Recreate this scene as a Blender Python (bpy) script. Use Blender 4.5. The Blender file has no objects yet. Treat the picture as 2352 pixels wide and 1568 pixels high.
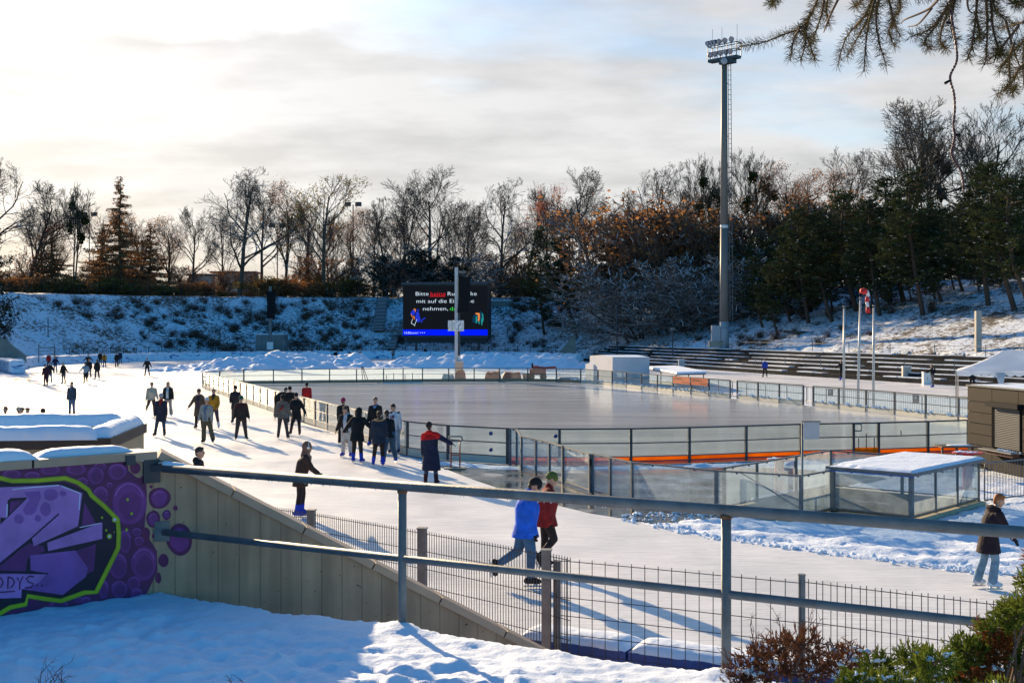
import bpy, bmesh, math, random
import numpy as np
from mathutils import Vector, Matrix, noise
from mathutils.geometry import tessellate_polygon
R = math.radians
F, H, HY, CX = 2800.0, 4.5, 760.0, 1176.0
sc = bpy.context.scene
col = sc.collection
def G(x, y, z=0.0):
    Y = F*(H-z)/(y-HY); return Vector(((x-CX)/F*Y, Y, z))
def A(x, y, Y):
    return Vector(((x-CX)/F*Y, Y, H-(y-HY)/F*Y))
SUN_AZ, SUN_EL = R(27.0), R(15.5)
SUN = Vector((-math.sin(SUN_AZ)*math.cos(SUN_EL), math.cos(SUN_AZ)*math.cos(SUN_EL), math.sin(SUN_EL)))

# ------------------------------------------------------------------ materials
_m = {}
def newmat(name):
    m = bpy.data.materials.new(name); m.use_nodes = True
    nt = m.node_tree; b = nt.nodes['Principled BSDF']
    return m, nt, b
def N(nt, t, **kw):
    n = nt.nodes.new(t)
    for k, v in kw.items():
        if k in n.inputs: n.inputs[k].default_value = v
        else: setattr(n, k, v)
    return n
def ramp(nt, src, stops):
    r = nt.nodes.new('ShaderNodeValToRGB'); e = r.color_ramp.elements
    while len(e) < len(stops): e.new(0.5)
    for i, (p, c) in enumerate(stops):
        e[i].position = p; e[i].color = (c[0], c[1], c[2], 1) if not isinstance(c, (int, float)) else (c, c, c, 1)
    nt.links.new(src, r.inputs[0]); return r
def objco(nt, scale=(1,1,1)):
    tc = nt.nodes.new('ShaderNodeTexCoord'); mp = nt.nodes.new('ShaderNodeMapping')
    mp.inputs['Scale'].default_value = scale
    nt.links.new(tc.outputs['Object'], mp.inputs['Vector']); return mp.outputs[0]
def simple(name, c, rough=0.8, var=0.18, nscale=3.0, metal=0.0, bump=0.0, bscale=30.0, spec=0.5, sheen=0.0):
    """plain surface with a little uneven colour"""
    if name in _m: return _m[name]
    m, nt, b = newmat(name)
    co = objco(nt)
    n1 = N(nt, 'ShaderNodeTexNoise', Scale=nscale, Detail=5.0, Roughness=0.6)
    nt.links.new(co, n1.inputs['Vector'])
    lo = [max(0, k*(1-var)) for k in c]; hi = [min(1, k*(1+var)) for k in c]
    r = ramp(nt, n1.outputs['Fac'], [(0.3, lo), (0.7, hi)])
    nt.links.new(r.outputs[0], b.inputs['Base Color'])
    b.inputs['Roughness'].default_value = rough; b.inputs['Metallic'].default_value = metal
    b.inputs['Specular IOR Level'].default_value = spec
    if bump:
        n2 = N(nt, 'ShaderNodeTexNoise', Scale=bscale, Detail=4.0)
        nt.links.new(co, n2.inputs['Vector'])
        bp = N(nt, 'ShaderNodeBump', Strength=bump, Distance=0.02)
        nt.links.new(n2.outputs['Fac'], bp.inputs['Height']); nt.links.new(bp.outputs[0], b.inputs['Normal'])
    _m[name] = m; return m
def cloth(c):
    k = 'cloth_%d_%d_%d' % tuple(int(v*255) for v in c)
    return simple(k, [max(v, 0.013) for v in c], 0.85, 0.28, 7.0, bump=1.0, bscale=11.0, spec=0.25)
def snowmat(name, c=(0.74,0.82,0.93), bump=0.5, bscale=6.0, dist=0.05, dirt=None, rough=0.65):
    if name in _m: return _m[name]
    m, nt, b = newmat(name)
    co = objco(nt)
    b.inputs['Roughness'].default_value = rough
    n1 = N(nt, 'ShaderNodeTexNoise', Scale=bscale, Detail=8.0, Roughness=0.65)
    nt.links.new(co, n1.inputs['Vector'])
    bp = N(nt, 'ShaderNodeBump', Strength=bump, Distance=dist)
    nt.links.new(n1.outputs['Fac'], bp.inputs['Height']); nt.links.new(bp.outputs[0], b.inputs['Normal'])
    if dirt:
        s1, s2, lo, hi, dc = dirt
        na = N(nt, 'ShaderNodeTexNoise', Scale=s1, Detail=7.0, Roughness=0.75)
        nb = N(nt, 'ShaderNodeTexNoise', Scale=s2, Detail=3.0)
        nt.links.new(co, na.inputs['Vector']); nt.links.new(co, nb.inputs['Vector'])
        mu = N(nt, 'ShaderNodeMath', operation='MULTIPLY'); nt.links.new(na.outputs['Fac'], mu.inputs[0]); nt.links.new(nb.outputs['Fac'], mu.inputs[1])
        rp = ramp(nt, mu.outputs[0], [(lo, 0.0), (hi, 1.0)])
        mx = N(nt, 'ShaderNodeMix', data_type='RGBA')
        mx.inputs[6].default_value = (*c, 1); mx.inputs[7].default_value = (*dc, 1)
        nt.links.new(rp.outputs[0], mx.inputs[0]); nt.links.new(mx.outputs[2], b.inputs['Base Color'])
    else:
        b.inputs['Base Color'].default_value = (*c, 1)
    _m[name] = m; return m
def glassmat(name='board_glass', haze=0.028, tint=(0.88,0.93,0.92)):
    if name in _m: return _m[name]
    m = bpy.data.materials.new(name); m.use_nodes = True; nt = m.node_tree; nt.nodes.clear()
    out = nt.nodes.new('ShaderNodeOutputMaterial')
    tr = nt.nodes.new('ShaderNodeBsdfTransparent'); tr.inputs[0].default_value = (*tint, 1)
    gl = nt.nodes.new('ShaderNodeBsdfGlossy'); gl.inputs['Roughness'].default_value = 0.03
    tl = nt.nodes.new('ShaderNodeBsdfTranslucent'); tl.inputs[0].default_value = (0.70,0.78,0.86,1)
    df = nt.nodes.new('ShaderNodeBsdfDiffuse'); df.inputs[0].default_value = (0.55,0.64,0.72,1)
    co = objco(nt, (1,1,1))
    n1 = N(nt, 'ShaderNodeTexNoise', Scale=2.2, Detail=8.0, Roughness=0.7); nt.links.new(co, n1.inputs['Vector'])
    r1 = ramp(nt, n1.outputs['Fac'], [(0.3, haze*0.5), (0.75, min(1, haze*1.9))])
    dirtm = nt.nodes.new('ShaderNodeMixShader'); dirtm.inputs[0].default_value = 0.45
    nt.links.new(tl.outputs[0], dirtm.inputs[1]); nt.links.new(df.outputs[0], dirtm.inputs[2])
    a = nt.nodes.new('ShaderNodeMixShader'); nt.links.new(r1.outputs[0], a.inputs[0])
    nt.links.new(tr.outputs[0], a.inputs[1]); nt.links.new(dirtm.outputs[0], a.inputs[2])
    fr0 = nt.nodes.new('ShaderNodeFresnel'); fr0.inputs[0].default_value = 1.45; fr = nt.nodes.new('ShaderNodeMath'); fr.operation = 'MULTIPLY'; fr.inputs[1].default_value = 0.22; nt.links.new(fr0.outputs[0], fr.inputs[0])
    bmix = nt.nodes.new('ShaderNodeMixShader'); nt.links.new(fr.outputs[0], bmix.inputs[0])
    nt.links.new(a.outputs[0], bmix.inputs[1]); nt.links.new(gl.outputs[0], bmix.inputs[2])
    nt.links.new(bmix.outputs[0], out.inputs[0])
    _m[name] = m; return m
def emis(name, c, s):
    if name in _m: return _m[name]
    m, nt, b = newmat(name)
    b.inputs['Base Color'].default_value = (*[k*0.2 for k in c], 1); b.inputs['Specular IOR Level'].default_value = 0.0
    b.inputs['Emission Color'].default_value = (*c, 1); b.inputs['Emission Strength'].default_value = s
    _m[name] = m; return m

def leafmat(name, c1, c2, rough=0.8, trans=0.25):
    if name in _m: return _m[name]
    m = bpy.data.materials.new(name); m.use_nodes = True; nt = m.node_tree; nt.nodes.clear()
    out_ = nt.nodes.new('ShaderNodeOutputMaterial'); co = objco(nt)
    n1 = N(nt, 'ShaderNodeTexNoise', Scale=0.9, Detail=4.0); nt.links.new(co, n1.inputs['Vector'])
    r = ramp(nt, n1.outputs['Fac'], [(0.35, c1), (0.65, c2)])
    d = nt.nodes.new('ShaderNodeBsdfDiffuse'); t = nt.nodes.new('ShaderNodeBsdfTranslucent'); nt.links.new(r.outputs[0], d.inputs[0]); nt.links.new(r.outputs[0], t.inputs[0])
    mx_ = nt.nodes.new('ShaderNodeMixShader'); mx_.inputs[0].default_value = trans; nt.links.new(d.outputs[0], mx_.inputs[1]); nt.links.new(t.outputs[0], mx_.inputs[2]); nt.links.new(mx_.outputs[0], out_.inputs[0])
    _m[name] = m; return m

# ------------------------------------------------------------------ mesh collecting
class MB:
    def __init__(s): s.v = []; s.f = []; s.m = []; s.cur = 0
    def mat(s, i): s.cur = i; return s
    def face(s, idx): s.f.append(tuple(idx)); s.m.append(s.cur)
    def poly(s, pts):
        o = len(s.v); s.v += [tuple(p) for p in pts]; s.face(range(o, o+len(pts)))
    def box(s, c, size, rz=0.0, ax=None):
        c = Vector(c)
        if ax is None: ax = (Vector((math.cos(rz), math.sin(rz), 0)), Vector((-math.sin(rz), math.cos(rz), 0)), Vector((0,0,1)))
        o = len(s.v); hx, hy, hz = [k/2 for k in size]
        for z in (-hz, hz):
            for x, y in ((-hx,-hy),(hx,-hy),(hx,hy),(-hx,hy)):
                s.v.append(tuple(c+ax[0]*x+ax[1]*y+ax[2]*z))
        for q in ((0,3,2,1),(4,5,6,7),(0,1,5,4),(1,2,6,5),(2,3,7,6),(3,0,4,7)): s.face([o+k for k in q])
        return s
    def beam(s, p, q, w, h, up=(0,0,1)):
        p = Vector(p); q = Vector(q); d = q-p; L = d.length
        if L < 1e-6: return s
        d.normalize(); up = Vector(up)
        sd = d.cross(up)
        if sd.length < 1e-4: sd = d.cross(Vector((0,1,0)))
        sd.normalize(); u = sd.cross(d)
        return s.box((p+q)/2, (L, w, h), ax=(d, sd, u))
    def tube(s, pts, rad, n=8, cap=True):
        pts = [Vector(p) for p in pts]
        if not isinstance(rad, (list, tuple)): rad = [rad]*len(pts)
        rings = []; prev = None
        for i, p in enumerate(pts):
            d = (pts[min(i+1, len(pts)-1)]-pts[max(i-1, 0)])
            if d.length < 1e-9: d = Vector((0,0,1))
            d.normalize()
            if prev is None:
                a = d.cross(Vector((0,0,1)))
                if a.length < 0.05: a = d.cross(Vector((0,1,0)))
            else:
                a = prev - d*prev.dot(d)
                if a.length < 1e-4: a = d.orthogonal()
            a.normalize(); prev = a; b = d.cross(a)
            o = len(s.v); rings.append(o)
            for k in range(n):
                t = 2*math.pi*k/n
                s.v.append(tuple(p+(a*math.cos(t)+b*math.sin(t))*rad[i]))
        for i in range(len(rings)-1):
            o, o2 = rings[i], rings[i+1]
            for k in range(n): s.face((o+k, o+(k+1) % n, o2+(k+1) % n, o2+k))
        if cap:
            s.face([rings[0]+k for k in reversed(range(n))]); s.face([rings[-1]+k for k in range(n)])
        return s
    def ball(s, c, r, nu=10, nv=7, ax=None):
        if not isinstance(r, (list, tuple)): r = (r, r, r)
        c = Vector(c)
        if ax is None: ax = (Vector((1,0,0)), Vector((0,1,0)), Vector((0,0,1)))
        o = len(s.v)
        s.v.append(tuple(c-ax[2]*r[2]))
        for j in range(1, nv):
            ph = -math.pi/2+math.pi*j/nv
            for i in range(nu):
                t = 2*math.pi*i/nu
                s.v.append(tuple(c+ax[0]*(r[0]*math.cos(ph)*math.cos(t))+ax[1]*(r[1]*math.cos(ph)*math.sin(t))+ax[2]*(r[2]*math.sin(ph))))
        s.v.append(tuple(c+ax[2]*r[2])); top = len(s.v)-1
        for i in range(nu): s.face((o, o+1+(i+1) % nu, o+1+i))
        for j in range(nv-2):
            a = o+1+j*nu
            for i in range(nu): s.face((a+i, a+(i+1) % nu, a+nu+(i+1) % nu, a+nu+i))
        a = o+1+(nv-2)*nu
        for i in range(nu): s.face((a+i, a+(i+1) % nu, top))
        return s
    def capsule(s, p, q, r1, r2, n=10, sx=1.0, side=None):
        """sphere swept segment; sx widens it along `side`"""
        p = Vector(p); q = Vector(q); d = q-p; L = d.length
        d = d.normalized() if L > 1e-6 else Vector((0,0,1))
        a = Vector(side) if side is not None else (Vector((1,0,0)) if abs(d.x) < 0.9 else Vector((0,1,0)))
        a = a-d*a.dot(d); a.normalize(); b = d.cross(a)
        prof = []
        for k in range(5):
            t = math.pi/2*(k/4); prof.append((-r1*math.cos(t), r1*math.sin(t)))
        for k in range(5):
            t = math.pi/2*(k/4); prof.append((L+r2*math.sin(t), r2*math.cos(t)))
        rings = []
        for (t, r) in prof:
            r = max(r, 1e-4); rings.append(len(s.v))
            for k in range(n):
                u = 2*math.pi*k/n
                s.v.append(tuple(p+d*t+a*(r*sx*math.cos(u))+b*(r*math.sin(u))))
        for i in range(len(rings)-1):
            o, o2 = rings[i], rings[i+1]
            for k in range(n): s.face((o+k, o+(k+1) % n, o2+(k+1) % n, o2+k))
        s.face([rings[0]+k for k in reversed(range(n))]); s.face([rings[-1]+k for k in range(n)])
        return s
    def prism(s, poly, z0, z1):
        n = len(poly); o = len(s.v)
        for z in (z0, z1):
            for p in poly: s.v.append((p[0], p[1], z))
        s.face([o+k for k in reversed(range(n))]); s.face([o+n+k for k in range(n)])
        for k in range(n): s.face((o+k, o+(k+1) % n, o+n+(k+1) % n, o+n+k))
        return s
    def build(s, name, mats, parent=None, smooth=False, loc=None, fix=False):
        me = bpy.data.meshes.new(name)
        vs = s.v
        if loc is not None:
            l = Vector(loc); vs = [tuple(Vector(v)-l) for v in vs]
        me.from_pydata(vs, [], s.f)
        if not isinstance(mats, (list, tuple)): mats = [mats]
        for m in mats: me.materials.append(m)
        me.polygons.foreach_set('material_index', s.m)
        if smooth: me.polygons.foreach_set('use_smooth', [True]*len(s.f))
        if fix:
            bm = bmesh.new(); bm.from_mesh(me); bmesh.ops.recalc_face_normals(bm, faces=bm.faces); bm.to_mesh(me); bm.free()
        me.update()
        o = bpy.data.objects.new(name, me); col.objects.link(o)
        if parent is not None: o.parent = parent
        if loc is not None: o.location = loc
        return o
def tag(o, label=None, cat=None, group=None, kind=None):
    if label: o['label'] = label
    if cat: o['category'] = cat
    if group: o['group'] = group
    if kind: o['kind'] = kind
    return o
def empty(name, label, cat, loc=(0,0,0), group=None, rz=0.0):
    o = bpy.data.objects.new(name, None); col.objects.link(o); o.location = loc; o.rotation_euler = (0,0,rz)
    o.empty_display_size = 0.2
    return tag(o, label, cat, group)
def copy_tree(root, loc, rz=0.0, scale=(1,1,1), label=None):
    r = root.copy(); col.objects.link(r); r.location = loc; r.rotation_euler = (0,0,rz); r.scale = scale
    if label: r['label'] = label
    for ch in root.children:
        c = ch.copy(); col.objects.link(c); c.parent = r
        for g in ch.children:
            d = g.copy(); col.objects.link(d); d.parent = c
    return r
def tess(poly, holes=(), z=0.0):
    loops = [[Vector((p[0], p[1], 0)) for p in poly]]+[[Vector((p[0], p[1], 0)) for p in h] for h in holes]
    flat = [v for l in loops for v in l]
    tr = tessellate_polygon(loops)
    mb = MB(); mb.v = [(v.x, v.y, z) for v in flat]
    for t in tr:
        a, b, c = (flat[i] for i in t)
        if (b-a).cross(c-a).z < 0: t = (t[0], t[2], t[1])
        mb.face(t)
    return mb
def resample(pts, step):
    pts = [Vector(p) for p in pts]; out = [pts[0].copy()]
    d = [0]
    for i in range(1, len(pts)): d.append(d[-1]+(pts[i]-pts[i-1]).length)
    n = max(1, round(d[-1]/step))
    for k in range(1, n+1):
        t = d[-1]*k/n
        for i in range(1, len(pts)):
            if t <= d[i]+1e-6:
                u = (t-d[i-1])/max(1e-9, d[i]-d[i-1]); out.append(pts[i-1].lerp(pts[i], min(1, u))); break
    return out
def smoothpath(pts, n=6):
    """Catmull-Rom through the points"""
    P = [Vector(p) for p in pts]; out = []
    for i in range(len(P)-1):
        p0 = P[max(0, i-1)]; p1 = P[i]; p2 = P[i+1]; p3 = P[min(len(P)-1, i+2)]
        for k in range(n):
            t = k/n
            out.append(0.5*((2*p1)+(p2-p0)*t+(2*p0-5*p1+4*p2-p3)*t*t+(-p0+3*p1-3*p2+p3)*t**3))
    out.append(P[-1]); return out
def inpoly(x, y, poly):
    c = False; n = len(poly); j = n-1
    for i in range(n):
        xi, yi = poly[i][0], poly[i][1]; xj, yj = poly[j][0], poly[j][1]
        if (yi > y) != (yj > y) and x < (xj-xi)*(y-yi)/(yj-yi)+xi: c = not c
        j = i
    return c
def eval_mesh(o):
    """apply modifiers / text in a small scene of its own, so the big one is not evaluated each time"""
    ts = bpy.data.scenes.get('workbench') or bpy.data.scenes.new('workbench')
    ts.collection.objects.link(o); ts.view_layers[0].update(); dg = ts.view_layers[0].depsgraph
    me = bpy.data.meshes.new_from_object(o.evaluated_get(dg)); ts.collection.objects.unlink(o); return me
def text_mesh(name, s, size, mat, loc, rot, parent=None, extrude=0.004, align='LEFT', bold=0.0, sx=1.0):
    cu = bpy.data.curves.new(name, 'FONT'); cu.body = s; cu.size = size; cu.extrude = extrude; cu.align_x = align; cu.offset = bold
    cu.resolution_u = 3
    o = bpy.data.objects.new(name, cu); me = eval_mesh(o)
    bpy.data.objects.remove(o); bpy.data.curves.remove(cu)
    me.name = name; me.materials.clear(); me.materials.append(mat)
    o = bpy.data.objects.new(name, me); col.objects.link(o)
    o.location = loc; o.rotation_euler = rot; o.scale = (sx, 1, 1)
    if parent is not None: o.parent = parent
    return o

def voxmesh(mb_, vox, smooth_it=2):
    me = bpy.data.meshes.new('tmp'); me.from_pydata(mb_.v, [], mb_.f)
    bm = bmesh.new(); bm.from_mesh(me); bmesh.ops.recalc_face_normals(bm, faces=bm.faces); bm.to_mesh(me); bm.free()
    o = bpy.data.objects.new('tmp', me)
    md = o.modifiers.new('r', 'REMESH'); md.mode = 'VOXEL'; md.voxel_size = vox; md.use_smooth_shade = True
    if smooth_it: s_ = o.modifiers.new('s', 'SMOOTH'); s_.iterations = smooth_it; s_.factor = 0.5
    res = eval_mesh(o)
    bpy.data.objects.remove(o); bpy.data.meshes.remove(me)
    return res
# ------------------------------------------------------------------ shared materials
M_CONC = simple('concrete', (0.27,0.26,0.22), 0.9, 0.2, 1.5, bump=0.3, bscale=25)
M_STEEL = simple('galvanised_steel', (0.15,0.155,0.16), 0.6, 0.3, 6.0, metal=0.2, bump=0.1, bscale=40)
M_DKSTEEL = simple('dark_steel', (0.035,0.045,0.06), 0.45, 0.25, 6.0, metal=0.3)
M_WIRE = simple('fence_wire', (0.06,0.05,0.05), 0.5, 0.2, 6.0, metal=0.3)
M_BARK = simple('bark', (0.085,0.066,0.052), 0.95, 0.35, 4.0)
M_SNOW = snowmat('fresh_snow')
M_WHITE = simple('white_paint', (0.72,0.72,0.70), 0.5, 0.06, 2.0)
M_BLACK = simple('black_plastic', (0.010,0.011,0.014), 0.8, 0.2, 5.0, spec=0.1)
M_GLASS = glassmat()
M_FOG = glassmat('foggy_glass', 0.17, (0.84,0.90,0.94))
# ================================================================== camera, light, sky
cam = bpy.data.objects.new('camera', bpy.data.cameras.new('camera')); col.objects.link(cam); sc.camera = cam
cam.location = (0, 0, H); cam.rotation_euler = (R(90), 0, 0)
cam.data.sensor_width = 36; cam.data.lens = 36*F/2352; cam.data.shift_y = -24.0/2352
cam.data.clip_start = 0.1; cam.data.clip_end = 5000
sc.render.engine = 'CYCLES'
sc.render.resolution_x = 1024; sc.render.resolution_y = 682
sc.view_settings.view_transform = 'Standard'; sc.view_settings.look = 'None'; sc.view_settings.gamma = 1
sc.view_settings.exposure = 1.05
sc.cycles.max_bounces = 5; sc.cycles.transparent_max_bounces = 24; sc.cycles.diffuse_bounces = 3; sc.cycles.glossy_bounces = 3
sc.cycles.caustics_reflective = False; sc.cycles.caustics_refractive = False

w = bpy.data.worlds.new('World'); sc.world = w; w.use_nodes = True
nt = w.node_tree; nt.nodes.clear(); L = nt.links
out = nt.nodes.new('ShaderNodeOutputWorld'); bg = nt.nodes.new('ShaderNodeBackground')
sky = nt.nodes.new('ShaderNodeTexSky'); sky.sky_type = 'NISHITA'; sky.sun_disc = False
sky.sun_elevation = SUN_EL; sky.sun_rotation = -SUN_AZ
sky.air_density = 1.0; sky.dust_density = 0.8; sky.ozone_density = 2.5
hs = N(nt, 'ShaderNodeHueSaturation', Saturation=1.75, Value=1.15); L.new(sky.outputs[0], hs.inputs['Color'])
tc = nt.nodes.new('ShaderNodeTexCoord')
sx = nt.nodes.new('ShaderNodeSeparateXYZ'); L.new(tc.outputs['Generated'], sx.inputs[0])
def mth(op, a, b=None, c=None, clamp=False):
    n = nt.nodes.new('ShaderNodeMath'); n.operation = op; n.use_clamp = clamp
    for i, v in enumerate((a, b, c)):
        if v is None: continue
        if isinstance(v, (int, float)): n.inputs[i].default_value = v
        else: L.new(v, n.inputs[i])
    return n.outputs[0]
zz = mth('MAXIMUM', sx.outputs[2], 0.0)
den = mth('ADD', zz, 0.22)
px = mth('DIVIDE', sx.outputs[0], den); py = mth('DIVIDE', sx.outputs[1], den)
cb = nt.nodes.new('ShaderNodeCombineXYZ'); L.new(mth('MULTIPLY', px, 0.8), cb.inputs[0]); L.new(mth('MULTIPLY', py, 1.3), cb.inputs[1]); cb.inputs[2].default_value = 3.7
nz = N(nt, 'ShaderNodeTexNoise', Scale=1.25, Detail=7.0, Roughness=0.52, Distortion=0.4); L.new(cb.outputs[0], nz.inputs['Vector'])
nz2 = N(nt, 'ShaderNodeTexNoise', Scale=3.4, Detail=6.0, Roughness=0.55); L.new(cb.outputs[0], nz2.inputs['Vector'])
# angle to the sun
vd = nt.nodes.new('ShaderNodeVectorMath'); vd.operation = 'DOT_PRODUCT'; L.new(tc.outputs['Generated'], vd.inputs[0]); vd.inputs[1].default_value = SUN
sun1 = mth('MAXIMUM', vd.outputs['Value'], 0.0)
glow = mth('POWER', sun1, 14.0); glow2 = mth('POWER', sun1, 60.0)
# cover: thick on the sun's side of the sky, thin opposite
cov = mth('ADD', mth('MULTIPLY_ADD', mth('POWER', sun1, 3.0), 0.20, -0.22), mth('MULTIPLY', mth('MAXIMUM', sx.outputs[1], 0.0), 0.29))
cov = mth('ADD', cov, mth('MULTIPLY', mth('MULTIPLY', mth('MAXIMUM', mth('SUBTRACT', 0.22, zz), 0.0), mth('MAXIMUM', sx.outputs[1], 0.0)), 1.5))
dens = mth('ADD', nz.outputs['Fac'], cov)
rc = ramp(nt, dens, [(0.36, 0.0), (0.74, 1.0)])
cloudv = mth('MULTIPLY_ADD', glow, 0.9, 4.3)
cloudv = mth('ADD', cloudv, mth('MULTIPLY', glow2, 1.6))
shade = ramp(nt, nz2.outputs['Fac'], [(0.36, 0.86), (0.60, 1.12)])
cloudv = mth('MULTIPLY', cloudv, shade.outputs[0])
cc = nt.nodes.new('ShaderNodeVectorMath'); cc.operation = 'SCALE'; cc.inputs[0].default_value = (0.98, 0.955, 0.94); L.new(cloudv, cc.inputs['Scale'])
mx = nt.nodes.new('ShaderNodeMix'); mx.data_type = 'RGBA'
L.new(mth('MULTIPLY', rc.outputs[0], 0.96), mx.inputs[0]); L.new(hs.outputs[0], mx.inputs[6]); L.new(cc.outputs[0], mx.inputs[7])
L.new(mx.outputs[2], bg.inputs[0]); bg.inputs[1].default_value = 0.085
L.new(bg.outputs[0], out.inputs[0])

sl = bpy.data.lights.new('sun', 'SUN'); sl.energy = 5.0; sl.angle = R(0.6); sl.color = (1.0, 0.76, 0.47)
so = bpy.data.objects.new('sun', sl); col.objects.link(so); so.location = (-60, 100, 60)
so.rotation_euler = (-SUN).to_track_quat('-Z', 'Y').to_euler()

# ================================================================== terrain
PER = [(-30,66),(-36,74),(-62,130),(-72,160),(-68,184),(-56,200),(-40,207),(-15,209),(0,206),(8,198),
       (16.5,187),(26.5,152),(34,127.5),(44,99.5),(52.5,77.5),(63,52),(70,36),(80,0),(80,-60),(-30,-60)]
PA = np.array(PER, float)
def sdist(X, Y):
    """outside distance to PER (0 inside)"""
    X = np.asarray(X, float); Y = np.asarray(Y, float)
    d = np.full(X.shape, 1e9); ins = np.zeros(X.shape, bool)
    n = len(PA)
    for i in range(n):
        x1, y1 = PA[i]; x2, y2 = PA[(i+1) % n]
        dx, dy = x2-x1, y2-y1
        t = np.clip(((X-x1)*dx+(Y-y1)*dy)/(dx*dx+dy*dy), 0, 1)
        d = np.minimum(d, np.hypot(X-x1-t*dx, Y-y1-t*dy))
        with np.errstate(divide='ignore', invalid='ignore'):
            c = ((y1 > Y) != (y2 > Y)) & (X < (x2-x1)*(Y-y1)/(y2-y1)+x1)
        ins ^= c
    return np.where(ins, 0.0, d)
def sstep(a, b, x):
    t = np.clip((x-a)/(b-a), 0, 1); return t*t*(3-2*t)
def hgt(X, Y):
    s = sdist(X, Y)
    rt = sstep(4, 22, np.asarray(X, float))              # 1 on the right-hand bank
    front = sstep(8, 40, np.asarray(Y, float))
    up = np.minimum(s, 21.5)*0.505
    up = np.where(s > 21.5, 10.86+np.minimum(s-21.5, 60)*0.012, up)
    ur = np.minimum(s, 26)*0.33; ur = np.where(s > 26, 8.6+np.minimum(s-26, 40)*0.03, ur)
    h = up*(1-rt)+(ur+np.where(s > 0, 2.25, 0))*rt
    return h*front
def hz(x, y): return float(hgt(np.array([x]), np.array([y]))[0])
def on_bank(px, py_, y0=203.0, y1=246.0, off=0.0):
    """where the sight line through a picture point meets the bank"""
    Y = y0
    while Y < y1:
        p = A(px, py_, Y)
        if hz(p.x, p.y) >= p.z: return p+Vector((0,0,off))
        Y += 0.25
    return A(px, py_, y1)

PIT_O = Vector((6.3, 31.3, 0)); PU = Vector((0.666, 0.746, 0)); PN = Vector((0.746, -0.666, 0))
def pit(u, n, z=0.0): q = PIT_O+PU*u+PN*n; return Vector((q.x, q.y, z))
PITPOLY = [pit(-1.5, 0.0), pit(-1.5, 2.05), pit(0, 2.05), pit(0, 4.1), pit(4.1, 4.1), pit(4.1, 0)]
GX = np.unique(np.concatenate([np.array([-2500,-1200,-600,-400,-300,-240,-200,-170]), np.arange(-150, 131, 1.25), np.array([3.75, 15.0]), np.array([150,180,240,350,600,1200,2500])]))
GY = np.unique(np.concatenate([np.array([-60,-20,0]), np.arange(5, 290, 1.25), np.array([26.25, 36.25]), np.array([310,340,400,500,700,1200,2600])]))
XX, YY = np.meshgrid(GX, GY)
HH = hgt(XX, YY)
SD = sdist(XX, YY)
mb = MB()
for j in range(len(GY)):
    for i in range(len(GX)):
        x, y = XX[j, i], YY[j, i]; z = HH[j, i]
        if SD[j, i] > 0 and abs(x) < 150 and y < 290:
            z += 0.28*noise.noise(Vector((x*0.35, y*0.35, 0)))+0.16*noise.noise(Vector((x*0.9, y*0.9, 3)))
        mb.v.append((x, y, z-0.03))
nx = len(GX)
for j in range(len(GY)-1):
    for i in range(nx-1):
        if 3.7 < GX[i] < 14.9 and 26.2 < GY[j] < 36.2: continue
        mb.face((j*nx+i, j*nx+i+1, (j+1)*nx+i+1, (j+1)*nx+i))
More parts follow.
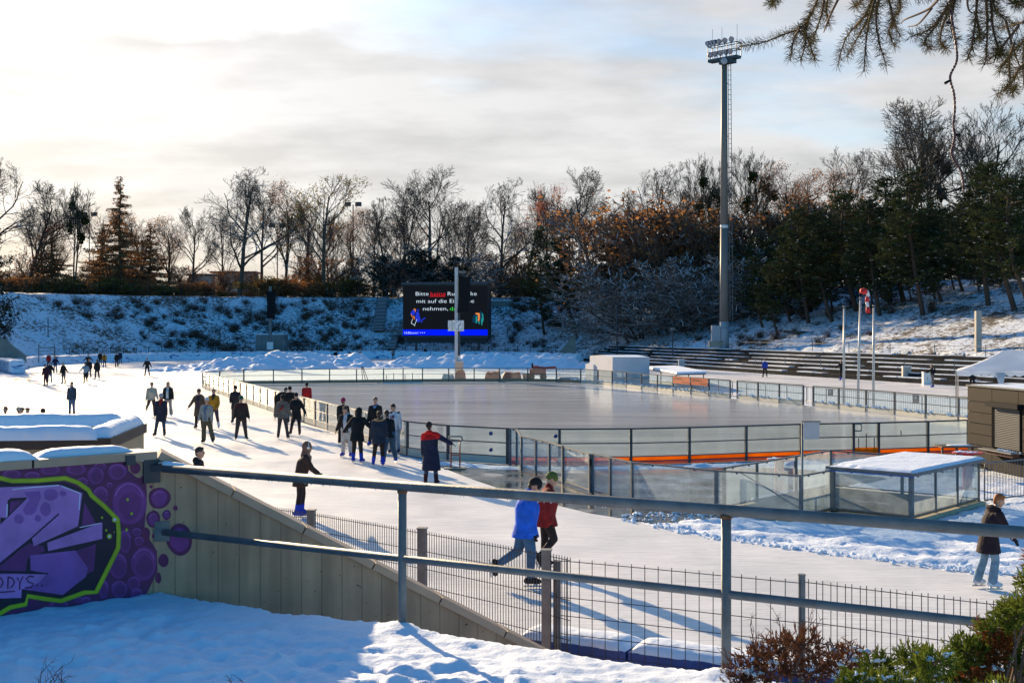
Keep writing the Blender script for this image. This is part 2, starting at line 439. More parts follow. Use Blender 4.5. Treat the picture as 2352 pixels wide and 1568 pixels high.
def bank_mat():
    m, nt, b = newmat('snowy_bank'); co = objco(nt, (1,1,1)); Lk = nt.links
    b.inputs['Roughness'].default_value = 0.8
    geo = nt.nodes.new('ShaderNodeNewGeometry')
    sp = nt.nodes.new('ShaderNodeSeparateXYZ'); Lk.new(geo.outputs['Position'], sp.inputs[0])
    na = N(nt, 'ShaderNodeTexNoise', Scale=1.7, Detail=8.0, Roughness=0.8); nb = N(nt, 'ShaderNodeTexNoise', Scale=0.16, Detail=4.0, Roughness=0.6)
    mp = nt.nodes.new('ShaderNodeMapping'); mp.inputs['Scale'].default_value = (1.0, 0.8, 2.2); Lk.new(co, mp.inputs[0])
    Lk.new(mp.outputs[0], na.inputs['Vector']); Lk.new(co, nb.inputs['Vector'])
    mu = N(nt, 'ShaderNodeMath', operation='MULTIPLY_ADD'); Lk.new(nb.outputs['Fac'], mu.inputs[0]); mu.inputs[1].default_value = 0.45; Lk.new(na.outputs['Fac'], mu.inputs[2])
    r = ramp(nt, mu.outputs[0], [(0.715, 0.0), (0.775, 1.0)])
    hz_ = nt.nodes.new('ShaderNodeMapRange'); Lk.new(sp.outputs[2], hz_.inputs[0]); hz_.inputs[1].default_value = 0.1; hz_.inputs[2].default_value = 0.7
    # the level ground behind the banks is mostly leaf litter
    pl = nt.nodes.new('ShaderNodeMapRange'); Lk.new(sp.outputs[2], pl.inputs[0]); pl.inputs[1].default_value = 10.5; pl.inputs[2].default_value = 11.1; pl.inputs[3].default_value = 0; pl.inputs[4].default_value = 0.12
    mu2 = N(nt, 'ShaderNodeMath', operation='ADD'); Lk.new(mu.outputs[0], mu2.inputs[0]); Lk.new(pl.outputs[0], mu2.inputs[1]); Lk.new(mu2.outputs[0], r.inputs[0])
    f = N(nt, 'ShaderNodeMath', operation='MULTIPLY'); Lk.new(r.outputs[0], f.inputs[0]); Lk.new(hz_.outputs[0], f.inputs[1])
    mx = N(nt, 'ShaderNodeMix', data_type='RGBA'); mx.inputs[6].default_value = (0.74,0.80,0.88,1); mx.inputs[7].default_value = (0.075,0.055,0.04,1)
    Lk.new(f.outputs[0], mx.inputs[0]); Lk.new(mx.outputs[2], b.inputs['Base Color'])
    n3 = N(nt, 'ShaderNodeTexNoise', Scale=2.5, Detail=9.0, Roughness=0.7); Lk.new(co, n3.inputs['Vector'])
    bp = N(nt, 'ShaderNodeBump', Strength=0.7, Distance=0.25); Lk.new(n3.outputs['Fac'], bp.inputs['Height']); Lk.new(bp.outputs[0], b.inputs['Normal'])
    return m
M_BANK = bank_mat()
tag(mb.build('ground', M_BANK, smooth=True), kind='structure')
# the level patch round the stairwell, with its hole
Wd = [(3.75,26.25),(15.0,26.25),(15.0,36.25),(3.75,36.25)]
tag(tess(Wd, [PITPOLY], -0.03).build('snowy_ground', M_SNOW), kind='structure')

# ---- ice
RING_OUT = [(-30,77),(-50,126),(-56,140),(-60,158),(-57,174),(-49,188),(-38,196),(-20,199),(-5,196),(4,187),(10.5,175),(20,146),(26.9,126),(36.9,97.7),(45.5,75),(55.5,50),(61,34),(60,18),(50,10),(32,7.6),(14,8.2),(8,9.3),(4.6,10.6),(1.9,12.2),(0.3,13.2),(-1.1,14.6),(-3.0,16.4),(-6,20),(-9.5,26),(-16,41)]
RING_IN = [G(447.5,893),(-47.5,150),(-47,164),(-41,177),(-30,184),(-15,186),(-3,182),(2,171),(8,155),(15.2,122),(25,94),(33.5,71),(43.5,46.5),(48,32),(44,22),(30,18.5),(18,19.5),
           G(2352,1323),G(2213,1314),G(2087,1296),G(1907,1274),G(1764,1253),G(1657,1238),G(1535,1217),G(1449,1193.5),G(1353,1178),G(1280,1160),G(1169,1129),G(1091,1102.6),G(1024,1076.6),
           G(918,1046),G(840,1017.5),G(763,990),G(709.7,975.3),G(624.7,944.5),G(532,912),G(467,893.5)]
def icemat(name, c1, c2, rough, scr, stretch=(1,1,1), bstr=0.15, rot=0.0):
    m, nt, b = newmat(name); Lk = nt.links; co = objco(nt)
    mp = nt.nodes.new('ShaderNodeMapping'); mp.inputs['Scale'].default_value = stretch; mp.inputs['Rotation'].default_value = (0,0,rot); Lk.new(co, mp.inputs[0])
    n1 = N(nt, 'ShaderNodeTexNoise', Scale=0.35, Detail=8.0, Roughness=0.62); Lk.new(mp.outputs[0], n1.inputs['Vector'])
    r = ramp(nt, n1.outputs['Fac'], [(0.35, c1), (0.65, c2)])
    # skate scratches: thin bright lines
    n2 = N(nt, 'ShaderNodeTexNoise', Scale=0.7, Detail=3.0, Distortion=3.0); Lk.new(mp.outputs[0], n2.inputs['Vector'])
    m2_ = nt.nodes.new('ShaderNodeMapping'); m2_.inputs['Scale'].default_value = (0.5,9.0,1); m2_.inputs['Rotation'].default_value = (0,0,R(28) if rot == 0 else rot); Lk.new(co, m2_.inputs[0])
    w_ = N(nt, 'ShaderNodeTexNoise', Scale=1.6, Detail=9.0, Roughness=0.8, Distortion=1.2); Lk.new(m2_.outputs[0], w_.inputs['Vector'])
    rs = ramp(nt, w_.outputs['Fac'], [(0.49 if rot == 0 else 0.5, 0.0), (0.60, scr)])
    mx = N(nt, 'ShaderNodeMix', data_type='RGBA'); Lk.new(rs.outputs[0], mx.inputs[0]); Lk.new(r.outputs[0], mx.inputs[6]); mx.inputs[7].default_value = ((0.50,0.50,0.51,1) if rot == 0 else (0.85,0.87,0.9,1))
    Lk.new(mx.outputs[2], b.inputs['Base Color'])
    n3 = N(nt, 'ShaderNodeTexNoise', Scale=9.0, Detail=8.0, Roughness=0.75); Lk.new(co, n3.inputs['Vector'])
    rr = ramp(nt, n1.outputs['Fac'], [(0.3, rough*0.7), (0.7, rough*1.3)]); Lk.new(rr.outputs[0], b.inputs['Roughness'])
    bp = N(nt, 'ShaderNodeBump', Strength=bstr, Distance=0.01); ad_ = N(nt, 'ShaderNodeMath', operation='MULTIPLY_ADD'); Lk.new(w_.outputs['Fac'], ad_.inputs[0]); ad_.inputs[1].default_value = 1.5; Lk.new(n3.outputs['Fac'], ad_.inputs[2]); Lk.new(ad_.outputs[0], bp.inputs['Height']); Lk.new(bp.outputs[0], b.inputs['Normal'])
    b.inputs['IOR'].default_value = 1.31
    return m
M_ICE = icemat('skated_ice', (0.76,0.75,0.74), (0.88,0.87,0.86), 0.40, 0.8, bstr=0.7)
M_RINK = icemat('resurfaced_ice', (0.46,0.50,0.55), (0.58,0.60,0.63), 0.13, 0.55, (0.22,1.3,1), 0.03, R(14))
tag(tess(RING_OUT, [RING_IN]).build('ring_ice', M_ICE), kind='structure')

# ---- hockey boards line (plan positions from the photo, rail height RH)
RH = 1.25
def Brd(px, py_): Y = F*(H-RH)/(py_-HY); return Vector(((px-CX)/F*Y, Y, 0))
LEFT = [Brd(*p) for p in ((466,854.0),(482,859),(500,863.5),(532,871.5),(577,882),(622,893.5),(680,907),(739,921),(792,933),(845.5,945),(888,955.5),(928,964.7),(960,969.3),(993,972.6),(1091,979.2),(1166,982))]
NEAR = [Brd(*p) for p in ((1166,982),(1285,983.3),(1449,982.4),(1583,979.7),(1713.6,976),(1839,972.2),(1960,970),(2017.5,969),(2131,966),(2224,963),(2300,960.5),(2370,957))]
FAR = [Brd(*p) for p in ((466,854.0),(504.6,851),(560,848.4),(628,848),(693.5,847.6),(757,846.9),(819,846.5),(881,846),(970.5,845.2),(1030.5,845),(1089,844.7),(1147,844.7),(1212,844.5),(1278,845.2),(1334,847),(1373.5,849),(1406,851.6),(1438.5,854),(1473.5,857),(1510,859.6),(1546,862.6),(1587,865.8),(1628.5,868.8),(1677,872))]
FAR2 = [Brd(*p) for p in ((1693.5,873),(1741,876.4),(1790,880),(1845,883.6))]
FAR3 = [Brd(*p) for p in ((1868,885.4),(1926.5,889.6),(1989,894.4),(2055,899.3),(2126,905),(2201.5,911),(2290,919),(2400,930))]
rink_poly = [p for p in LEFT]+NEAR[1:]+[Vector((26.5,49,0))]+list(reversed(FAR3))+list(reversed(FAR2))+list(reversed(FAR))[:-1]
mbk = tess(rink_poly, z=0.004); tag(mbk.build('rink_ice', M_RINK), kind='structure')
# painted line on the rink ice along the far boards
def ribbon(pts, wd, z, name, mat, off=0.0):
    m_ = MB(); pts = [Vector((p[0], p[1], 0)) for p in pts]
    for i, p in enumerate(pts):
        d = pts[min(i+1, len(pts)-1)]-pts[max(0, i-1)]; d.normalize(); nn = Vector((-d.y, d.x, 0))
        a = p+nn*(off-wd/2); b = p+nn*(off+wd/2)
        m_.v += [(a.x, a.y, z), (b.x, b.y, z)]
        if i: k = 2*i; m_.face((k-2, k, k+1, k-1))
    return tag(m_.build(name, mat, fix=True), kind='structure')

# ---- wet paving between the boards and the ring
def wetmat():
    m, nt, b = newmat('wet_paving_stones'); Lk = nt.links; co = objco(nt)
    n1 = N(nt, 'ShaderNodeTexNoise', Scale=0.55, Detail=7.0, Roughness=0.65); Lk.new(co, n1.inputs['Vector'])
    r = ramp(nt, n1.outputs['Fac'], [(0.36, (0.022,0.024,0.028)), (0.56, (0.06,0.065,0.07)), (0.66, (0.35,0.38,0.42)), (0.72, (0.7,0.75,0.8))])
    Lk.new(r.outputs[0], b.inputs['Base Color'])
    r2 = ramp(nt, n1.outputs['Fac'], [(0.4, 0.06), (0.65, 0.5)]); Lk.new(r2.outputs[0], b.inputs['Roughness'])
    br = N(nt, 'ShaderNodeTexBrick', Scale=1.0); br.inputs['Brick Width'].default_value = 0.45; br.inputs['Row Height'].default_value = 0.45; br.inputs['Mortar Size'].default_value = 0.02
    mp = nt.nodes.new('ShaderNodeMapping'); mp.inputs['Rotation'].default_value = (0,0,R(20)); Lk.new(co, mp.inputs[0]); Lk.new(mp.outputs[0], br.inputs['Vector'])
    n3 = N(nt, 'ShaderNodeTexNoise', Scale=5.0, Detail=5.0); Lk.new(co, n3.inputs['Vector'])
    ad = N(nt, 'ShaderNodeMath', operation='SUBTRACT'); Lk.new(n3.outputs['Fac'], ad.inputs[0]); Lk.new(br.outputs['Fac'], ad.inputs[1])
    bp = N(nt, 'ShaderNodeBump', Strength=0.25, Distance=0.02); Lk.new(ad.outputs[0], bp.inputs['Height']); Lk.new(bp.outputs[0], b.inputs['Normal'])
    return m
M_WET = wetmat()
WET = [G(960,1061),G(1024,1077),G(1091,1103),G(1169,1129.5),G(1280,1161),G(1353,1179),G(1429,1192),G(1500,1200),G(1600,1196),G(1700,1190),pit(-1.6,-0.1),pit(4.3,-0.1),(11.5,37.5),(9,40.2),G(1583,1069),G(1449,1071),G(1285,1073),G(1165,1076),G(1080,1072),G(1000,1064)]
tag(tess(WET, z=-0.004).build('wet_paving', M_WET), kind='structure')
WETL = [(-60,118),(-46.5,118),(-38,98),(-31,82),(-27,72),(-26,55),(-45,55),(-60,90)]
tag(tess(WETL, z=-0.008).build('wet_asphalt', M_WET), kind='structure')

# ---- snow heaps pushed up on the infield, and the churned snow in front
def heightfield(name, x0, x1, y0, y1, step, fn, mat, smooth=True):
    nx_ = int((x1-x0)/step)+1; ny_ = int((y1-y0)/step)+1
    m_ = MB(); hs_ = {}
    for j in range(ny_):
        for i in range(nx_):
            x = x0+i*step; y = y0+j*step; m_.v.append((x, y, fn(x, y)))
    for j in range(ny_-1):
        for i in range(nx_-1):
            a = j*nx_+i; q = (a, a+1, a+nx_+1, a+nx_)
            if max(m_.v[k][2] for k in q) > -0.035: m_.face(q)
    return m_.build(name, mat, smooth=smooth)
def fbm(x, y, s, o=4, z=0.0):
    return noise.fractal(Vector((x*s, y*s, z)), 0.9, 2.1, o)
def segd(x, y, pts):
    best = 1e9; bt = 0; tot = 0
    for i in range(len(pts)-1):
        ax_, ay = pts[i][:2]; bx, by = pts[i+1][:2]; dx, dy = bx-ax_, by-ay
        t = max(0, min(1, ((x-ax_)*dx+(y-ay)*dy)/(dx*dx+dy*dy))); d = math.hypot(x-ax_-t*dx, y-ay-t*dy)
        if d < best: best = d; bt = (i+t)/(len(pts)-1)
    return best, bt
def heapfn(path, wid, top, lump=1.0, seed=0):
    def f(x, y):
        d, t = segd(x, y, path); wv = wid*(0.75+0.5*noise.noise(Vector((x*0.12, y*0.12, seed))))
        e = max(0, 1-d/wv); e = e**0.8
        end = min(1, t*9+0.25, (1-t)*9+0.25)
        vor = noise.voronoi(Vector((x*0.55, y*0.55, seed)))[0][0]
        h = top*e*end*(0.8+0.5*fbm(x, y, 0.16, 3, seed))+lump*min(1, e*3)*(0.34-0.5*vor-0.32*noise.voronoi(Vector((x*1.3, y*1.3, seed)))[0][0]+0.22*fbm(x, y, 1.1, 4, seed)+0.12)
        return h if e > 0 else -0.05
    return f
M_HEAP = snowmat('heaped_snow', (0.74,0.82,0.93), 0.6, 4.0, 0.08)
HA = [(-34,139),(-29,150),(-24,155),(-17.5,155)]
o = heightfield('snow_heap', -42, -10, 126, 170, 0.26, heapfn(HA, 9.0, 1.7, 1.1, 1.0), M_HEAP)
tag(o, 'long lumpy snow heap on the infield left of the speaker pole', 'snow heap', kind='stuff')
HB = [(-15,156),(-8,152),(-3,150),(4,152),(9,150)]
o = heightfield('snow_heap', -23, 15, 142, 162, 0.26, heapfn(HB, 6.5, 1.8, 1.1, 5.0), M_HEAP)
tag(o, 'long lumpy snow heap on the infield round the clock pole', 'snow heap', kind='stuff')
# churned band
inner = [G(2500,1332),G(2352,1323),G(2213,1314),G(2087,1296),G(1907,1274),G(1764,1253),G(1657,1238),G(1535,1217),G(1449,1193.5),G(1400,1186)]
def churn(x, y):
    d, t = segd(x, y, inner)
    # outside the ice edge?
    s = 1 if not inpoly(x, y, RING_OUT) or inpoly(x, y, RING_IN_P) else -1
    if s < 0: return -0.05
    if inpoly(x, y, PITG): return -0.2
    edge = min(1, d/0.35)
    flat = 1.0 if d < 2.6 else max(0.25, 1-(d-2.6)/2.0)
    v = noise.voronoi(Vector((x*1.6, y*2.4, 0)))[0][0]
    rut = 0.05*math.sin((x*0.5+y*1.9)*3.2+2*fbm(x, y, 0.4, 2))
    h = edge*(0.03+flat*(0.06*fbm(x, y, 1.2, 4)+0.07*max(0, 0.42-v)+rut*0.5)+0.03*fbm(x, y, 4.0, 3, 2))
    wet = 1 if not inpoly(x, y, WETP) else 0
    return h*wet-0.012 if wet else -0.05
RING_IN_P = [(p[0], p[1]) for p in RING_IN]; WETP = [(p[0], p[1]) for p in WET]
PITG = [pit(-1.7,-0.2), pit(-1.7,2.2), pit(-0.2,2.2), pit(-0.2,4.3), pit(4.3,4.3), pit(4.3,-0.2)]
PITG = [(p.x, p.y) for p in PITG]
M_CHURN = snowmat('churned_snow', (0.74,0.82,0.93), 0.8, 9.0, 0.05)
tag(heightfield('churned_snow', 2.0, 22.0, 20.0, 36.0, 0.11, churn, M_CHURN), kind='structure')
# snow swept up against the foot of the near boards
nb_path = [(p.x, p.y-0.85) for p in [LEFT[-3]]+LEFT[-2:]+NEAR[1:6]]
def sweep(x, y):
    d, t = segd(x, y, nb_path); e = max(0, 1-d/(0.55+0.3*noise.noise(Vector((x, y, 0)))))
    return (e*0.09+e*0.05*fbm(x, y, 2.2, 4)+(-0.02 if e > 0 else -0.05))
tag(heightfield('swept_snow', -5, 11, 38.5, 43.5, 0.13, sweep, M_CHURN), kind='structure')
# broken snow scattered on the wet paving edge
mb = MB(); rr = random.Random(4)
for k in range(420):
    t = rr.random(); i = rr.randrange(len(inner)-2)
    p = inner[i].lerp(inner[i+1], t) + Vector((rr.gauss(0, 0.15), abs(rr.gauss(0, 0.35)), 0))
    if k % 3 == 0: p = G(1429, 1193).lerp(G(1700, 1190), rr.random())+Vector((0, rr.uniform(-0.3, 1.0), 0))
    s_ = rr.uniform(0.015, 0.06); mb.ball((p.x, p.y, s_*0.4), (s_, s_*rr.uniform(0.7,1.3), s_*0.7), 6, 4)
tag(mb.build('snow_crumbs', M_CHURN), kind='stuff')
# ================================================================== near ground, wall, handrail
CORN = Vector((-2.86, 9.85, 0))                      # plan corner of the wall
DL = (Vector((-3.80, 9.02, 0))-CORN).normalized()    # painted face runs towards the camera
WEND = Vector((0.50, 10.90, 0)); DRT = (WEND-CORN).normalized()
def on_plane(px, py_, p0, n):
    d = Vector(((px-CX)/F, 1.0, -(py_-HY)/F)); o = Vector((0,0,H))
    return o+d*((p0-o).dot(n)/d.dot(n))
NLF = Vector((-DL.y, DL.x, 0));  NLF = NLF if NLF.y < 0 else -NLF
NRF = Vector((-DRT.y, DRT.x, 0)); NRF = NRF if NRF.y < 0 else -NRF
CPX = CX+F*CORN.x/CORN.y
ZC = 4.5-275*9.85/2800                                # top at the corner
wall = empty('concrete_wall', 'sloping concrete stair wall with purple and lime graffiti on its left half', 'wall', (CORN.x, CORN.y, 2.3))
TH = 0.28
LFAR = CORN+DL*6.0
def rel(o, root): 
    o.parent = root; o.matrix_parent_inverse = Matrix.Translation(-Vector(root.location)) if False else o.matrix_parent_inverse
    return o
def child(mb_, name, mats, root, **k):
    """build in world coordinates, parent to root keeping the place"""
    o = mb_.build(name, mats, root, **k); o.location = Vector(o.location)-Vector(root.location); return o
M_WALL = None
def wallmat():
    m, nt, b = newmat('board_marked_concrete'); Lk = nt.links; co = objco(nt)
    mp = nt.nodes.new('ShaderNodeMapping'); mp.inputs['Rotation'].default_value = (0,0,math.atan2(-DRT.y, DRT.x)); Lk.new(co, mp.inputs[0])
    sp = nt.nodes.new('ShaderNodeSeparateXYZ'); Lk.new(mp.outputs[0], sp.inputs[0])
    md = N(nt, 'ShaderNodeMath', operation='PINGPONG'); Lk.new(sp.outputs[0], md.inputs[0]); md.inputs[1].default_value = 0.085
    nz_ = N(nt, 'ShaderNodeTexNoise', Scale=3.0, Detail=6.0); Lk.new(mp.outputs[0], nz_.inputs['Vector'])
    jo = ramp(nt, md.outputs[0], [(0.0, 0.0), (0.006, 1.0)])
    r = ramp(nt, nz_.outputs['Fac'], [(0.3, (0.40,0.25,0.155)), (0.7, (0.50,0.32,0.20))])
    mps = nt.nodes.new('ShaderNodeMapping'); mps.inputs['Scale'].default_value = (6.0,6.0,0.5); Lk.new(co, mps.inputs[0])
    st = N(nt, 'ShaderNodeTexNoise', Scale=1.2, Detail=5.0); Lk.new(mps.outputs[0], st.inputs['Vector'])
    rs = ramp(nt, st.outputs['Fac'], [(0.35, 0.72), (0.6, 1.0)])
    sp2 = N(nt, 'ShaderNodeTexNoise', Scale=28.0, Detail=2.0); Lk.new(co, sp2.inputs['Vector'])
    rp = ramp(nt, sp2.outputs['Fac'], [(0.255, 0.25), (0.275, 1.0)])
    m1 = N(nt, 'ShaderNodeMath', operation='MULTIPLY'); Lk.new(rs.outputs[0], m1.inputs[0]); Lk.new(rp.outputs[0], m1.inputs[1])
    jj = ramp(nt, jo.outputs[0], [(0.0, 0.55), (1.0, 1.0)])
    m2 = N(nt, 'ShaderNodeMath', operation='MULTIPLY'); Lk.new(m1.outputs[0], m2.inputs[0]); Lk.new(jj.outputs[0], m2.inputs[1])
    vs_ = nt.nodes.new('ShaderNodeVectorMath'); vs_.operation = 'SCALE'; Lk.new(r.outputs[0], vs_.inputs[0]); Lk.new(m2.outputs[0], vs_.inputs['Scale'])
    Lk.new(vs_.outputs[0], b.inputs['Base Color']); b.inputs['Roughness'].default_value = 0.92
    bp = N(nt, 'ShaderNodeBump', Strength=0.6, Distance=0.01); Lk.new(m2.outputs[0], bp.inputs['Height']); Lk.new(bp.outputs[0], b.inputs['Normal'])
    return m
M_WALL = wallmat()
# body: left block and sloping block
mb = MB()
bk = -NLF*TH; bk2 = -NRF*TH
zt = ZC-0.065
a0 = CORN; a1 = LFAR; cb_ = CORN+(bk+bk2)*0.5+Vector((0,0.03,0))
def V(p, z): return Vector((p.x, p.y, z))
mb.poly([V(a1,1.4),V(a0,1.4),V(a0,zt),V(a1,zt)]); mb.poly([V(a1,zt),V(a0,zt),V(cb_,zt),V(a1+bk,zt)])
mb.poly([V(a0+bk,0),V(a1+bk,0),V(a1+bk,zt),V(cb_,zt)])
zE = 4.5-760*10.9/2800-0.065
mb.poly([V(a0,0),V(WEND,0),V(WEND,zE),V(a0,zt)]); mb.poly([V(a0,zt),V(WEND,zE),V(WEND+bk2,zE),V(cb_,zt)])
mb.poly([V(WEND+bk2,0),V(cb_,0),V(cb_,zt),V(WEND+bk2,zE)]); mb.poly([V(WEND,0),V(WEND+bk2,0),V(WEND+bk2,zE),V(WEND,zE)])
child(mb, 'wall_face', M_WALL, wall)
M_COP = simple('coping_metal', (0.33,0.25,0.19), 0.45, 0.12, 3.0, metal=0.35, bump=0.05)
# coping (folded metal cap) in lengths
mb = MB()
def cap(p, q, nrm, z1, z2):
    up = Vector((0,0,1)); n_ = 6 if (q-p).length > 3.2 else 4
    for k in range(n_):
        t0, t1 = k/n_, (k+1)/n_-0.003
        c1 = p.lerp(q, t0)-nrm*(TH/2-0.0); c2 = p.lerp(q, t1)-nrm*(TH/2)
        mb.beam(V(c1, z1+(z2-z1)*t0-0.0325), V(c2, z1+(z2-z1)*t1-0.0325), TH+0.05, 0.063)
cap(LFAR, CORN, NLF, ZC, ZC); cap(CORN+DRT*0.01, WEND, NRF, ZC, zE+0.065)
child(mb, 'coping', M_COP, wall)
# snow roll lying on the level coping
mb = MB()
def snowroll(mb, p, q, w, h, seg=0.05, seed=0, lip=0.5):
    L_ = (q-p).length; d = (q-p).normalized(); s_ = Vector((-d.y, d.x, 0)).normalized(); n_ = max(3, int(L_/seg)); prev = None
    for k in range(n_+1):
        t = k/n_; c = p.lerp(q, t); e = min(1, (t*L_)/0.12, ((1-t)*L_)/0.12)**0.5 if L_ > 0.3 else 1
        w_ = w*(0.97+0.10*noise.noise(Vector((t*L_*2.1, seed, 0)))); hh = h*e*(0.95+0.25*noise.noise(Vector((t*L_*1.6, seed+9, 0))))
        o_ = len(mb.v)
        for j in range(9):
            a_ = math.pi*j/8; r_ = 1+0.1*noise.noise(Vector((t*L_*9, j*0.7, seed)))
            mb.v.append(tuple(c+s_*(math.cos(a_)*w_/2*r_)+Vector((0,0,(math.sin(a_)**0.7)*hh*r_-0.004))))
        if prev is not None:
            for j in range(8): mb.face((prev+j, o_+j, o_+j+1, prev+j+1))
        prev = o_
PS = on_plane(340, 1035, CORN, NLF)
snowroll(mb, V(LFAR-NLF*0.14, ZC), V(CORN+DL*0.95-NLF*0.14, ZC), 0.30, 0.085, seed=1)
snowroll(mb, V(CORN+DL*0.93-NLF*0.17, ZC), V(CORN+DL*0.16-NLF*0.17, ZC), 0.22, 0.06, seed=4)
child(mb, 'snow_cap', M_SNOW, wall, smooth=True)

# ---- graffiti: flat paint layers on the wall faces
PC = {'deep': (0.11,0.012,0.085), 'dark': (0.014,0.005,0.022), 'blob': (0.19,0.03,0.20), 'blob2': (0.34,0.10,0.38), 'lil': (0.42,0.17,0.48), 'lil2': (0.25,0.08,0.34),
      'lime': (0.36,0.44,0.01), 'limed': (0.20,0.26,0.01), 'white': (0.62,0.55,0.75), 'ring': (0.12,0.01,0.075), 'mag': (0.15,0.012,0.085), 'inner': (0.14,0.02,0.14)}
PMN = list(PC); PMS = [simple('spray_'+k, PC[k], 0.6, 0.22, 5.0) for k in PMN]
def zz_(p): return (p[0]*0.4486, 1022+p[1]*0.4486)
def clip(poly, cx_, left):
    outp = []
    for i in range(len(poly)):
        a_, b_ = poly[i-1], poly[i]; ia = (a_[0] <= cx_) == left; ib = (b_[0] <= cx_) == left
        if ia != ib:
            t = (cx_-a_[0])/(b_[0]-a_[0]); outp.append((cx_, a_[1]+t*(b_[1]-a_[1])))
        if ib: outp.append(b_)
    return outp
mur = MB(); layer = [0]
def paint(poly, c, bump=True):
    if bump: layer[0] += 1
    off = 0.0012+0.00035*layer[0]
    P_ = [zz_(p) for p in poly]
    for left in (True, False):
        q = clip(P_, CPX, left)
        if len(q) < 3: continue
        n_ = NLF if left else NRF
        pts = [on_plane(x, y, CORN, n_)+n_*off for x, y in q]
        tr = tessellate_polygon([[Vector((x, y, 0)) for x, y in q]])
        o_ = len(mur.v); mur.v += [tuple(p) for p in pts]; mur.cur = PMN.index(c)
        for t in tr:
            a_, b_, c_ = (pts[i] for i in t)
            t = tuple(t) if (b_-a_).cross(c_-a_).dot(n_) > 0 else (t[0], t[2], t[1])
            mur.face([o_+k for k in t])
rm = random.Random(3)
def ell(cx_, cy_, rx, ry, c, n=22, jit=0.05, a0=0, a1=2*math.pi, bump=True):
    ph = rm.uniform(0, 6)
    paint([(cx_+rx*(1+jit*math.sin(3*t+ph))*math.cos(t), cy_+ry*(1+jit*math.sin(2*t+ph))*math.sin(t)) for t in [a0+(a1-a0)*k/n for k in range(n)]], c, bump)
def stroke(pts, wd, c, n=1, bump=True):
    if bump: layer[0] += 1
    P_ = [Vector((*p, 0)) for p in pts]; Lf = []; Rt = []
    for i, p in enumerate(P_):
        d = P_[min(i+1, len(P_)-1)]-P_[max(0, i-1)]; d.normalize(); nn = Vector((-d.y, d.x, 0))*wd/2
        Lf.append(p+nn); Rt.append(p-nn)
    for i in range(len(P_)-1):
        paint([tuple(v[:2]) for v in (Lf[i], Lf[i+1], Rt[i+1], Rt[i])], c, bump=False)
paint([(-600,260),(-600,-5),(0,124),(650,70),(658,130),(700,165),(748,168),(752,260),(740,420),(768,440),(765,480),(803,540),(806,640),(780,700),(750,760),(600,860),(0,960),(-600,1150)], 'deep')
blobs = [(660,295,88,115),(600,135,48,42),(490,155,42,45),(388,120,50,32),(255,125,50,26),(60,148,48,22),(165,155,40,18),(515,255,40,45),(420,190,30,25),(560,205,16,14),
         (735,605,65,85),(700,443,24,20),(712,490,25,24),(640,490,32,60),(605,617,48,65),(685,705,34,35),(610,735,42,45),(530,735,24,50),(512,110,34,20),(700,760,30,30),(440,795,26,20),(300,820,50,30),(400,790,20,16)]
for cx_, cy_, rx, ry in blobs:
    layer[0] = 1
    ell(cx_, cy_, rx, ry, 'blob')
    ell(cx_+rx*0.06, cy_+ry*0.14, rx*0.66, ry*0.62, 'inner')
    # highlight arc along the upper edge
    stroke([(cx_+rx*0.86*math.cos(t), cy_+ry*0.86*math.sin(t)) for t in [math.pi*(1.12+0.78*k/10) for k in range(11)]], max(3, rx*0.07), 'blob2')
layer[0] = 4
for cx_, cy_, rx, ry in ((815,270,57,57),(784,377,36,43),(853,356,22,25),(920,482,66,80)):
    layer[0] = 4; ell(cx_, cy_, rx, ry, 'ring'); ell(cx_, cy_, rx*0.72, ry*0.76, 'blob')
    stroke([(cx_+rx*0.55*math.cos(t), cy_+ry*0.58*math.sin(t)) for t in [math.pi*(1.1+0.6*k/8) for k in range(9)]], max(3, rx*0.08), 'blob2')
for cx_, cy_, rx, ry in ((745,453,23,32),(790,464,13,13),(837,589,27,33),(810,678,16,28),(898,321,12,13),(750,130,12,14),(692,118,27,28),(780,167,7,8),(773,212,8,9),(733,176,16,20)):
    layer[0] = 4; ell(cx_, cy_, rx, ry, 'mag')
layer[0] = 6
paint([(-600,200),(0,184),(330,190),(440,235),(590,385),(600,525),(486,742),(425,744),(310,785),(132,760),(122,805),(0,850),(-600,900)], 'dark')
paint([(430,290),(490,400),(418,412)], 'inner'); paint([(388,540),(490,505),(480,640),(440,660)], 'inner'); paint([(0,600),(150,500),(220,515),(230,540),(140,580),(130,645),(0,640)], 'inner')
paint([(-400,230),(0,215),(305,202),(420,245),(398,414),(172,516),(160,470),(0,598),(-400,760)], 'lil')
paint([(0,406),(0,368),(30,372),(38,282),(52,270),(142,266)], 'dark'); paint([(46,352),(52,286),(118,280)], 'inner')
stroke([(33,366),(36,300)], 6, 'white')
paint([(240,498),(522,393),(522,478),(245,540)], 'lil')
paint([(152,562),(385,537),(448,630),(440,670),(320,765),(110,735),(108,780),(-300,790),(-300,655),(240,655),(155,640)], 'lil2')
paint([(-300,660),(236,658),(200,700),(108,735),(106,780),(-300,790)], 'lil')
stroke([(0,610),(70,555),(160,474),(300,350)], 7, 'dark'); stroke([(0,650),(245,656)], 7, 'dark')
for e in ((258,252,36,32),(320,246,18,15),(232,326,28,34),(192,373,16,18),(95,376,24,26)): layer[0] = 16; ell(*e, 'lil2')
paint([(120,240),(200,233),(209,262),(180,340),(160,356),(130,355),(115,330),(150,275)], 'lil2')
stroke([(62,226),(150,216),(300,204)], 6, 'white'); stroke([(312,208),(408,246),(402,330)], 6, 'white'); stroke([(405,420),(512,398)], 5, 'white')
stroke([(165,572),(383,541),(446,628)], 4, 'blob2')
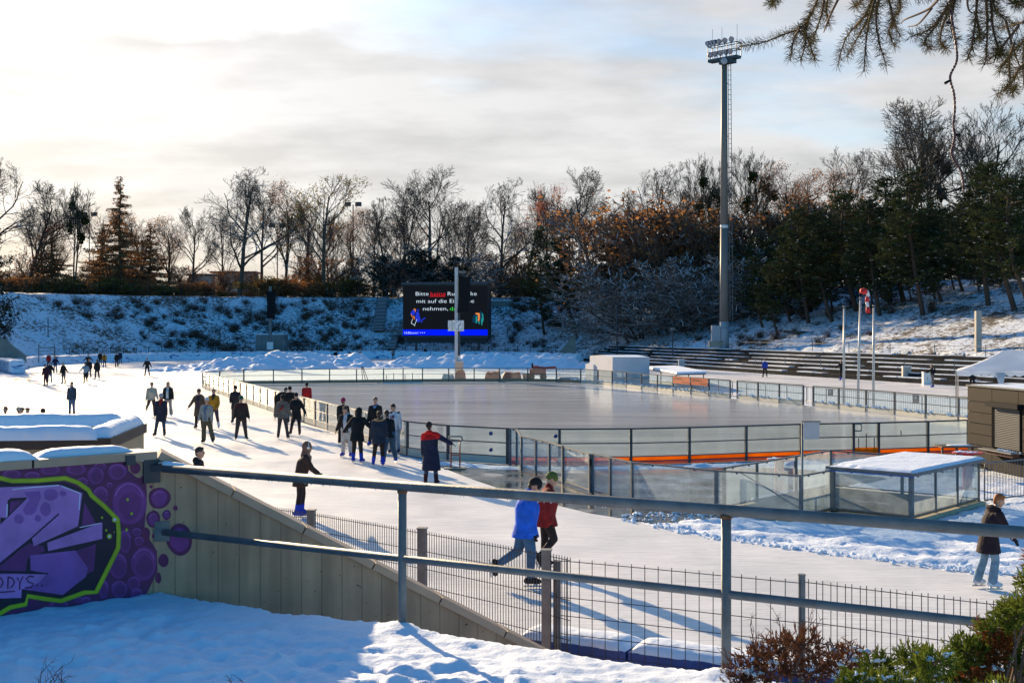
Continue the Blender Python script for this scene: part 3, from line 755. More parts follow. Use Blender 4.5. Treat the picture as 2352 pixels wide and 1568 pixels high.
# lettering DDYS..
for pl in ([(-12,672),(-12,735),(4,722),(14,700),(4,680),(-12,672)], [(40,672),(38,732),(60,722),(72,700),(62,680),(40,672)], [(86,676),(100,704),(116,670)], [(100,704),(98,738)], [(172,672),(150,668),(132,682),(146,700),(168,706),(160,726),(126,728)]):
    layer[0] = 19; stroke(pl, 8, 'deep')
for e in ((188,716,5,6),(212,716,5,6)): ell(*e, 'deep')
stroke([(-20,752),(74,746)], 7, 'deep')
LM = [(-500,120),(0,168),(60,182),(190,180),(330,168),(395,190),(450,228),(466,256),(530,310),(600,380),(606,450),(602,525),(560,610),(490,750),(430,752),(312,795),(230,785),(140,770),(130,812),(50,828),(0,858),(-300,1000)]
stroke(LM, 25, 'limed'); stroke(LM, 17, 'lime')
for x, y, r_, c in ((585,380,15,'lime'),(585,380,8,'white'),(557,465,13,'lime'),(557,465,6,'white'),(650,277,7,'lime'),(671,349,7,'lime'),(519,369,6,'lime'),(541,434,6,'lime'),(645,431,7,'lime'),(581,443,3,'lime')):
    ell(x, y, r_, r_, c)
child(mur, 'graffiti', PMS, wall)

# ---- handrail
HRZ = 3.40
def hr(px, py_): Y = F*(H-HRZ)/(py_-HY); return Vector(((px-CX)/F*Y, Y, HRZ))
r0 = Vector((-2.80, 9.80, HRZ)); dR = (Vector((2.79,6.66,HRZ))-r0).normalized()
rail = empty('handrail', 'grey two bar steel handrail crossing the foreground in front of the ice', 'railing', (r0.x, r0.y, 2.4))
p_end = r0+dR*8.2
mb = MB().tube([r0-dR*0.0, p_end], 0.0355, 20); child(mb, 'top_rail', M_STEEL, rail, smooth=True)
mb = MB().tube([V(r0-dR*0.0, 2.885), V(p_end, 2.885)], 0.0265, 16); child(mb, 'middle_rail', M_STEEL, rail, smooth=True)
def railpt(px):      # point of the rail line seen at picture column px
    k = (px-CX)/F
    t = (k*r0.y-r0.x)/(dR.x-k*dR.y); return r0+dR*t
M_RUST = simple('rusty_weld', (0.16,0.07,0.03), 0.85, 0.4, 20.0)
for px in (924, 1668, 2560):
    p = railpt(px)
    mb = MB().tube([V(p, 1.9), V(p, HRZ-0.02)], 0.031, 18); po = child(mb, 'post', M_STEEL, rail, smooth=True)
    mb = MB().tube([V(p, HRZ-0.05), V(p, HRZ-0.028)], 0.036, 16)
    child(mb, 'weld', M_RUST, rail, smooth=True)
# wall brackets of the rail, cable clip
mb = MB()
mb.box((CORN+DL*0.06+NLF*0.012)+Vector((0,0,HRZ-0.02)), (0.02,0.14,0.20), ax=(NLF, Vector((-NLF.y, NLF.x, 0)), Vector((0,0,1))))
mb.beam(V(CORN+DL*0.06, HRZ), r0+dR*0.05, 0.05, 0.05)
child(mb, 'bracket', M_DKSTEEL, rail)
mb = MB(); mb.box(V(CORN+DRT*0.03+NRF*0.012, 2.885), (0.02,0.12,0.16), ax=(NRF, DRT, Vector((0,0,1)))); child(mb, 'bracket', M_STEEL, rail)
snl = MB(); snl.capsule(r0+dR*0.02+Vector((0,0,0.03)), r0+dR*0.22+Vector((0,0,0.03)), 0.028, 0.02, 10); child(snl, 'snow_cap', M_SNOW, rail, smooth=True)
# icicles under the rail
ri = random.Random(8)
mb = MB()
for k in range(70):
    t = ri.uniform(0.2, 7.5); p = r0+dR*t+Vector((0,0,-0.034)); l_ = ri.uniform(0.004, 0.014)
    mb.tube([p, p-Vector((0,0,l_))], [0.005, 0.001], 5)
M_ICL = simple('clear_ice', (0.6,0.65,0.7), 0.1, 0.05); child(mb, 'icicles', M_ICL, rail)['kind'] = 'stuff'
# cable and junction box on the painted wall
cabl = empty('wall_cable', 'thin pale cable with a small grey junction box near the top of the graffiti wall', 'cable', tuple(on_plane(296, 1057, CORN, NLF)))
P1_ = on_plane(296, 1056, CORN, NLF)
child(MB().box(P1_+NLF*0.02, (0.045,0.075,0.075), ax=(NLF, DL, Vector((0,0,1)))), 'junction_box', M_DKSTEEL, cabl)
cp = smoothpath([on_plane(x, y, CORN, NLF)+NLF*0.012 for x, y in ((302,1058),(320,1056),(340,1062),(352,1068),(364,1070))]+[V(CORN, 0)+Vector((0.02,-0.03,3.44)), r0+dR*0.12+Vector((0,0,0.04))], 5)
child(MB().tube(cp, 0.006, 6), 'cable', M_WHITE, cabl, smooth=True)

# ---- foreground snow: level ground ending at the wall and rail
def sidey(p, q, x, y): return (q.x-p.x)*(y-p.y)-(q.y-p.y)*(x-p.x)
EDGE = [CORN+DL*9, CORN, r0+dR*8.5]
def edge_d(x, y):
    d, t = segd(x, y, EDGE); return d
gx = np.arange(-7.0, 6.0, 0.036); gy = np.arange(3.6, 10.0, 0.036)
m_ = MB(); inside = {}
rl0, rl1 = CORN+Vector((0.0,0.0,0)), r0+dR*8.5
for j, y in enumerate(gy):
    for i, x in enumerate(gx):
        d = edge_d(x, y)
        ins = sidey(CORN, rl1, x, y) < 0 and not (sidey(CORN, LFAR, x, y) < 0 and x < CORN.x+0.0)
        rough = 0.35+0.85*sstep(0.15, 1.1, d)
        v = noise.voronoi(Vector((x*3.6, y*3.6, 0.0)))[0][0]; v2 = noise.voronoi(Vector((x*9, y*9, 4.0)))[0][0]; v = min(v, 0.45)
        z = 2.40+0.035*fbm(x, y, 0.8, 3)+rough*(0.10*(0.45-v)*max(0,0.55+noise.noise(Vector((x*1.1,y*1.1,7))))+0.05*(0.4-v2)+0.03*fbm(x, y, 3.0, 4, 2))+0.006*fbm(x, y, 14, 2)
        pd = min((x-q.x)**2+(y-q.y)**2 for q in (railpt(924), railpt(1668)))
        z += 0.05*math.exp(-pd/0.02)
        if sidey(CORN, LFAR, x, y) >= 0 or x > CORN.x: pass
        # drop past the edge
        sd = -1 if ins else 1
        if sd > 0: z -= min(2.3, (d*2.6)**1.3) if sidey(CORN, rl1, x, y) > 0 else 0.0
        m_.v.append((x, y, z))
nx_ = len(gx)
for j in range(len(gy)-1):
    for i in range(nx_-1):
        a = j*nx_+i; q = (a, a+1, a+nx_+1, a+nx_); x, y = gx[i], gy[j]
        if sidey(CORN, rl1, x, y) > 0 and edge_d(x, y) > 0.5: continue
        m_.face(q)
M_FG = snowmat('foreground_snow', (0.74,0.82,0.93), 0.5, 22.0, 0.02)
tag(m_.build('foreground_snow', M_FG, smooth=True), kind='structure')

# ================================================================== steel mesh fence at the ring's edge
def mesh_fence(name, label, path, top, bot, vs, hs_, posts, postw, tip=0.03, double=False, wr=0.0042):
    f = empty(name, label, 'fence', (path[0].x, path[0].y, 0), 'mesh fences along the edge of the ice')
    mb_ = MB(); P_ = resample([V(p, 0) for p in path], vs)
    for p in P_:
        for dd in ((0,), (-0.03, 0.03))[double]:
            q = p+Vector((dd, 0, 0)); mb_.tube([V(q, bot), V(q, top+tip)], wr, 4, cap=False)
    z = top
    while z > bot:
        for k in range(len(path)-1): mb_.tube([V(path[k], z)+Vector((0,-0.006,0)), V(path[k+1], z)+Vector((0,-0.006,0))], wr, 4, cap=False)
        z -= hs_
    child(mb_, 'wire_mesh', M_WIRE, f)
    for p, ht, rnd in posts:
        m2 = MB()
        if rnd: m2.tube([V(p, bot), V(p, ht)], postw/2, 14); m2.tube([V(p, ht), V(p, ht+0.01)], postw/2+0.004, 14)
        else: m2.box((p.x, p.y, (ht+bot)/2), (postw, postw, ht-bot), R(-8)); m2.box((p.x, p.y, ht+0.008), (postw+0.02, postw+0.02, 0.016), R(-8))
        child(m2, 'post', M_STEEL, f, smooth=False)
    return f
def FP(px, py_, Z): Y = F*(H-Z)/(py_-HY); return Vector(((px-CX)/F*Y, Y, 0))
f1 = [FP(560,1150,2.2), FP(715,1172,2.2), FP(970,1214,2.2), FP(1255,1264,2.2), FP(1310,1275,2.2)]
mesh_fence('mesh_fence', 'dense upright bar mesh fence rising behind the sloping wall', f1, 2.15, 0.4, 0.042, 0.205,
           [(f1[1],2.2,0),(f1[2],2.2,0),(f1[3],2.2,0)], 0.095)
f2 = [FP(1272,1283,2.1)+Vector((0,-0.06,0)), FP(1470,1303,2.1), FP(1676,1320,2.1)+Vector((0,-0.06,0)), FP(1838,1338,2.1)]
mesh_fence('mesh_fence', 'wide square mesh fence between the round post and the tall handrail post', f2, 2.1, 0.4, 0.142, 0.19, [(FP(1280,1284,2.1)+Vector((0,-0.08,0)),2.09,1),(FP(1840,1328,2.1)+Vector((0,-0.03,0)),2.14,1)], 0.07)
f3 = [FP(1850,1336,2.07), FP(2100,1366,2.07), FP(2370,1397,2.07), FP(2600,1425,2.07)]
mesh_fence('mesh_fence', 'doubled square mesh fence at the right behind the junipers', f3, 2.07, 0.4, 0.142, 0.19, [], 0.07, double=True)

# ---- blue crash mats with a snow cushion
def matmat():
    m, nt, b = newmat('blue_vinyl_mat'); Lk = nt.links; co = objco(nt)
    n1 = N(nt, 'ShaderNodeTexNoise', Scale=1.3, Detail=7.0, Roughness=0.6, Distortion=1.0); mp = nt.nodes.new('ShaderNodeMapping'); mp.inputs['Scale'].default_value = (0.5,0.5,1.4); Lk.new(co, mp.inputs[0]); Lk.new(mp.outputs[0], n1.inputs['Vector'])
    r = ramp(nt, n1.outputs['Fac'], [(0.36, (0.015,0.09,0.35)), (0.44, (0.74,0.8,0.88))]); Lk.new(r.outputs[0], b.inputs['Base Color'])
    b.inputs['Roughness'].default_value = 0.6
    n2 = N(nt, 'ShaderNodeTexNoise', Scale=3.0, Detail=6.0); Lk.new(co, n2.inputs['Vector']); bp = N(nt, 'ShaderNodeBump', Strength=0.8, Distance=0.12); Lk.new(n2.outputs['Fac'], bp.inputs['Height']); Lk.new(bp.outputs[0], b.inputs['Normal'])
    return m
M_MATS = matmat(); M_BLUE = simple('blue_vinyl', (0.012,0.06,0.26), 0.5, 0.2, 4.0)
mp_ = [FP(1180,1250,2.2), FP(1262,1266,2.2), FP(1300,1284,2.1), FP(1490,1303,2.1), FP(1680,1320,2.1), FP(1838,1338,2.1), FP(2100,1366,2.07)]
mp_ = [p+Vector((0.16,0.42,0)) for p in mp_]
tt = resample(mp_, 1.25)
lab = ['blue crash mat under a snow cushion beside the end of the sloping wall', 'second blue crash mat with snow on top behind the square mesh fence', 'blue crash mat with snow behind the tall handrail post', 'blue crash mat low behind the brown shrub']
for k in range(min(4, len(tt)-1)):
    p, q = tt[k], tt[k+1]; d = (q-p).normalized(); p = p+d*0.01; q = q-d*0.01
    t = empty('crash_mat', lab[k], 'crash mat', (p.x, p.y, 0), 'snow topped blue crash mats by the mesh fence')
    m2 = MB(); m2.beam(V(p, 0.58), V(q, 0.58), 0.5, 1.16); child(m2, 'pad', M_BLUE, t)
    m2 = MB(); snowroll(m2, V(p, 1.16), V(q, 1.16), 0.53, 0.10, 0.05, seed=k*3); child(m2, 'snow_cap', M_SNOW, t, smooth=True)

# ================================================================== left building roofs
bld = empty('low_building', 'low beige flat roofed building with deep snow on its dark parapet', 'building', (-4.3, 13, 0))
ZB = 3.38
B0 = V(A(250, 985, 2800*(4.5-ZB)/(980-760)), 0); B0 = Vector((-4.22, 12.75, 0))
dB = Vector((-1, -0.10, 0)).normalized(); dN = Vector((-0.12, 1, 0)).normalized()
B1 = B0+dB*7; 
mb = MB(); W_ = 2.05
pp = [B0, B1, B1+dN*W_, B0+dN*W_]
for i in range(4): mb.poly([V(pp[i], 0), V(pp[(i+1) % 4], 0), V(pp[(i+1) % 4], ZB-0.1), V(pp[i], ZB-0.1)])
mb.poly([V(p, ZB-0.28) for p in pp])
child(mb, 'wall', simple('beige_render', (0.34,0.29,0.19), 0.9, 0.08, 1.0), bld, fix=True)
mb = MB()
ctr = (pp[0]+pp[2])/2
for i in range(4):
    a_, b_ = pp[i], pp[(i+1) % 4]; d = (b_-a_).normalized(); s_ = Vector((d.y, -d.x, 0)); s_ = s_ if s_.dot(ctr-a_) > 0 else -s_
    ex = 0.03 if i % 2 == 0 else -0.15
    mb.beam(V(a_-d*ex+s_*0.09, ZB-0.055), V(b_+d*ex+s_*0.09, ZB-0.055), 0.24, 0.11)
child(mb, 'parapet', simple('dark_flashing', (0.035,0.028,0.025), 0.5, 0.2, 3.0, metal=0.3), bld)
mb = MB()
snowroll(mb, V(B0+dB*0.10+dN*0.1, ZB-0.01), V(B1+dN*0.1, ZB-0.01), 0.30, 0.15, seed=2)
snowroll(mb, V(B0+dB*0.12+dN*0.05, ZB-0.01), V(B0+dB*0.12+dN*(W_-0.02), ZB-0.01), 0.26, 0.13, seed=12)
snowroll(mb, V(B0+dB*0.2+dN*(W_-0.1), ZB-0.01), V(B1+dN*(W_-0.1), ZB-0.01), 0.28, 0.15, seed=6)
child(mb, 'snow_cap', M_SNOW, bld, smooth=True)
mb = MB(); mb.poly([V(p, ZB-0.16)+(ctr-p)*0.06 for p in pp]); child(mb, 'roof_snow', M_SNOW, bld)
# ================================================================== rink boards
M_CREAM = simple('cream_board', (0.50,0.48,0.40), 0.6, 0.12, 1.2)
M_ORANGE = leafmat('orange_plank', (0.72,0.24,0.01), (0.88,0.36,0.02), trans=0.55)
M_ORDULL = simple('dull_orange_board', (0.33,0.20,0.12), 0.6, 0.2, 1.0)
M_PALEOR = leafmat('pale_red_foil', (0.55,0.18,0.09), (0.65,0.24,0.13), trans=0.4)
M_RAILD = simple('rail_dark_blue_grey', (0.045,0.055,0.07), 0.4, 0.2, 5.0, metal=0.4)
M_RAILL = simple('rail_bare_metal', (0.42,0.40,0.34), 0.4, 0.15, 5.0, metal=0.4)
def boards(label, path, post_idx, kick, kmat, rmat, kick_h=0.27, pw=0.09, side=1, mids=True, planks=None, tops=None, pmat=None):
    """post_idx: path points that carry posts; glass between them"""
    b = empty('rink_boards', label, 'rink boards', tuple(path[0]), 'sections of the ice hockey rink boards')
    mb_ = MB()
    for k in range(len(path)-1): mb_.beam(V(path[k], RH-0.025), V(path[k+1], RH-0.025), 0.07, 0.05)
    child(mb_, 'top_rail', rmat, b)
    mb_ = MB()
    for k in range(len(path)-1): mb_.beam(V(path[k], 0.74), V(path[k+1], 0.74), 0.04, 0.035)
    child(mb_, 'middle_rail', rmat, b)
    mb_ = MB()
    for k in range(len(path)-1): mb_.beam(V(path[k], 0.29), V(path[k+1], 0.29), 0.06, 0.03)
    child(mb_, 'lower_rail', rmat, b)
    mb_ = MB()
    for k in range(len(path)-1): mb_.beam(V(path[k], kick_h/2+0.01), V(path[k+1], kick_h/2+0.01), 0.045, kick_h-0.02)
    child(mb_, 'kick_board', kmat, b)
    for i in range(len(path)):
        if i not in post_idx: continue
        d = (path[min(i+1, len(path)-1)]-path[max(i-1, 0)]).normalized()
        m2 = MB(); m2.beam(V(path[i]-d*pw/2, 0.62), V(path[i]+d*pw/2, 0.62), 0.085, 1.18); child(m2, 'post', pmat or rmat, b)
    for k in range(len(post_idx)-1):
        seg = path[post_idx[k]:post_idx[k+1]+1]; m2 = MB()
        for j in range(len(seg)-1):
            for z0, z1 in ((0.31,0.72),(0.76,RH-0.05)):
                d = (seg[j+1]-seg[j]).normalized(); m2.beam(V(seg[j]+d*0.045, (z0+z1)/2), V(seg[j+1]-d*0.045, (z0+z1)/2), 0.008, z1-z0)
        child(m2, 'glass_pane', M_GLASS, b)
    return b
# left side: re-divide into 2.45 m bays from the gate
LP = resample(smoothpath(LEFT, 5), 2.45)
nL = len(LP)
cut = max(i for i in range(nL) if LP[i].y > 44.6)
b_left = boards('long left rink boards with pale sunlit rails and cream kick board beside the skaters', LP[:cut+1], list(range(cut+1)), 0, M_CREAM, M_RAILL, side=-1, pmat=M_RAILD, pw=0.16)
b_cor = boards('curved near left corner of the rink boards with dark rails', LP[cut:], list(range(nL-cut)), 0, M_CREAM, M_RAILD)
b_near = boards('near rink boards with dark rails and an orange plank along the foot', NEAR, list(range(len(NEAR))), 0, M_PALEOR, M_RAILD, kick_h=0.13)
mb = MB()
for k in range(len(NEAR)-1):
    d = (NEAR[k+1]-NEAR[k]).normalized(); mb.beam(V(NEAR[k]+d*0.05, 0.205), V(NEAR[k+1]-d*0.05, 0.205), 0.05, 0.125)
child(mb, 'orange_plank', M_ORANGE, b_near)
mb = MB()
for k in range(len(NEAR)-1): mb.beam(V(NEAR[k], 0.135)+Vector((0,-0.05,0)), V(NEAR[k+1], 0.135)+Vector((0,-0.05,0)), 0.05, 0.035)
child(mb, 'lower_rail', M_RAILD, b_near)
mb = MB()     # gate frame with uprights and closing bracket
ga, gb = NEAR[6], NEAR[7]
for t in (0.2, 0.5, 0.82): q = ga.lerp(gb, t)+Vector((0,-0.03,0)); mb.beam(V(q, 0.12), V(q, 0.85 if t == 0.5 else 0.7), 0.035, 0.035)
child(mb, 'gate_upright', M_DKSTEEL, b_near)['kind'] = 'stuff'
child(MB().beam(V(ga.lerp(gb, 0.04)+Vector((0,-0.04,0)), 0.26), V(ga.lerp(gb, 0.96)+Vector((0,-0.04,0)), 0.26), 0.03, 0.2), 'gate_panel', M_ORANGE, b_near)
q = ga+Vector((0,-0.06,0)); mb = MB()
for (x0, z0, x1, z1) in ((0.03,1.2,0.26,1.2),(0.26,1.22,0.26,0.95),(0.03,0.96,0.26,0.96)): mb.beam((q.x+x0, q.y, z0), (q.x+x1, q.y, z1), 0.04, 0.045)
child(mb, 'gate_latch', M_STEEL, b_near)
child(MB().beam(V(NEAR[7].lerp(NEAR[8], 0.45), 0.74), V(NEAR[7].lerp(NEAR[8], 0.45), 0.93), 0.04, 0.04), 'latch_handle', M_STEEL, b_near)
M_BLUEKNOB = simple('blue_knob', (0.02,0.05,0.2), 0.5)
for px, z in ((1127.5,1.05),(1127.5,0.5)):
    q = A(px, 1000, 41.2); child(MB().ball((q.x, q.y-0.1, z), (0.07,0.03,0.07), 8, 6), 'blue_knob', M_BLUEKNOB, b_cor, smooth=True)
q = A(1276, 1000, 40.7); child(MB().ball((q.x, q.y-0.06, 1.0), (0.07,0.03,0.07), 8, 6), 'blue_knob', M_BLUEKNOB, b_near, smooth=True)
def everyn(path, idx): return idx
i_split = 15
b_far = boards('far rink boards along the end of the rink with dark rails', FAR[:i_split], [0,1,2,3,4,5,6,7,8,9,10,11,12,13,14], 0, M_ORDULL, M_RAILD)
b_fr = boards('far right rink boards carrying two orange banners', FAR[i_split-1:], list(range(len(FAR)-i_split+1)), 0, M_CREAM, M_RAILD)
b_f2 = boards('short stretch of rink boards between the two gaps on the right', FAR2, [0,1,2,3], 0, M_CREAM, M_RAILD)
b_f3 = boards('right rink boards running towards the brown kiosk', FAR3, list(range(len(FAR3))), 0, M_CREAM, M_RAILD)
# double gate in the far boards
mb = MB(); ga, gb = FAR[7], FAR[8]
for t in (0.07, 0.26, 0.55, 0.74): q = ga.lerp(gb, t); mb.beam(V(q, 0.1), V(q, 0.85 if t in (0.26, 0.74) else 0.7), 0.05, 0.05)
child(mb, 'gate_upright', M_DKSTEEL, b_far)['kind'] = 'stuff'
child(MB().beam(V(ga.lerp(gb, 0.5), 0.1), V(ga.lerp(gb, 0.5), 1.22), 0.08, 0.08), 'gate_post', M_RAILD, b_far)
child(MB().beam(V(ga, 0.02)+Vector((0,-0.1,0)), V(gb, 0.02)+Vector((0,-0.1,0)), 0.12, 0.05), 'gate_sill', M_WHITE, b_far)
# snow caught on the kick ledge of the right boards
mb = MB(); rs_ = random.Random(5)
for path in (FAR[13:], FAR2, FAR3):
    for k in range(len(path)-1):
        L_ = (path[k+1]-path[k]).length
        for j in range(int(L_*2.2)):
            p = path[k].lerp(path[k+1], rs_.random()); s_ = rs_.uniform(0.03, 0.09); mb.ball((p.x, p.y, 0.31+s_*0.4), (s_*1.4, s_, s_), 6, 4)
tag(mb.build('ledge_snow', M_SNOW), kind='stuff')
# white line painted at the foot of the right boards
for path in (FAR[14:], FAR2, FAR3): ribbon(path, 0.16, 0.008, 'painted_line', M_WHITE, off=-0.45)
# orange banners with dark lettering
M_BAN = simple('orange_banner_cloth', (0.55,0.085,0.012), 0.7, 0.12, 1.0)
M_BANT = simple('banner_dark_print', (0.16,0.03,0.012), 0.7, 0.1)
for k, (i0, lb) in enumerate(((20,'left orange banner with faint dark print tied to the far right boards'),(21,'right orange banner with faint dark print tied to the far right boards'))):
    p, q = FAR[i0], FAR[i0+1]; d = (q-p).normalized(); n_ = Vector((-d.y, d.x, 0)); n_ = n_ if n_.y < 0 else -n_
    t = empty('banner', lb, 'banner', (p.x, p.y, 0.7), 'orange banners on the boards')
    a_, b_ = V(p+d*0.12+n_*0.06, 0.97), V(q-d*0.08+n_*0.06, 0.97)
    child(MB().beam(a_, b_, 0.01, 0.5), 'sheet', M_BAN, t)
    mb = MB(); rb = random.Random(k)
    for row, (t0, t1, zc) in enumerate(((0.08,0.48,1.1),(0.05,0.62,1.03),(0.55,0.95,0.84))):
        u = t0
        while u < t1:
            du = rb.uniform(0.015, 0.05); hh = rb.uniform(0.035, 0.07)
            mb.beam(a_.lerp(b_, u)*1.0+n_*0.008+Vector((0,0,zc-0.97)), a_.lerp(b_, u+du)+n_*0.008+Vector((0,0,zc-0.97)), 0.002, hh); u += du+0.008
    child(mb, 'print', M_BANT, t)['kind'] = 'stuff'

# ================================================================== glass partition leading to the stairwell
def panelrun(root, path, Zt, Zb, rails=(True, True), pw=0.07, posts=True, clips=True, gm=M_FOG, skip_first=False, rmat=None, skip_last=False):
    rmat = rmat or M_STEEL
    for k in range(len(path)-1):
        a_, b_ = path[k], path[k+1]; d = (b_-a_).normalized()
        mb_ = MB(); mb_.beam(V(a_, Zt[k]-0.02), V(b_, Zt[k+1]-0.02), 0.065, 0.035); child(mb_, 'top_rail', rmat, root)
        if rails[1]: mb_ = MB(); mb_.beam(V(a_, Zb+0.08), V(b_, Zb+0.08), 0.05, 0.035); child(mb_, 'lower_rail', rmat, root)
        mb_ = MB(); o_ = 0.03
        p0, p1 = a_+d*o_, b_-d*o_
        nn = Vector((-d.y, d.x, 0))*0.004
        z0, z1, z2 = Zb+0.11, Zt[k]-0.045, Zt[k+1]-0.045
        q = [V(p0-nn, z0), V(p1-nn, z0), V(p1-nn, z2), V(p0-nn, z1)]; q2 = [V(p0+nn, z0), V(p1+nn, z0), V(p1+nn, z2), V(p0+nn, z1)]
        mb_.v += [tuple(v) for v in q+q2]
        for f_ in ((0,1,2,3),(7,6,5,4),(0,4,5,1),(1,5,6,2),(2,6,7,3),(3,7,4,0)): mb_.face(f_)
        child(mb_, 'glass_pane', gm, root)
        if clips:
            for t in ((0.25, 0.75) if (b_-a_).length > 1.2 else (0.5,)):
                c_ = a_.lerp(b_, t); z = Zt[k]+(Zt[k+1]-Zt[k])*t-0.055
                child(MB().box((c_.x, c_.y, z), (0.03,0.04,0.04), math.atan2(d.y, d.x)), 'clip', M_DKSTEEL, root)
    for k, p in enumerate(path):
        if (k == 0 and skip_first) or (k == len(path)-1 and skip_last): continue
        d = (path[min(k+1, len(path)-1)]-path[max(0, k-1)]).normalized()
        child(MB().box((p.x, p.y, (Zb+Zt[k]-0.04)/2), (pw, pw, Zt[k]-0.04-Zb), math.atan2(d.y, d.x)), 'post', rmat, root)
def at_top(px, py_, Z): Y = F*(H-Z)/(py_-HY); return Vector(((px-CX)/F*Y, Y, 0))
part = empty('glass_partition', 'glass panel partition running from the near boards towards the stairwell', 'glass fence', tuple(NEAR[0]), None)
pA = [NEAR[0]+Vector((0.08,-0.12,0)), at_top(1187,986.4,1.22), at_top(1198,1000,1.12), at_top(1231,1007,1.12), at_top(1262,1014,1.12), at_top(1293,1023,1.12)]
panelrun(part, pA, [1.25,1.25,1.12,1.12,1.12,1.12], 0.0)
pB = [at_top(1295,1024.5,1.1), at_top(1355,1041.5,1.1)]
panelrun(part, pB, [1.1,1.1], 0.02, skip_first=True)
pC = [at_top(1361,1040,1.12), at_top(1402,1049,1.12), at_top(1452,1059.8,1.12)]
panelrun(part, pC, [1.12]*3, 0.0)
pD = [at_top(1453,1060,1.12), at_top(1547,1070,1.1), at_top(1645,1078.5,1.1), at_top(1742,1085.5,1.1), pit(-1.5,2.05)+Vector((0,0.03,0))]
panelrun(part, pD[:1]+pD[2:3]+pD[4:5], [1.12,1.1,1.1], 0.0, skip_first=True, skip_last=True)
child(MB().box((pB[1].x, pB[1].y-0.06, 0.86), (0.05,0.05,0.2)), 'lock', M_BLACK, part)

# ================================================================== stairwell enclosure
st = empty('stairwell_enclosure', 'glass walled stairwell with a snow covered flat roof over a concrete pit', 'shelter', tuple(pit(0,2.05)))
M_PITC = simple('pit_concrete', (0.40,0.36,0.25), 0.9, 0.15, 1.5)
mb = MB()
PP = PITPOLY
for i in range(len(PP)):
    a_, b_ = PP[i], PP[(i+1) % len(PP)]; mb.poly([V(a_,-2.6), V(b_,-2.6), V(b_,0.0), V(a_,0.0)])
    d = (b_-a_).normalized(); n_ = Vector((-d.y, d.x, 0))
    c_ = (a_+b_)/2
    if inpoly((c_+n_*0.1).x, (c_+n_*0.1).y, [(p.x, p.y) for p in PP]): n_ = -n_
    mb.beam(V(a_+n_*0.1, 0.02), V(b_+n_*0.1, 0.02), 0.2, 0.16)
mb.poly([V(p, -2.6) for p in PP])
child(mb, 'pit_wall', M_PITC, st)
for k in range(9):
    c_ = pit(3.6-k*0.3, 1.0); child(MB().box((c_.x, c_.y, -0.15-k*0.17), (0.31,1.9,0.04), math.atan2(PU.y, PU.x)), 'step', M_CONC, st)
Zp = 0.08
panelrun(st, [pit(-1.5,2.05), pit(0,2.05)], [1.1,1.1], Zp, clips=True)
panelrun(st, [pit(-1.5,-0.05), pit(0.05,-0.05), pit(2.1,-0.05), pit(4.1,-0.05)], [1.13,1.13,1.15,1.15], Zp)
panelrun(st, [pit(4.1,-0.05), pit(4.1,2.05)], [1.15,1.15], Zp, skip_first=True, skip_last=True)
panelrun(st, [pit(0,2.1), pit(0,4.1)], [1.13,1.13], Zp, pw=0.10)
panelrun(st, [pit(0,4.12), pit(1.35,4.12), pit(2.7,4.12), pit(4.1,4.12)], [1.13]*4, Zp, pw=0.05)
panelrun(st, [pit(4.1,4.12), pit(4.1,2.05)], [1.13,1.13], Zp, skip_first=True)
mb = MB()
rc_ = [pit(-0.12,2.0), pit(-0.12,4.25), pit(4.25,4.25), pit(4.25,2.0)]
for i in range(4): mb.beam(V(rc_[i], 1.155), V(rc_[(i+1) % 4], 1.155), 0.06, 0.07)
child(mb, 'roof_frame', M_STEEL, st)
child(MB().prism(rc_, 1.14, 1.185), 'roof', simple('roof_panel', (0.1,0.13,0.2), 0.5), st, fix=True)
child(MB().beam(V(rc_[0]+Vector((-0.04,-0.03,0)), 1.10), V(rc_[1]+Vector((-0.04,-0.03,0)), 1.10), 0.02, 0.02), 'blue_cord', simple('blue_cord', (0.01,0.12,0.45), 0.5), st)
mb = MB(); n1_, n2_ = 46, 28
for j in range(n2_+1):
    for i in range(n1_+1):
        u, v = i/n1_, j/n2_; p = pit(-0.1+4.33*u, 2.02+2.2*v)
        e = min(1, min(u, 1-u)*4.33/0.07, min(v, 1-v)*2.2/0.07)
        thin = 0.25 if u+v*0.5 < 0.17+0.1*noise.noise(Vector((u*9, v*9, 0))) else 1
        mb.v.append((p.x, p.y, 1.187+e**0.5*0.055*thin+e*0.012*fbm(p.x, p.y, 2.2, 4)))
for j in range(n2_):
    for i in range(n1_): a = j*(n1_+1)+i; mb.face((a, a+1, a+n1_+2, a+n1_+1))
child(mb, 'roof_snow', M_SNOW, st, smooth=True)
mb = MB(); mb.capsule(pit(0.2,-0.2,0.1), pit(4,-0.2,0.1), 0.1, 0.1, 8); child(mb, 'snow_ridge', M_CHURN, st, smooth=True)
# brace bars inside
child(MB().beam(pit(-1.2,0.2,1.0), pit(0.3,1.6,-0.2), 0.03, 0.03), 'brace', M_DKSTEEL, st)

# sign board on a pole at the corner of the partition
sg = empty('pole_sign', 'blank pale sign plate on a thin pole behind the corner of the glass partition', 'sign', tuple(pit(-1.62,2.15)))
pb = pit(-1.62,2.15); Yp = pb.y
child(MB().tube([V(pb, 0), V(pb, 2.33)], 0.026, 10), 'pole', M_STEEL, sg, smooth=True)
child(MB().box((pb.x+0.215, pb.y, 2.16), (0.37,0.02,0.40)), 'plate', simple('pale_plate', (0.42,0.39,0.40), 0.5, 0.1, 3.0), sg)
child(MB().box((pb.x+0.2, pb.y, 2.375), (0.46,0.05,0.03)), 'plate_cap', M_STEEL, sg)

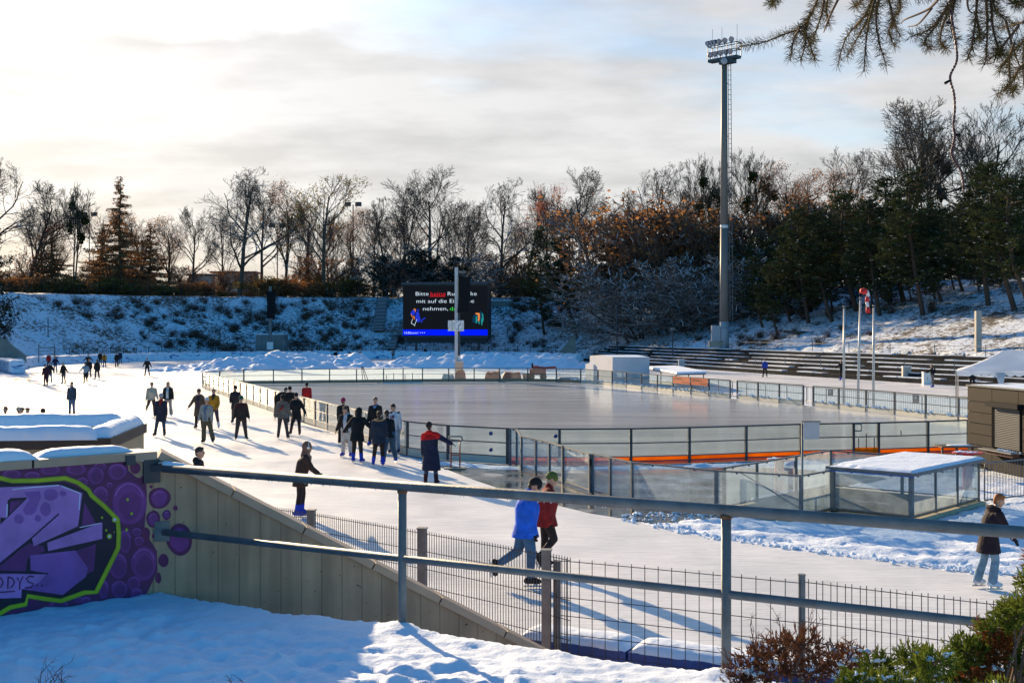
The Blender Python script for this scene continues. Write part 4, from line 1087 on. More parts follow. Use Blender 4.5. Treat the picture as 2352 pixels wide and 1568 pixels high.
# skating aid handle (red legs, grey loop)
sa = empty('skating_aid', 'red legged stand with grey handle loop beside the person in red and navy', 'skating aid', tuple(G(1045,1076)))
q = G(1045,1076); 
for dx in (-0.13, 0.16): child(MB().tube([(q.x+dx, q.y, 0.02), (q.x+dx, q.y, 0.93)], 0.022, 8), 'leg', simple('red_enamel', (0.30,0.03,0.015), 0.4), sa, smooth=True)
child(MB().beam((q.x-0.13, q.y, 0.45), (q.x+0.16, q.y, 0.45), 0.03, 0.03), 'crossbar', simple('red_enamel', (0.3,0.03,0.015)), sa)
loop = [(q.x+0.015+0.22*c_, q.y, 0.98+s_) for c_, s_ in ((-1,0.0),(-0.93,0.06),(-0.75,0.075),(0.75,0.075),(0.93,0.06),(1,0.0),(0.93,-0.06),(0.75,-0.075),(-0.75,-0.075),(-0.93,-0.06),(-1,0.0))]
child(MB().tube(loop, 0.024, 8), 'handle', M_STEEL, sa, smooth=True)
child(MB().box((q.x, q.y+0.05, 0.02), (0.7,0.5,0.04)), 'base_plate', M_CONC, sa)

# ================================================================== kiosk
K0 = Vector((15.35, 41.0, 0)); K1 = Vector((15.92, 37.0, 0)); dK = (K1-K0).normalized(); nK = Vector((dK.y, -dK.x, 0)); nK = nK if nK.x < 0 else -nK
KH = 2.68; Kd = -nK*4.0
ki = empty('kiosk', 'brown metal clad kiosk with a closed roller shutter at the right edge', 'kiosk', tuple(K0))
mb = MB(); kp = [K0, K1, K1+Kd, K0+Kd]
for i in range(4): mb.poly([V(kp[i],0), V(kp[(i+1)%4],0), V(kp[(i+1)%4],KH-0.02), V(kp[i],KH-0.02)])
child(mb, 'wall', simple('kiosk_backing', (0.02,0.016,0.013), 0.7), ki, fix=True)
M_KP = simple('brown_cladding', (0.022,0.017,0.0145), 0.75, 0.15, 1.3, metal=0.0, bump=0.05, spec=0.12)
hv = [(0.0,0.72),(0.745,1.08),(1.10,1.44),(1.465,1.80),(1.82,2.16),(2.18,2.64)]
def kpanel(a_, b_, z0, z1, root):
    p, q = K0.lerp(K1, a_/4.04)+nK*0.02, K0.lerp(K1, b_/4.04)+nK*0.02
    m2 = MB(); m2.beam(V(p+dK*0.012, (z0+z1)/2), V(q-dK*0.012, (z0+z1)/2), 0.03, z1-z0)
    child(m2, 'cladding_panel', M_KP, root)
for (z0, z1) in hv:
    kpanel(0, 1.55, z0, z1, ki)
    if z0 > 2.1: kpanel(1.55, 3.1, z0, z1, ki)
    kpanel(3.3 if z0 < 2.1 else 3.1, 4.02, z0, z1, ki)
for (z0, z1) in hv[:1]: kpanel(1.55, 3.3, z0, z1, ki)
child(MB().beam(V(K0-dK*0.03+nK*0.02, KH), V(K1+dK*0.05+nK*0.02, KH), 0.12, 0.05), 'roof_edge', M_DKSTEEL, ki)
mb = MB(); mb.prism([(p.x, p.y) for p in (K0+Kd*0.02, K1+Kd*0.02, K1+Kd, K0+Kd)], KH-0.015, KH+0.03); child(mb, 'roof_snow', M_SNOW, ki, fix=True)
M_SH = simple('shutter_grey', (0.10,0.105,0.11), 0.6, 0.1, metal=0.0)
def kp2(t, z, o=0.0): q = K0+dK*t+nK*o; return V(q, z)
child(MB().beam(kp2(1.62,1.42,0.005), kp2(3.25,1.42,0.005), 0.02, 1.42), 'window_recess', M_BLACK, ki)
mb = MB(); z = 0.80
while z < 2.04: mb.beam(kp2(1.70,z,0.03), kp2(3.17,z,0.03), 0.03, 0.03); z += 0.055
sh = child(mb, 'roller_shutter', M_SH, ki)
child(MB().beam(kp2(1.655,1.42,0.04), kp2(1.656,1.42,0.04)+dK*0.03, 0.05, 1.4), 'shutter_rail', M_BLACK, ki)
child(MB().beam(kp2(3.20,1.42,0.04), kp2(3.24,1.42,0.04), 0.05, 1.4), 'shutter_rail', M_BLACK, ki)
child(MB().beam(kp2(1.48,2.15,0.13), kp2(3.38,2.15,0.13), 0.22, 0.16), 'shutter_box', M_BLACK, ki)
child(MB().beam(kp2(1.35,0.70,0.22), kp2(3.3,0.70,0.22), 0.38, 0.035), 'counter', M_STEEL, ki)
child(MB().beam(kp2(1.6,0.62,0.16), kp2(3.2,0.62,0.16), 0.26, 0.11), 'counter_bracket', simple('reddish_wood', (0.13,0.05,0.03), 0.7), ki)
mb = MB(); rk = random.Random(3)
for k in range(40): s_ = rk.uniform(0.02,0.045); mb.ball(kp2(rk.gauss(2.7,0.25), 0.725+s_*0.3, 0.22+rk.uniform(-0.1,0.1)), s_, 6, 4)
child(mb, 'counter_snow', M_SNOW, ki)['kind'] = 'stuff'

# red round standing tables on printed column legs
M_RED = simple('red_lacquer', (0.45,0.012,0.02), 0.35, 0.1, 2.0)
def rtable(px, py_, Yv, rad, stem, label, txt):
    p = A(px, py_, Yv); zt_ = p.z
    t = empty('standing_table', label, 'table', (p.x, p.y, 0), 'red round standing tables')
    child(MB().tube([(p.x,p.y,zt_-0.035),(p.x,p.y,zt_)], rad, 28), 'table_top', M_RED, t)
    child(MB().tube([(p.x,p.y,0.0),(p.x,p.y,0.06),(p.x,p.y,0.07),(p.x,p.y,zt_-0.035)], [stem*1.9,stem*1.9,stem,stem], 22), 'column', M_RED, t)
    mb_ = MB(); rr_ = random.Random(2)
    for k in range(26): s_ = rr_.uniform(0.03,0.07); a_ = rr_.uniform(0,6.3); r_ = rr_.uniform(0,rad*0.75); mb_.ball((p.x+r_*math.cos(a_)-0.05,p.y+r_*math.sin(a_),zt_+0.004), (s_,s_,s_*0.3), 7, 4)
    child(mb_, 'snow', M_SNOW, t)['kind'] = 'stuff'
    if txt:
        o_ = text_mesh('lettering', 'Coca-Cola', 0.20, M_WHITE, (0.035,-stem-0.004,0.32), (R(90), R(-90), 0), t, extrude=0.002)
        o_.scale = (0.75,1,1)
rtable(1790, 1053, 33.1, 0.34, 0.125, 'red round standing table with white script behind the glass stairwell fence', True)
rtable(2222, 1037.5, 34.6, 0.42, 0.13, 'red round standing table dusted with snow in front of the kiosk', True)
# brown picnic table
pt = empty('picnic_table', 'dark brown bench table with snow on it left of the kiosk', 'table', (14.0, 38.5, 0))
q = A(2190, 1030, 38.6)
mb = MB()
for k in range(4): mb.beam((q.x-0.5, q.y-0.3+0.2*k, 0.86), (q.x+0.75, q.y-0.3+0.2*k, 0.86), 0.17, 0.04)
M_BWOOD = simple('brown_wood', (0.06,0.035,0.025), 0.7, 0.3, 4.0)
child(mb, 'table_top', M_BWOOD, pt)
for dx in (-0.35, 0.1, 0.6): child(MB().beam((q.x+dx, q.y, 0), (q.x+dx, q.y, 0.84), 0.06, 0.06), 'leg', M_BWOOD, pt)
child(MB().ball((q.x+0.2,q.y,0.885), (0.45,0.25,0.03), 10, 5), 'snow', M_SNOW, pt, smooth=True)

# crowd barriers
def barrier(a_, b_, label, hgt_=1.08, nb=None, grp='steel crowd barriers', mat=None):
    a_ = V(a_, 0); b_ = V(b_, 0); d = (b_-a_).normalized(); L_ = (b_-a_).length; mat = mat or M_STEEL
    t = empty('crowd_barrier', label, 'barrier', tuple(a_), grp)
    r_ = 0.12; fr = [V(a_, 0.12), V(a_, hgt_-r_), V(a_+d*0.04, hgt_-0.03), V(a_+d*r_, hgt_), V(b_-d*r_, hgt_), V(b_-d*0.04, hgt_-0.03), V(b_, hgt_-r_), V(b_, 0.12), V(a_, 0.12)]
    child(MB().tube(fr, 0.019, 8), 'frame', mat, t, smooth=True)
    nb = nb or int(L_/0.125); mb_ = MB()
    for k in range(1, nb): p = a_+d*L_*k/nb; mb_.tube([V(p, 0.13), V(p, hgt_)], 0.008, 5, cap=False)
    child(mb_, 'bars', mat, t)
    for u in (0.25, L_-0.25):
        n_ = Vector((-d.y, d.x, 0)); child(MB().tube([V(a_+d*u-n_*0.25, 0.02), V(a_+d*u, 0.12), V(a_+d*u+n_*0.25, 0.02)], 0.014, 6), 'foot', mat, t)
    return t
barrier(Vector((12.25,31.6,0)), Vector((14.4,33.0,0)), 'steel crowd barrier between the stairwell roof and the right edge')
def gpt(px, py_): g = G(px, py_); return g
ctr3 = FAR3[2]
nr = Vector((0.93,0.35,0))
bp_ = [FAR[-5]+nr*2.0, FAR2[0]+nr*1.2, FAR2[1]+nr*1.6, FAR2[2]+nr*1.7, FAR2[3]+nr*1.6]+[p+nr*(1.2+0.25*k) for k, p in enumerate(FAR3[:7])]
bq = resample(bp_, 2.2)
for k in range(len(bq)-1):
    a_, b_ = bq[k], bq[k+1]; d = (b_-a_).normalized()
    barrier(a_+d*0.04, b_-d*0.04, 'steel crowd barrier in the row behind the right rink boards', nb=12)
for q, lb in ((bq[7], 'small dark square sign hung on the barriers right of the flagpoles'), (bq[4], 'small dark sign hung on the barriers left of the flagpoles')):
    pass
q = at_top(2248-0, 0, 0) if False else None
sgn = empty('barrier_sign', 'small dark square sign hung on the barrier behind the right boards', 'sign', tuple(A(2258-6,0,60)))
pS = A(2253, 999, 61.5)
bpy.data.objects.remove(sgn)
def smallsign(px, py_, Yv, label):
    p = A(px, py_, Yv); t = empty('barrier_sign', label, 'sign', tuple(p), 'small dark signs on the barriers')
    child(MB().box(p, (0.44,0.02,0.44), R(-60)), 'plate', simple('sign_navy', (0.05,0.055,0.06), 0.6), t)
    child(MB().ball(p+Vector((-0.02,-0.02,0.06)), (0.07,0.02,0.08), 8, 6), 'emblem', M_WHITE, t)
    child(MB().box(p+Vector((-0.01,-0.02,-0.12)), (0.26,0.02,0.04), R(-60)), 'caption', simple('sign_ochre', (0.3,0.22,0.05), 0.6), t)
smallsign(2104, 915.5, 66.5, 'small dark square sign on the barriers right of the three flagpoles')
smallsign(1908, 901, 75.0, 'small dark square sign on the barriers left of the three flagpoles')

# ================================================================== tent
tn = empty('marquee', 'white snow dusted marquee with scalloped valance above the kiosk', 'tent', tuple(G(2190,950)))
T0 = G(2190, 951); ez = 2.32; wT, lT = 5.0, 9.0
tu = Vector((0.93,-0.36,0)); tv = Vector((0.36,0.93,0))
c0 = V(A(2196, 853, T0.y), 0)
cs = [c0, c0+tu*lT, c0+tu*lT+tv*wT, c0+tv*wT]
M_TENT = leafmat('tent_snow_cloth', (0.70,0.72,0.76), (0.84,0.85,0.88), trans=0.42)
ra, rb_ = c0+tv*wT/2+tu*2.45, c0+tv*wT/2+tu*6.6; rz_ = ez+1.12
mb = MB()
def grid(mb, a, b, c, d, nu, nv, z, amp=0.04):
    o_ = len(mb.v)
    for j in range(nv+1):
        for i in range(nu+1):
            u, v = i/nu, j/nv; p = a.lerp(b, u).lerp(d.lerp(c, u), v); sag = -0.10*math.sin(math.pi*v)*1.0
            mb.v.append((p.x, p.y, p.z+sag+amp*noise.noise(p*1.3)*(0 if v in (0,) else 1)))
    for j in range(nv):
        for i in range(nu): k = o_+j*(nu+1)+i; mb.face((k, k+1, k+nu+2, k+nu+1))
grid(mb, V(cs[0],ez), V(cs[1],ez), V(rb_,rz_), V(ra,rz_), 24, 8, 0)
grid(mb, V(cs[2],ez), V(cs[3],ez), V(ra,rz_), V(rb_,rz_), 24, 8, 0)
grid(mb, V(cs[3],ez), V(cs[0],ez), V(ra,rz_), V(ra,rz_), 16, 8, 0)
grid(mb, V(cs[1],ez), V(cs[2],ez), V(rb_,rz_), V(rb_,rz_), 16, 8, 0)
child(mb, 'roof_cloth', M_TENT, tn, smooth=True)
mb = MB()
for i in range(4):
    a_, b_ = cs[i], cs[(i+1)%4]; L_ = (b_-a_).length; n_ = int(L_/0.07)
    for k in range(n_):
        t0, t1 = k/n_, (k+1)/n_; h0 = 0.16+0.10*abs(math.sin(math.pi*t0*L_/0.42)); h1 = 0.16+0.10*abs(math.sin(math.pi*t1*L_/0.42))
        mb.poly([V(a_.lerp(b_,t0),ez-h0), V(a_.lerp(b_,t1),ez-h1), V(a_.lerp(b_,t1),ez+0.01), V(a_.lerp(b_,t0),ez+0.01)])
child(mb, 'valance', M_TENT, tn)
for p in [cs[0], cs[0].lerp(cs[1], 0.5), cs[1], cs[2], cs[3]]:
    child(MB().tube([V(p,0), V(p,ez)], 0.04, 8), 'pole', simple('tent_pole_tan', (0.45,0.36,0.27), 0.5), tn)
# gathered side curtain
cu = c0+tu*2.25
child(MB().tube([V(cu,ez-0.1),V(cu,1.6),V(cu,1.3),V(cu,0.4)], [0.24,0.12,0.10,0.2], 10), 'gathered_curtain', M_TENT, tn, smooth=True)
cu = c0+tu*4.6
child(MB().tube([V(cu,ez-0.1),V(cu,1.6),V(cu,1.3),V(cu,0.4)], [0.24,0.12,0.10,0.2], 10), 'gathered_curtain', M_TENT, tn, smooth=True)

# ================================================================== flagpoles
def flagpole(pb, pt_, label, flag=False):
    b_ = G(*pb); t_ = A(pt_[0], pt_[1], b_.y)
    f = empty('flagpole', label, 'flagpole', tuple(b_), 'flagpoles by the rink')
    child(MB().tube([b_, b_.lerp(t_, 0.98)], [0.085, 0.06], 12), 'pole', simple('pale_pole', (0.50,0.49,0.47), 0.4, 0.08, metal=0.1), f, smooth=True)
    child(MB().ball(t_, (0.09,0.09,0.07), 8, 6), 'pole_cap', M_STEEL, f, smooth=True)
    return f, t_
flagpole((1938,925), (1939,704), 'leftmost of three pale flagpoles, bare')
fp, tp = flagpole((1970,932), (1976.5,684), 'middle flagpole leaning slightly, with a red and white flag wound at its top')
flagpole((2006,932), (2007,702), 'rightmost of three pale flagpoles, bare')
fl = empty('flag', 'limp red and white striped flag hanging from the middle flagpole', 'flag', tuple(tp))
M_FR = simple('flag_red', (0.62,0.02,0.02), 0.7, 0.1); M_FW = simple('flag_white', (0.75,0.72,0.72), 0.7, 0.05)
mb = MB()
def fs(pts, w_, mi):
    mb.cur = mi; mb.tube([A(x, y, tp.y-0.1) for x, y in pts], w_, 8)
fs([(1976,668),(1984,668.5),(1991,670)], [0.13,0.20,0.15], 0)
fs([(1990,669),(1994,676),(1993,682)], [0.14,0.10,0.08], 1)
fs([(1992,681),(1992,687),(1991.5,693)], [0.09,0.13,0.12], 0)
fs([(1991.5,693),(1992.5,700),(1993,706)], [0.11,0.09,0.10], 1)
fs([(1993,705),(1993.5,712),(1994,719)], [0.11,0.13,0.14], 0)
child(mb, 'cloth', [M_FR, M_FW], fl, smooth=True)

# ================================================================== clock pole
cq = Vector(((1051-CX)/F*117, 117, 0))
cl = empty('clock_pole', 'tall two tone post with a station clock and a hanging loudspeaker column', 'clock', tuple(cq))
ZT = 4.5+146*117/2800
child(MB().box((cq.x-0.12, cq.y, ZT/2), (0.30,0.28,ZT)), 'post', simple('pale_post', (0.50,0.50,0.52), 0.5, 0.08), cl)
child(MB().box((cq.x+0.14, cq.y+0.05, ZT/2-0.5), (0.22,0.24,ZT-1.0)), 'cable_duct', M_DKSTEEL, cl)
child(MB().box((cq.x+0.40, cq.y, ZT-0.45), (0.75,0.12,0.22)), 'arm', M_STEEL, cl)
child(MB().tube([(cq.x+0.62,cq.y,ZT-0.55),(cq.x+0.62,cq.y,ZT-1.0)], 0.04, 6), 'hook', M_DKSTEEL, cl)
spk = empty('loudspeaker', 'black curved loudspeaker column hanging above the clock', 'loudspeaker', (cq.x+0.6, cq.y-0.1, ZT-4.6))
mb = MB(); zt_ = 4.5+(760-636)*117/2800; seg = 8
for k in range(seg):
    z1 = zt_-k*(3.45/seg); off = -0.05-0.02*max(0, k-4)**1.6
    mb.box((cq.x+0.72+off, cq.y-0.1, z1-3.45/seg/2), (1.10,0.6,3.45/seg-0.004))
child(mb, 'cabinet', M_BLACK, spk)
child(MB().box((cq.x+0.14, cq.y-0.12, zt_-1.72), (0.10,0.5,3.4)), 'side_rail', simple('tan_edge', (0.4,0.32,0.22), 0.6), spk)
# clock: box with two dials
ZK = 4.5+(760-748)*117/2800
ccx = (1052.5-CX)/F*116.6
cf = child(MB().box((ccx, 116.62, ZK), (1.0,0.5,1.02), R(14)), 'clock_case', M_WHITE, cl)
ck_n = Vector((math.sin(R(14)), -math.cos(R(14)), 0)); ck_t = Vector((math.cos(R(14)), math.sin(R(14)), 0))
fc = Vector((ccx, 116.62, ZK))+ck_n*0.262+ck_t*0.0
mb = MB(); mb.cur = 0
def disc(c, n_, t_, r, off, mi, nn=28): mb.cur = mi; mb.poly([c+n_*off+t_*r*math.cos(a)+Vector((0,0,1))*r*math.sin(a) for a in [2*math.pi*k/nn for k in range(nn)]])
disc(fc, ck_n, ck_t, 0.45, 0.004, 0); 
def handline(c, n_, t_, ang, r0_, r1_, wd, off):
    d = t_*math.sin(ang)+Vector((0,0,1))*math.cos(ang); s_ = t_*math.cos(ang)-Vector((0,0,1))*math.sin(ang)
    mb.cur = 1; mb.poly([c+n_*off+d*r0_-s_*wd/2, c+n_*off+d*r0_+s_*wd/2, c+n_*off+d*r1_+s_*wd/2, c+n_*off+d*r1_-s_*wd/2])
for k in range(12): handline(fc, ck_n, ck_t, k*math.pi/6, 0.34, 0.44, 0.05, 0.01)
handline(fc, ck_n, ck_t, R(46), -0.08, 0.27, 0.06, 0.014); handline(fc, ck_n, ck_t, R(192), -0.1, 0.4, 0.045, 0.018)
child(mb, 'dial', [simple('dial_white', (0.75,0.77,0.78), 0.5, 0.03), M_BLACK], cl)
# side dial
cf2 = child(MB().box((ccx-0.66, 116.75, ZK), (0.42,0.5,1.0), R(-52)), 'clock_case', M_WHITE, cl)
n2 = Vector((math.sin(R(-52)), -math.cos(R(-52)), 0)); t2 = Vector((math.cos(R(-52)), math.sin(R(-52)), 0)); fc2 = Vector((ccx-0.66, 116.75, ZK))+n2*0.262
mb = MB(); disc(fc2, n2, t2, 0.2, 0.004, 0); handline(fc2, n2, t2, R(46), 0, 0.14, 0.05, 0.01); handline(fc2, n2, t2, R(192), 0, 0.35, 0.04, 0.012); handline(fc2, n2, t2, 0, 0.3, 0.4, 0.05, 0.01)
child(mb, 'dial', [simple('dial_white', (0.75,0.77,0.78)), M_BLACK], cl)
child(MB().box((cq.x+0.15, cq.y-0.2, 3.6-1.7), (0.16,0.2,0.5)), 'junction_box', M_WHITE, cl)
cab = empty('switch_cabinet', 'cream switch cabinet at the foot of the clock pole', 'cabinet', (cq.x+0.2, cq.y-0.5, 0))
child(MB().box((cq.x+0.2, cq.y-0.45, 0.82), (0.72,0.4,1.5)), 'housing', simple('cream_metal', (0.50,0.44,0.30), 0.5, 0.08), cab)
child(MB().box((cq.x+0.2, cq.y-0.45, 1.6), (0.78,0.46,0.05)), 'lid', M_WHITE, cab)

# left loudspeaker pole and concrete block
lq = Vector(((621-CX)/F*200, 200, 0))
lp = empty('speaker_pole', 'grey post at the far end of the rink left of the bank stairs', 'pole', tuple(lq))
child(MB().box((lq.x, 200, 5.9), (0.42,0.4,11.8)), 'post', M_STEEL, lp)
child(MB().box((lq.x, 199.7, 4.5-34*199.7/2800), (1.0,0.12,1.25)), 'notice_plate', M_WHITE, lp)
ls = empty('loudspeaker', 'black loudspeaker column on the left pole in front of the snowy bank', 'loudspeaker', (lq.x+0.25, 199.5, 6.5))
mb = MB()
for k in range(8): mb.box((lq.x+0.25-0.03*max(0,k-5), 199.5, 10.7-k*0.55), (1.25,0.8,0.52))
child(mb, 'cabinet', M_BLACK, ls)
cbk = empty('concrete_block', 'grey concrete block hut behind the left loudspeaker pole at the foot of the bank', 'hut', ((620-CX)/F*206, 206, 0))
x0 = (583-CX)/F*206; x1 = (656-CX)/F*206
mb = MB(); mb.box(((x0+x1)/2, 208, 2.0), (x1-x0-0.6, 4, 3.8)); mb.box((x1-0.35, 207, 1.6), (0.7,3,3.0))
M_BLK = simple('block_concrete', (0.20,0.20,0.19), 0.9, 0.12, 1.0); child(mb, 'wall', M_BLK, cbk)
mb = MB(); [mb.box((x0+0.3+k*1.1, 205.99, 2.0), (0.05,0.06,3.7)) for k in range(1, 5)]; child(mb, 'joint', simple('joint_dark', (0.07,0.07,0.07)), cbk)['kind'] = 'stuff'
child(MB().box(((x0+x1)/2, 208, 3.95), (x1-x0-0.5, 4.1, 0.12)), 'snow_cap', M_SNOW, cbk)

# ================================================================== LED screen
SY = 205.0; ang = R(-13)
sc_r = Vector((math.cos(ang), math.sin(ang), 0)); sc_n = Vector((math.sin(ang), -math.cos(ang), 0))
cxm = (1022.6-CX)/F*SY; zc_ = 4.5+(760-714.6)*SY/2800; WS = 196.5/2800*SY/math.cos(ang)*0.99; HS = 126*SY/2800
scn = empty('video_screen', 'large black video screen with German text and a blue ticker on the snowy bank', 'screen', (cxm, SY, zc_-HS/2))
M_SBODY = simple('screen_housing', (0.018,0.02,0.026), 0.5, 0.15)
ctrS = Vector((cxm, SY, zc_))
child(MB().box(ctrS-sc_n*1.1, (WS+0.25, 2.2, HS), ang), 'housing', M_SBODY, scn)
child(MB().box(ctrS-sc_n*1.0+Vector((0,0,HS/2+0.1)), (WS+0.7, 2.7, 0.35), ang), 'top_trim', simple('trim_grey', (0.05,0.06,0.075), 0.5), scn)
child(MB().box(ctrS-sc_n*1.3-Vector((0,0,HS/2+0.35)), (WS*0.96, 1.4, 0.7), ang), 'plinth', simple('plinth_grey', (0.05,0.05,0.05), 0.8), scn)
def sp(px, py_, off=0.0):  # point on the screen face
    o_ = Vector((0,0,H)); d = Vector(((px-CX)/F, 1, -(py_-HY)/F)); n_ = sc_n; p0 = ctrS+sc_n*(0.02+off); return o_+d*((p0-o_).dot(n_)/d.dot(n_))
M_LED0 = emis('led_black', (0.02,0.024,0.032), 0.15)
p0, p1 = sp(925.5, 0), sp(1120, 0)
mb = MB(); mb.poly([sp(925.5,770.5), sp(1120,770.5), sp(1120,656), sp(925.5,656)]); disp = child(mb, 'display', M_LED0, scn)
mb = MB(); mb.poly([sp(925.5,770,0.01), sp(1120,770,0.01), sp(1120,756.7,0.01), sp(925.5,756.7,0.01)]); child(mb, 'ticker_bar', emis('led_blue', (0.0,0.01,0.9), 0.55), scn)
M_LW = emis('led_white', (0.75,0.88,1.0), 0.5); M_LR = emis('led_red', (1.0,0.02,0.03), 0.42); M_LG = emis('led_green', (0.08,0.95,0.1), 0.4)
M_LO = emis('led_orange', (1.0,0.30,0.08), 0.4); M_LB = emis('led_backpack_blue', (0.02,0.05,0.75), 0.35); M_LT = emis('led_teal', (0.02,0.35,0.35), 0.35); M_LDT = emis('led_dark_teal', (0.005,0.06,0.12), 0.3)
def led(s, x0_, x1_, yb, size_px, mat, bold=0.0):
    """text between picture columns x0_ and x1_, baseline yb"""
    a_ = sp(x0_, yb, 0.03); b_ = sp(x1_, yb, 0.03); sz = size_px*SY/2800
    o_ = text_mesh('lettering', s, sz, mat, a_-Vector(scn.location), (R(90), 0, ang), scn, extrude=0.003, bold=bold)
    bpy.context.view_layer.update(); wd = o_.dimensions.x; o_.scale = ((b_-a_).length/max(wd, 0.01), 1, 1); return o_
ln1 = 678.8; led('Bitte', 953.5, 983, ln1, 12.6, M_LW, -0.012); k_ = led('keine', 988, 1022, ln1, 12.6, M_LR, -0.012); led('Rucksäcke', 1027, 1093.5, ln1, 12.6, M_LW, -0.012)
mb = MB(); mb.poly([sp(987,680.9,0.03), sp(1022.5,680.9,0.03), sp(1022.5,679.7,0.03), sp(987,679.7,0.03)]); child(mb, 'underline', M_LR, scn)
led('mit auf die Eisfläche', 955.5, 1087.5, 695.8, 12.6, M_LW, -0.012)
led('nehmen,', 970.3, 1027.5, 712.9, 12.6, M_LW, -0.012); led('danke.', 1032.5, 1075.5, 712.9, 12.6, M_LG, -0.012)
led('13:32', 927.5, 941.8, 766.4, 6.9, M_LW, 0.0); led('atten! +++', 943.4, 976, 766.4, 6.9, M_LW, -0.006)
def spoly(pts, mat, name, off=0.03):
    m2 = MB(); m2.poly([sp(895.8+x*0.1648, 602.9+y*0.1648, off) for x, y in pts]); return m2
bpk = MB(); mats_b = [M_LB, M_LO, M_LW, M_LT, M_LDT]
def bp2(pts, mi, off): bpk.cur = mi; tr = tessellate_polygon([[Vector((x, y, 0)) for x, y in pts]]); o_ = len(bpk.v); bpk.v += [tuple(sp(895.8+x*0.1648, 602.9+y*0.1648, off)) for x, y in pts]; [bpk.face([o_+k for k in t]) for t in tr]
def bst(pts, w_, mi, off):
    for i in range(len(pts)-1):
        a_ = Vector(pts[i]); b_ = Vector(pts[i+1]); d = (b_-a_).normalized(); n_ = Vector((-d.y, d.x))*w_/2; bp2([tuple(a_+n_-d*w_*0.3), tuple(b_+n_+d*w_*0.3), tuple(b_-n_+d*w_*0.3), tuple(a_-n_-d*w_*0.3)], mi, off)
bp2([(290,690),(320,660),(350,665),(345,730),(305,735),(288,715)], 0, 0.03); bp2([(365,690),(400,690),(425,790),(405,830),(370,825),(350,760)], 0, 0.03); bst([(370,655),(400,662),(385,690)], 10, 0, 0.03); bst([(390,790),(440,830),(450,815)], 12, 0, 0.03); bst([(440,800),(490,772)], 14, 0, 0.025)
bst([(332,665),(338,645),(352,648),(355,685)], 9, 1, 0.035); bst([(295,720),(305,750),(335,752)], 8, 1, 0.035); bst([(325,755),(320,790)], 8, 1, 0.035); bst([(340,755),(342,790)], 8, 1, 0.035)
bst([(312,790),(296,848),(322,855),(342,880),(355,840),(374,790)], 5, 2, 0.04)
bp2([(1165,730),(1200,720),(1215,760),(1205,850),(1150,830),(1150,770)], 4, 0.03); bp2([(1195,760),(1215,730),(1220,830),(1195,850)], 3, 0.035); bp2([(1230,820),(1250,820),(1248,855),(1235,858)], 3, 0.035)
bp2([(1255,670),(1290,700),(1300,720),(1275,860),(1255,800)], 4, 0.03); bp2([(1278,700),(1300,720),(1305,800),(1285,850),(1290,870),(1272,870),(1268,800),(1285,760)], 3, 0.035)
bp2([(1190,705),(1215,698),(1250,705),(1252,760),(1245,815),(1225,812),(1228,760),(1222,725),(1190,718)], 1, 0.04)
child(bpk, 'backpack_picture', mats_b, scn)
for dx in (-5.5, 5.5):
    c_ = ctrS-sc_n*1.3+sc_r*dx; child(MB().box((c_.x, c_.y, 1.5), (0.4,0.4,5.0)), 'support', M_DKSTEEL, scn)

# stairs up the bank
def bankstairs(top, bot, wpx, n_, label, rail=True):
    """top/bot are world points on the slope"""
    t = empty('bank_stairs', label, 'stairs', tuple(bot), 'stairs up the snowy bank')
    wid = wpx*bot.y/2800; d = (top-bot); dh = Vector((d.x, d.y, 0)); L_ = dh.length; dn_ = dh.normalized(); s_ = Vector((dn_.y, -dn_.x, 0))
    m2 = MB(); m3 = MB()
    for k in range(n_):
        c_ = bot+d*((k+0.5)/n_)+Vector((0,0,0.42)); a2 = math.atan2(s_.y, s_.x)
        m2.box(c_-Vector((0,0,0.16)), (wid, L_/n_*1.0, abs(d.z)/n_*0.98), a2); m3.box(c_+Vector((0,0,-0.11+abs(d.z)/n_*0.5)), (wid-0.02, L_/n_*0.8, 0.06), a2)
    child(m2, 'steps', simple('stair_dark', (0.03,0.03,0.035), 0.8), t); child(m3, 'step_snow', M_SNOW, t)
    if rail:
        for sgn_ in (-1, 1):
            a_, b_ = bot+s_*sgn_*(wid/2+0.1)+Vector((0,0,0.4)), top+s_*sgn_*(wid/2+0.1)+Vector((0,0,0.4))
            m2 = MB(); m2.tube([a_+Vector((0,0,1.0)), b_+Vector((0,0,1.0))], 0.05, 6); m2.tube([a_+Vector((0,0,0.5)), b_+Vector((0,0,0.5))], 0.03, 6)
            for k in range(6): p = a_.lerp(b_, k/5); m2.tube([p, p+Vector((0,0,1.0))], 0.04, 6)
            child(m2, 'railing', M_STEEL, t)
    return t
sU1 = on_bank(880, 687); sU0 = on_bank(869, 765); bankstairs(sU1, sU0, 22, 24, 'long upper flight of snowy steps up the bank left of the screen')
sL1 = on_bank(909, 771); sL0 = on_bank(899, 806); bankstairs(sL1, sL0, 17, 11, 'short lower flight of snowy steps below the screen', rail=False)
sf = empty('steel_platform', 'grey steel landing frame between the bank stairs and the screen', 'platform', tuple(on_bank(905, 770)))
q = on_bank(903, 766); mb = MB()
mb.box(q+Vector((0,0,1.0)), (3.6,1.4,0.15))
for dx in (-1.7, -0.2, 1.6):
    mb.tube([q+Vector((dx,0,-0.5)), q+Vector((dx,0,1.0))], 0.06, 6); mb.tube([q+Vector((dx,-0.6,1.0)), q+Vector((dx,-0.6,2.1))], 0.04, 6)
mb.tube([q+Vector((-1.7,-0.6,2.1)), q+Vector((1.7,-0.6,2.1))], 0.04, 6); mb.tube([q+Vector((-1.7,-0.6,1.6)), q+Vector((1.7,-0.6,1.6))], 0.03, 6); mb.tube([q+Vector((0.2,0,1.0)), q+Vector((1.4,0,-1.2))], 0.06, 6); mb.tube([q+Vector((1.2,0,1.0)), q+Vector((0.1,0,-1.0))], 0.06, 6)
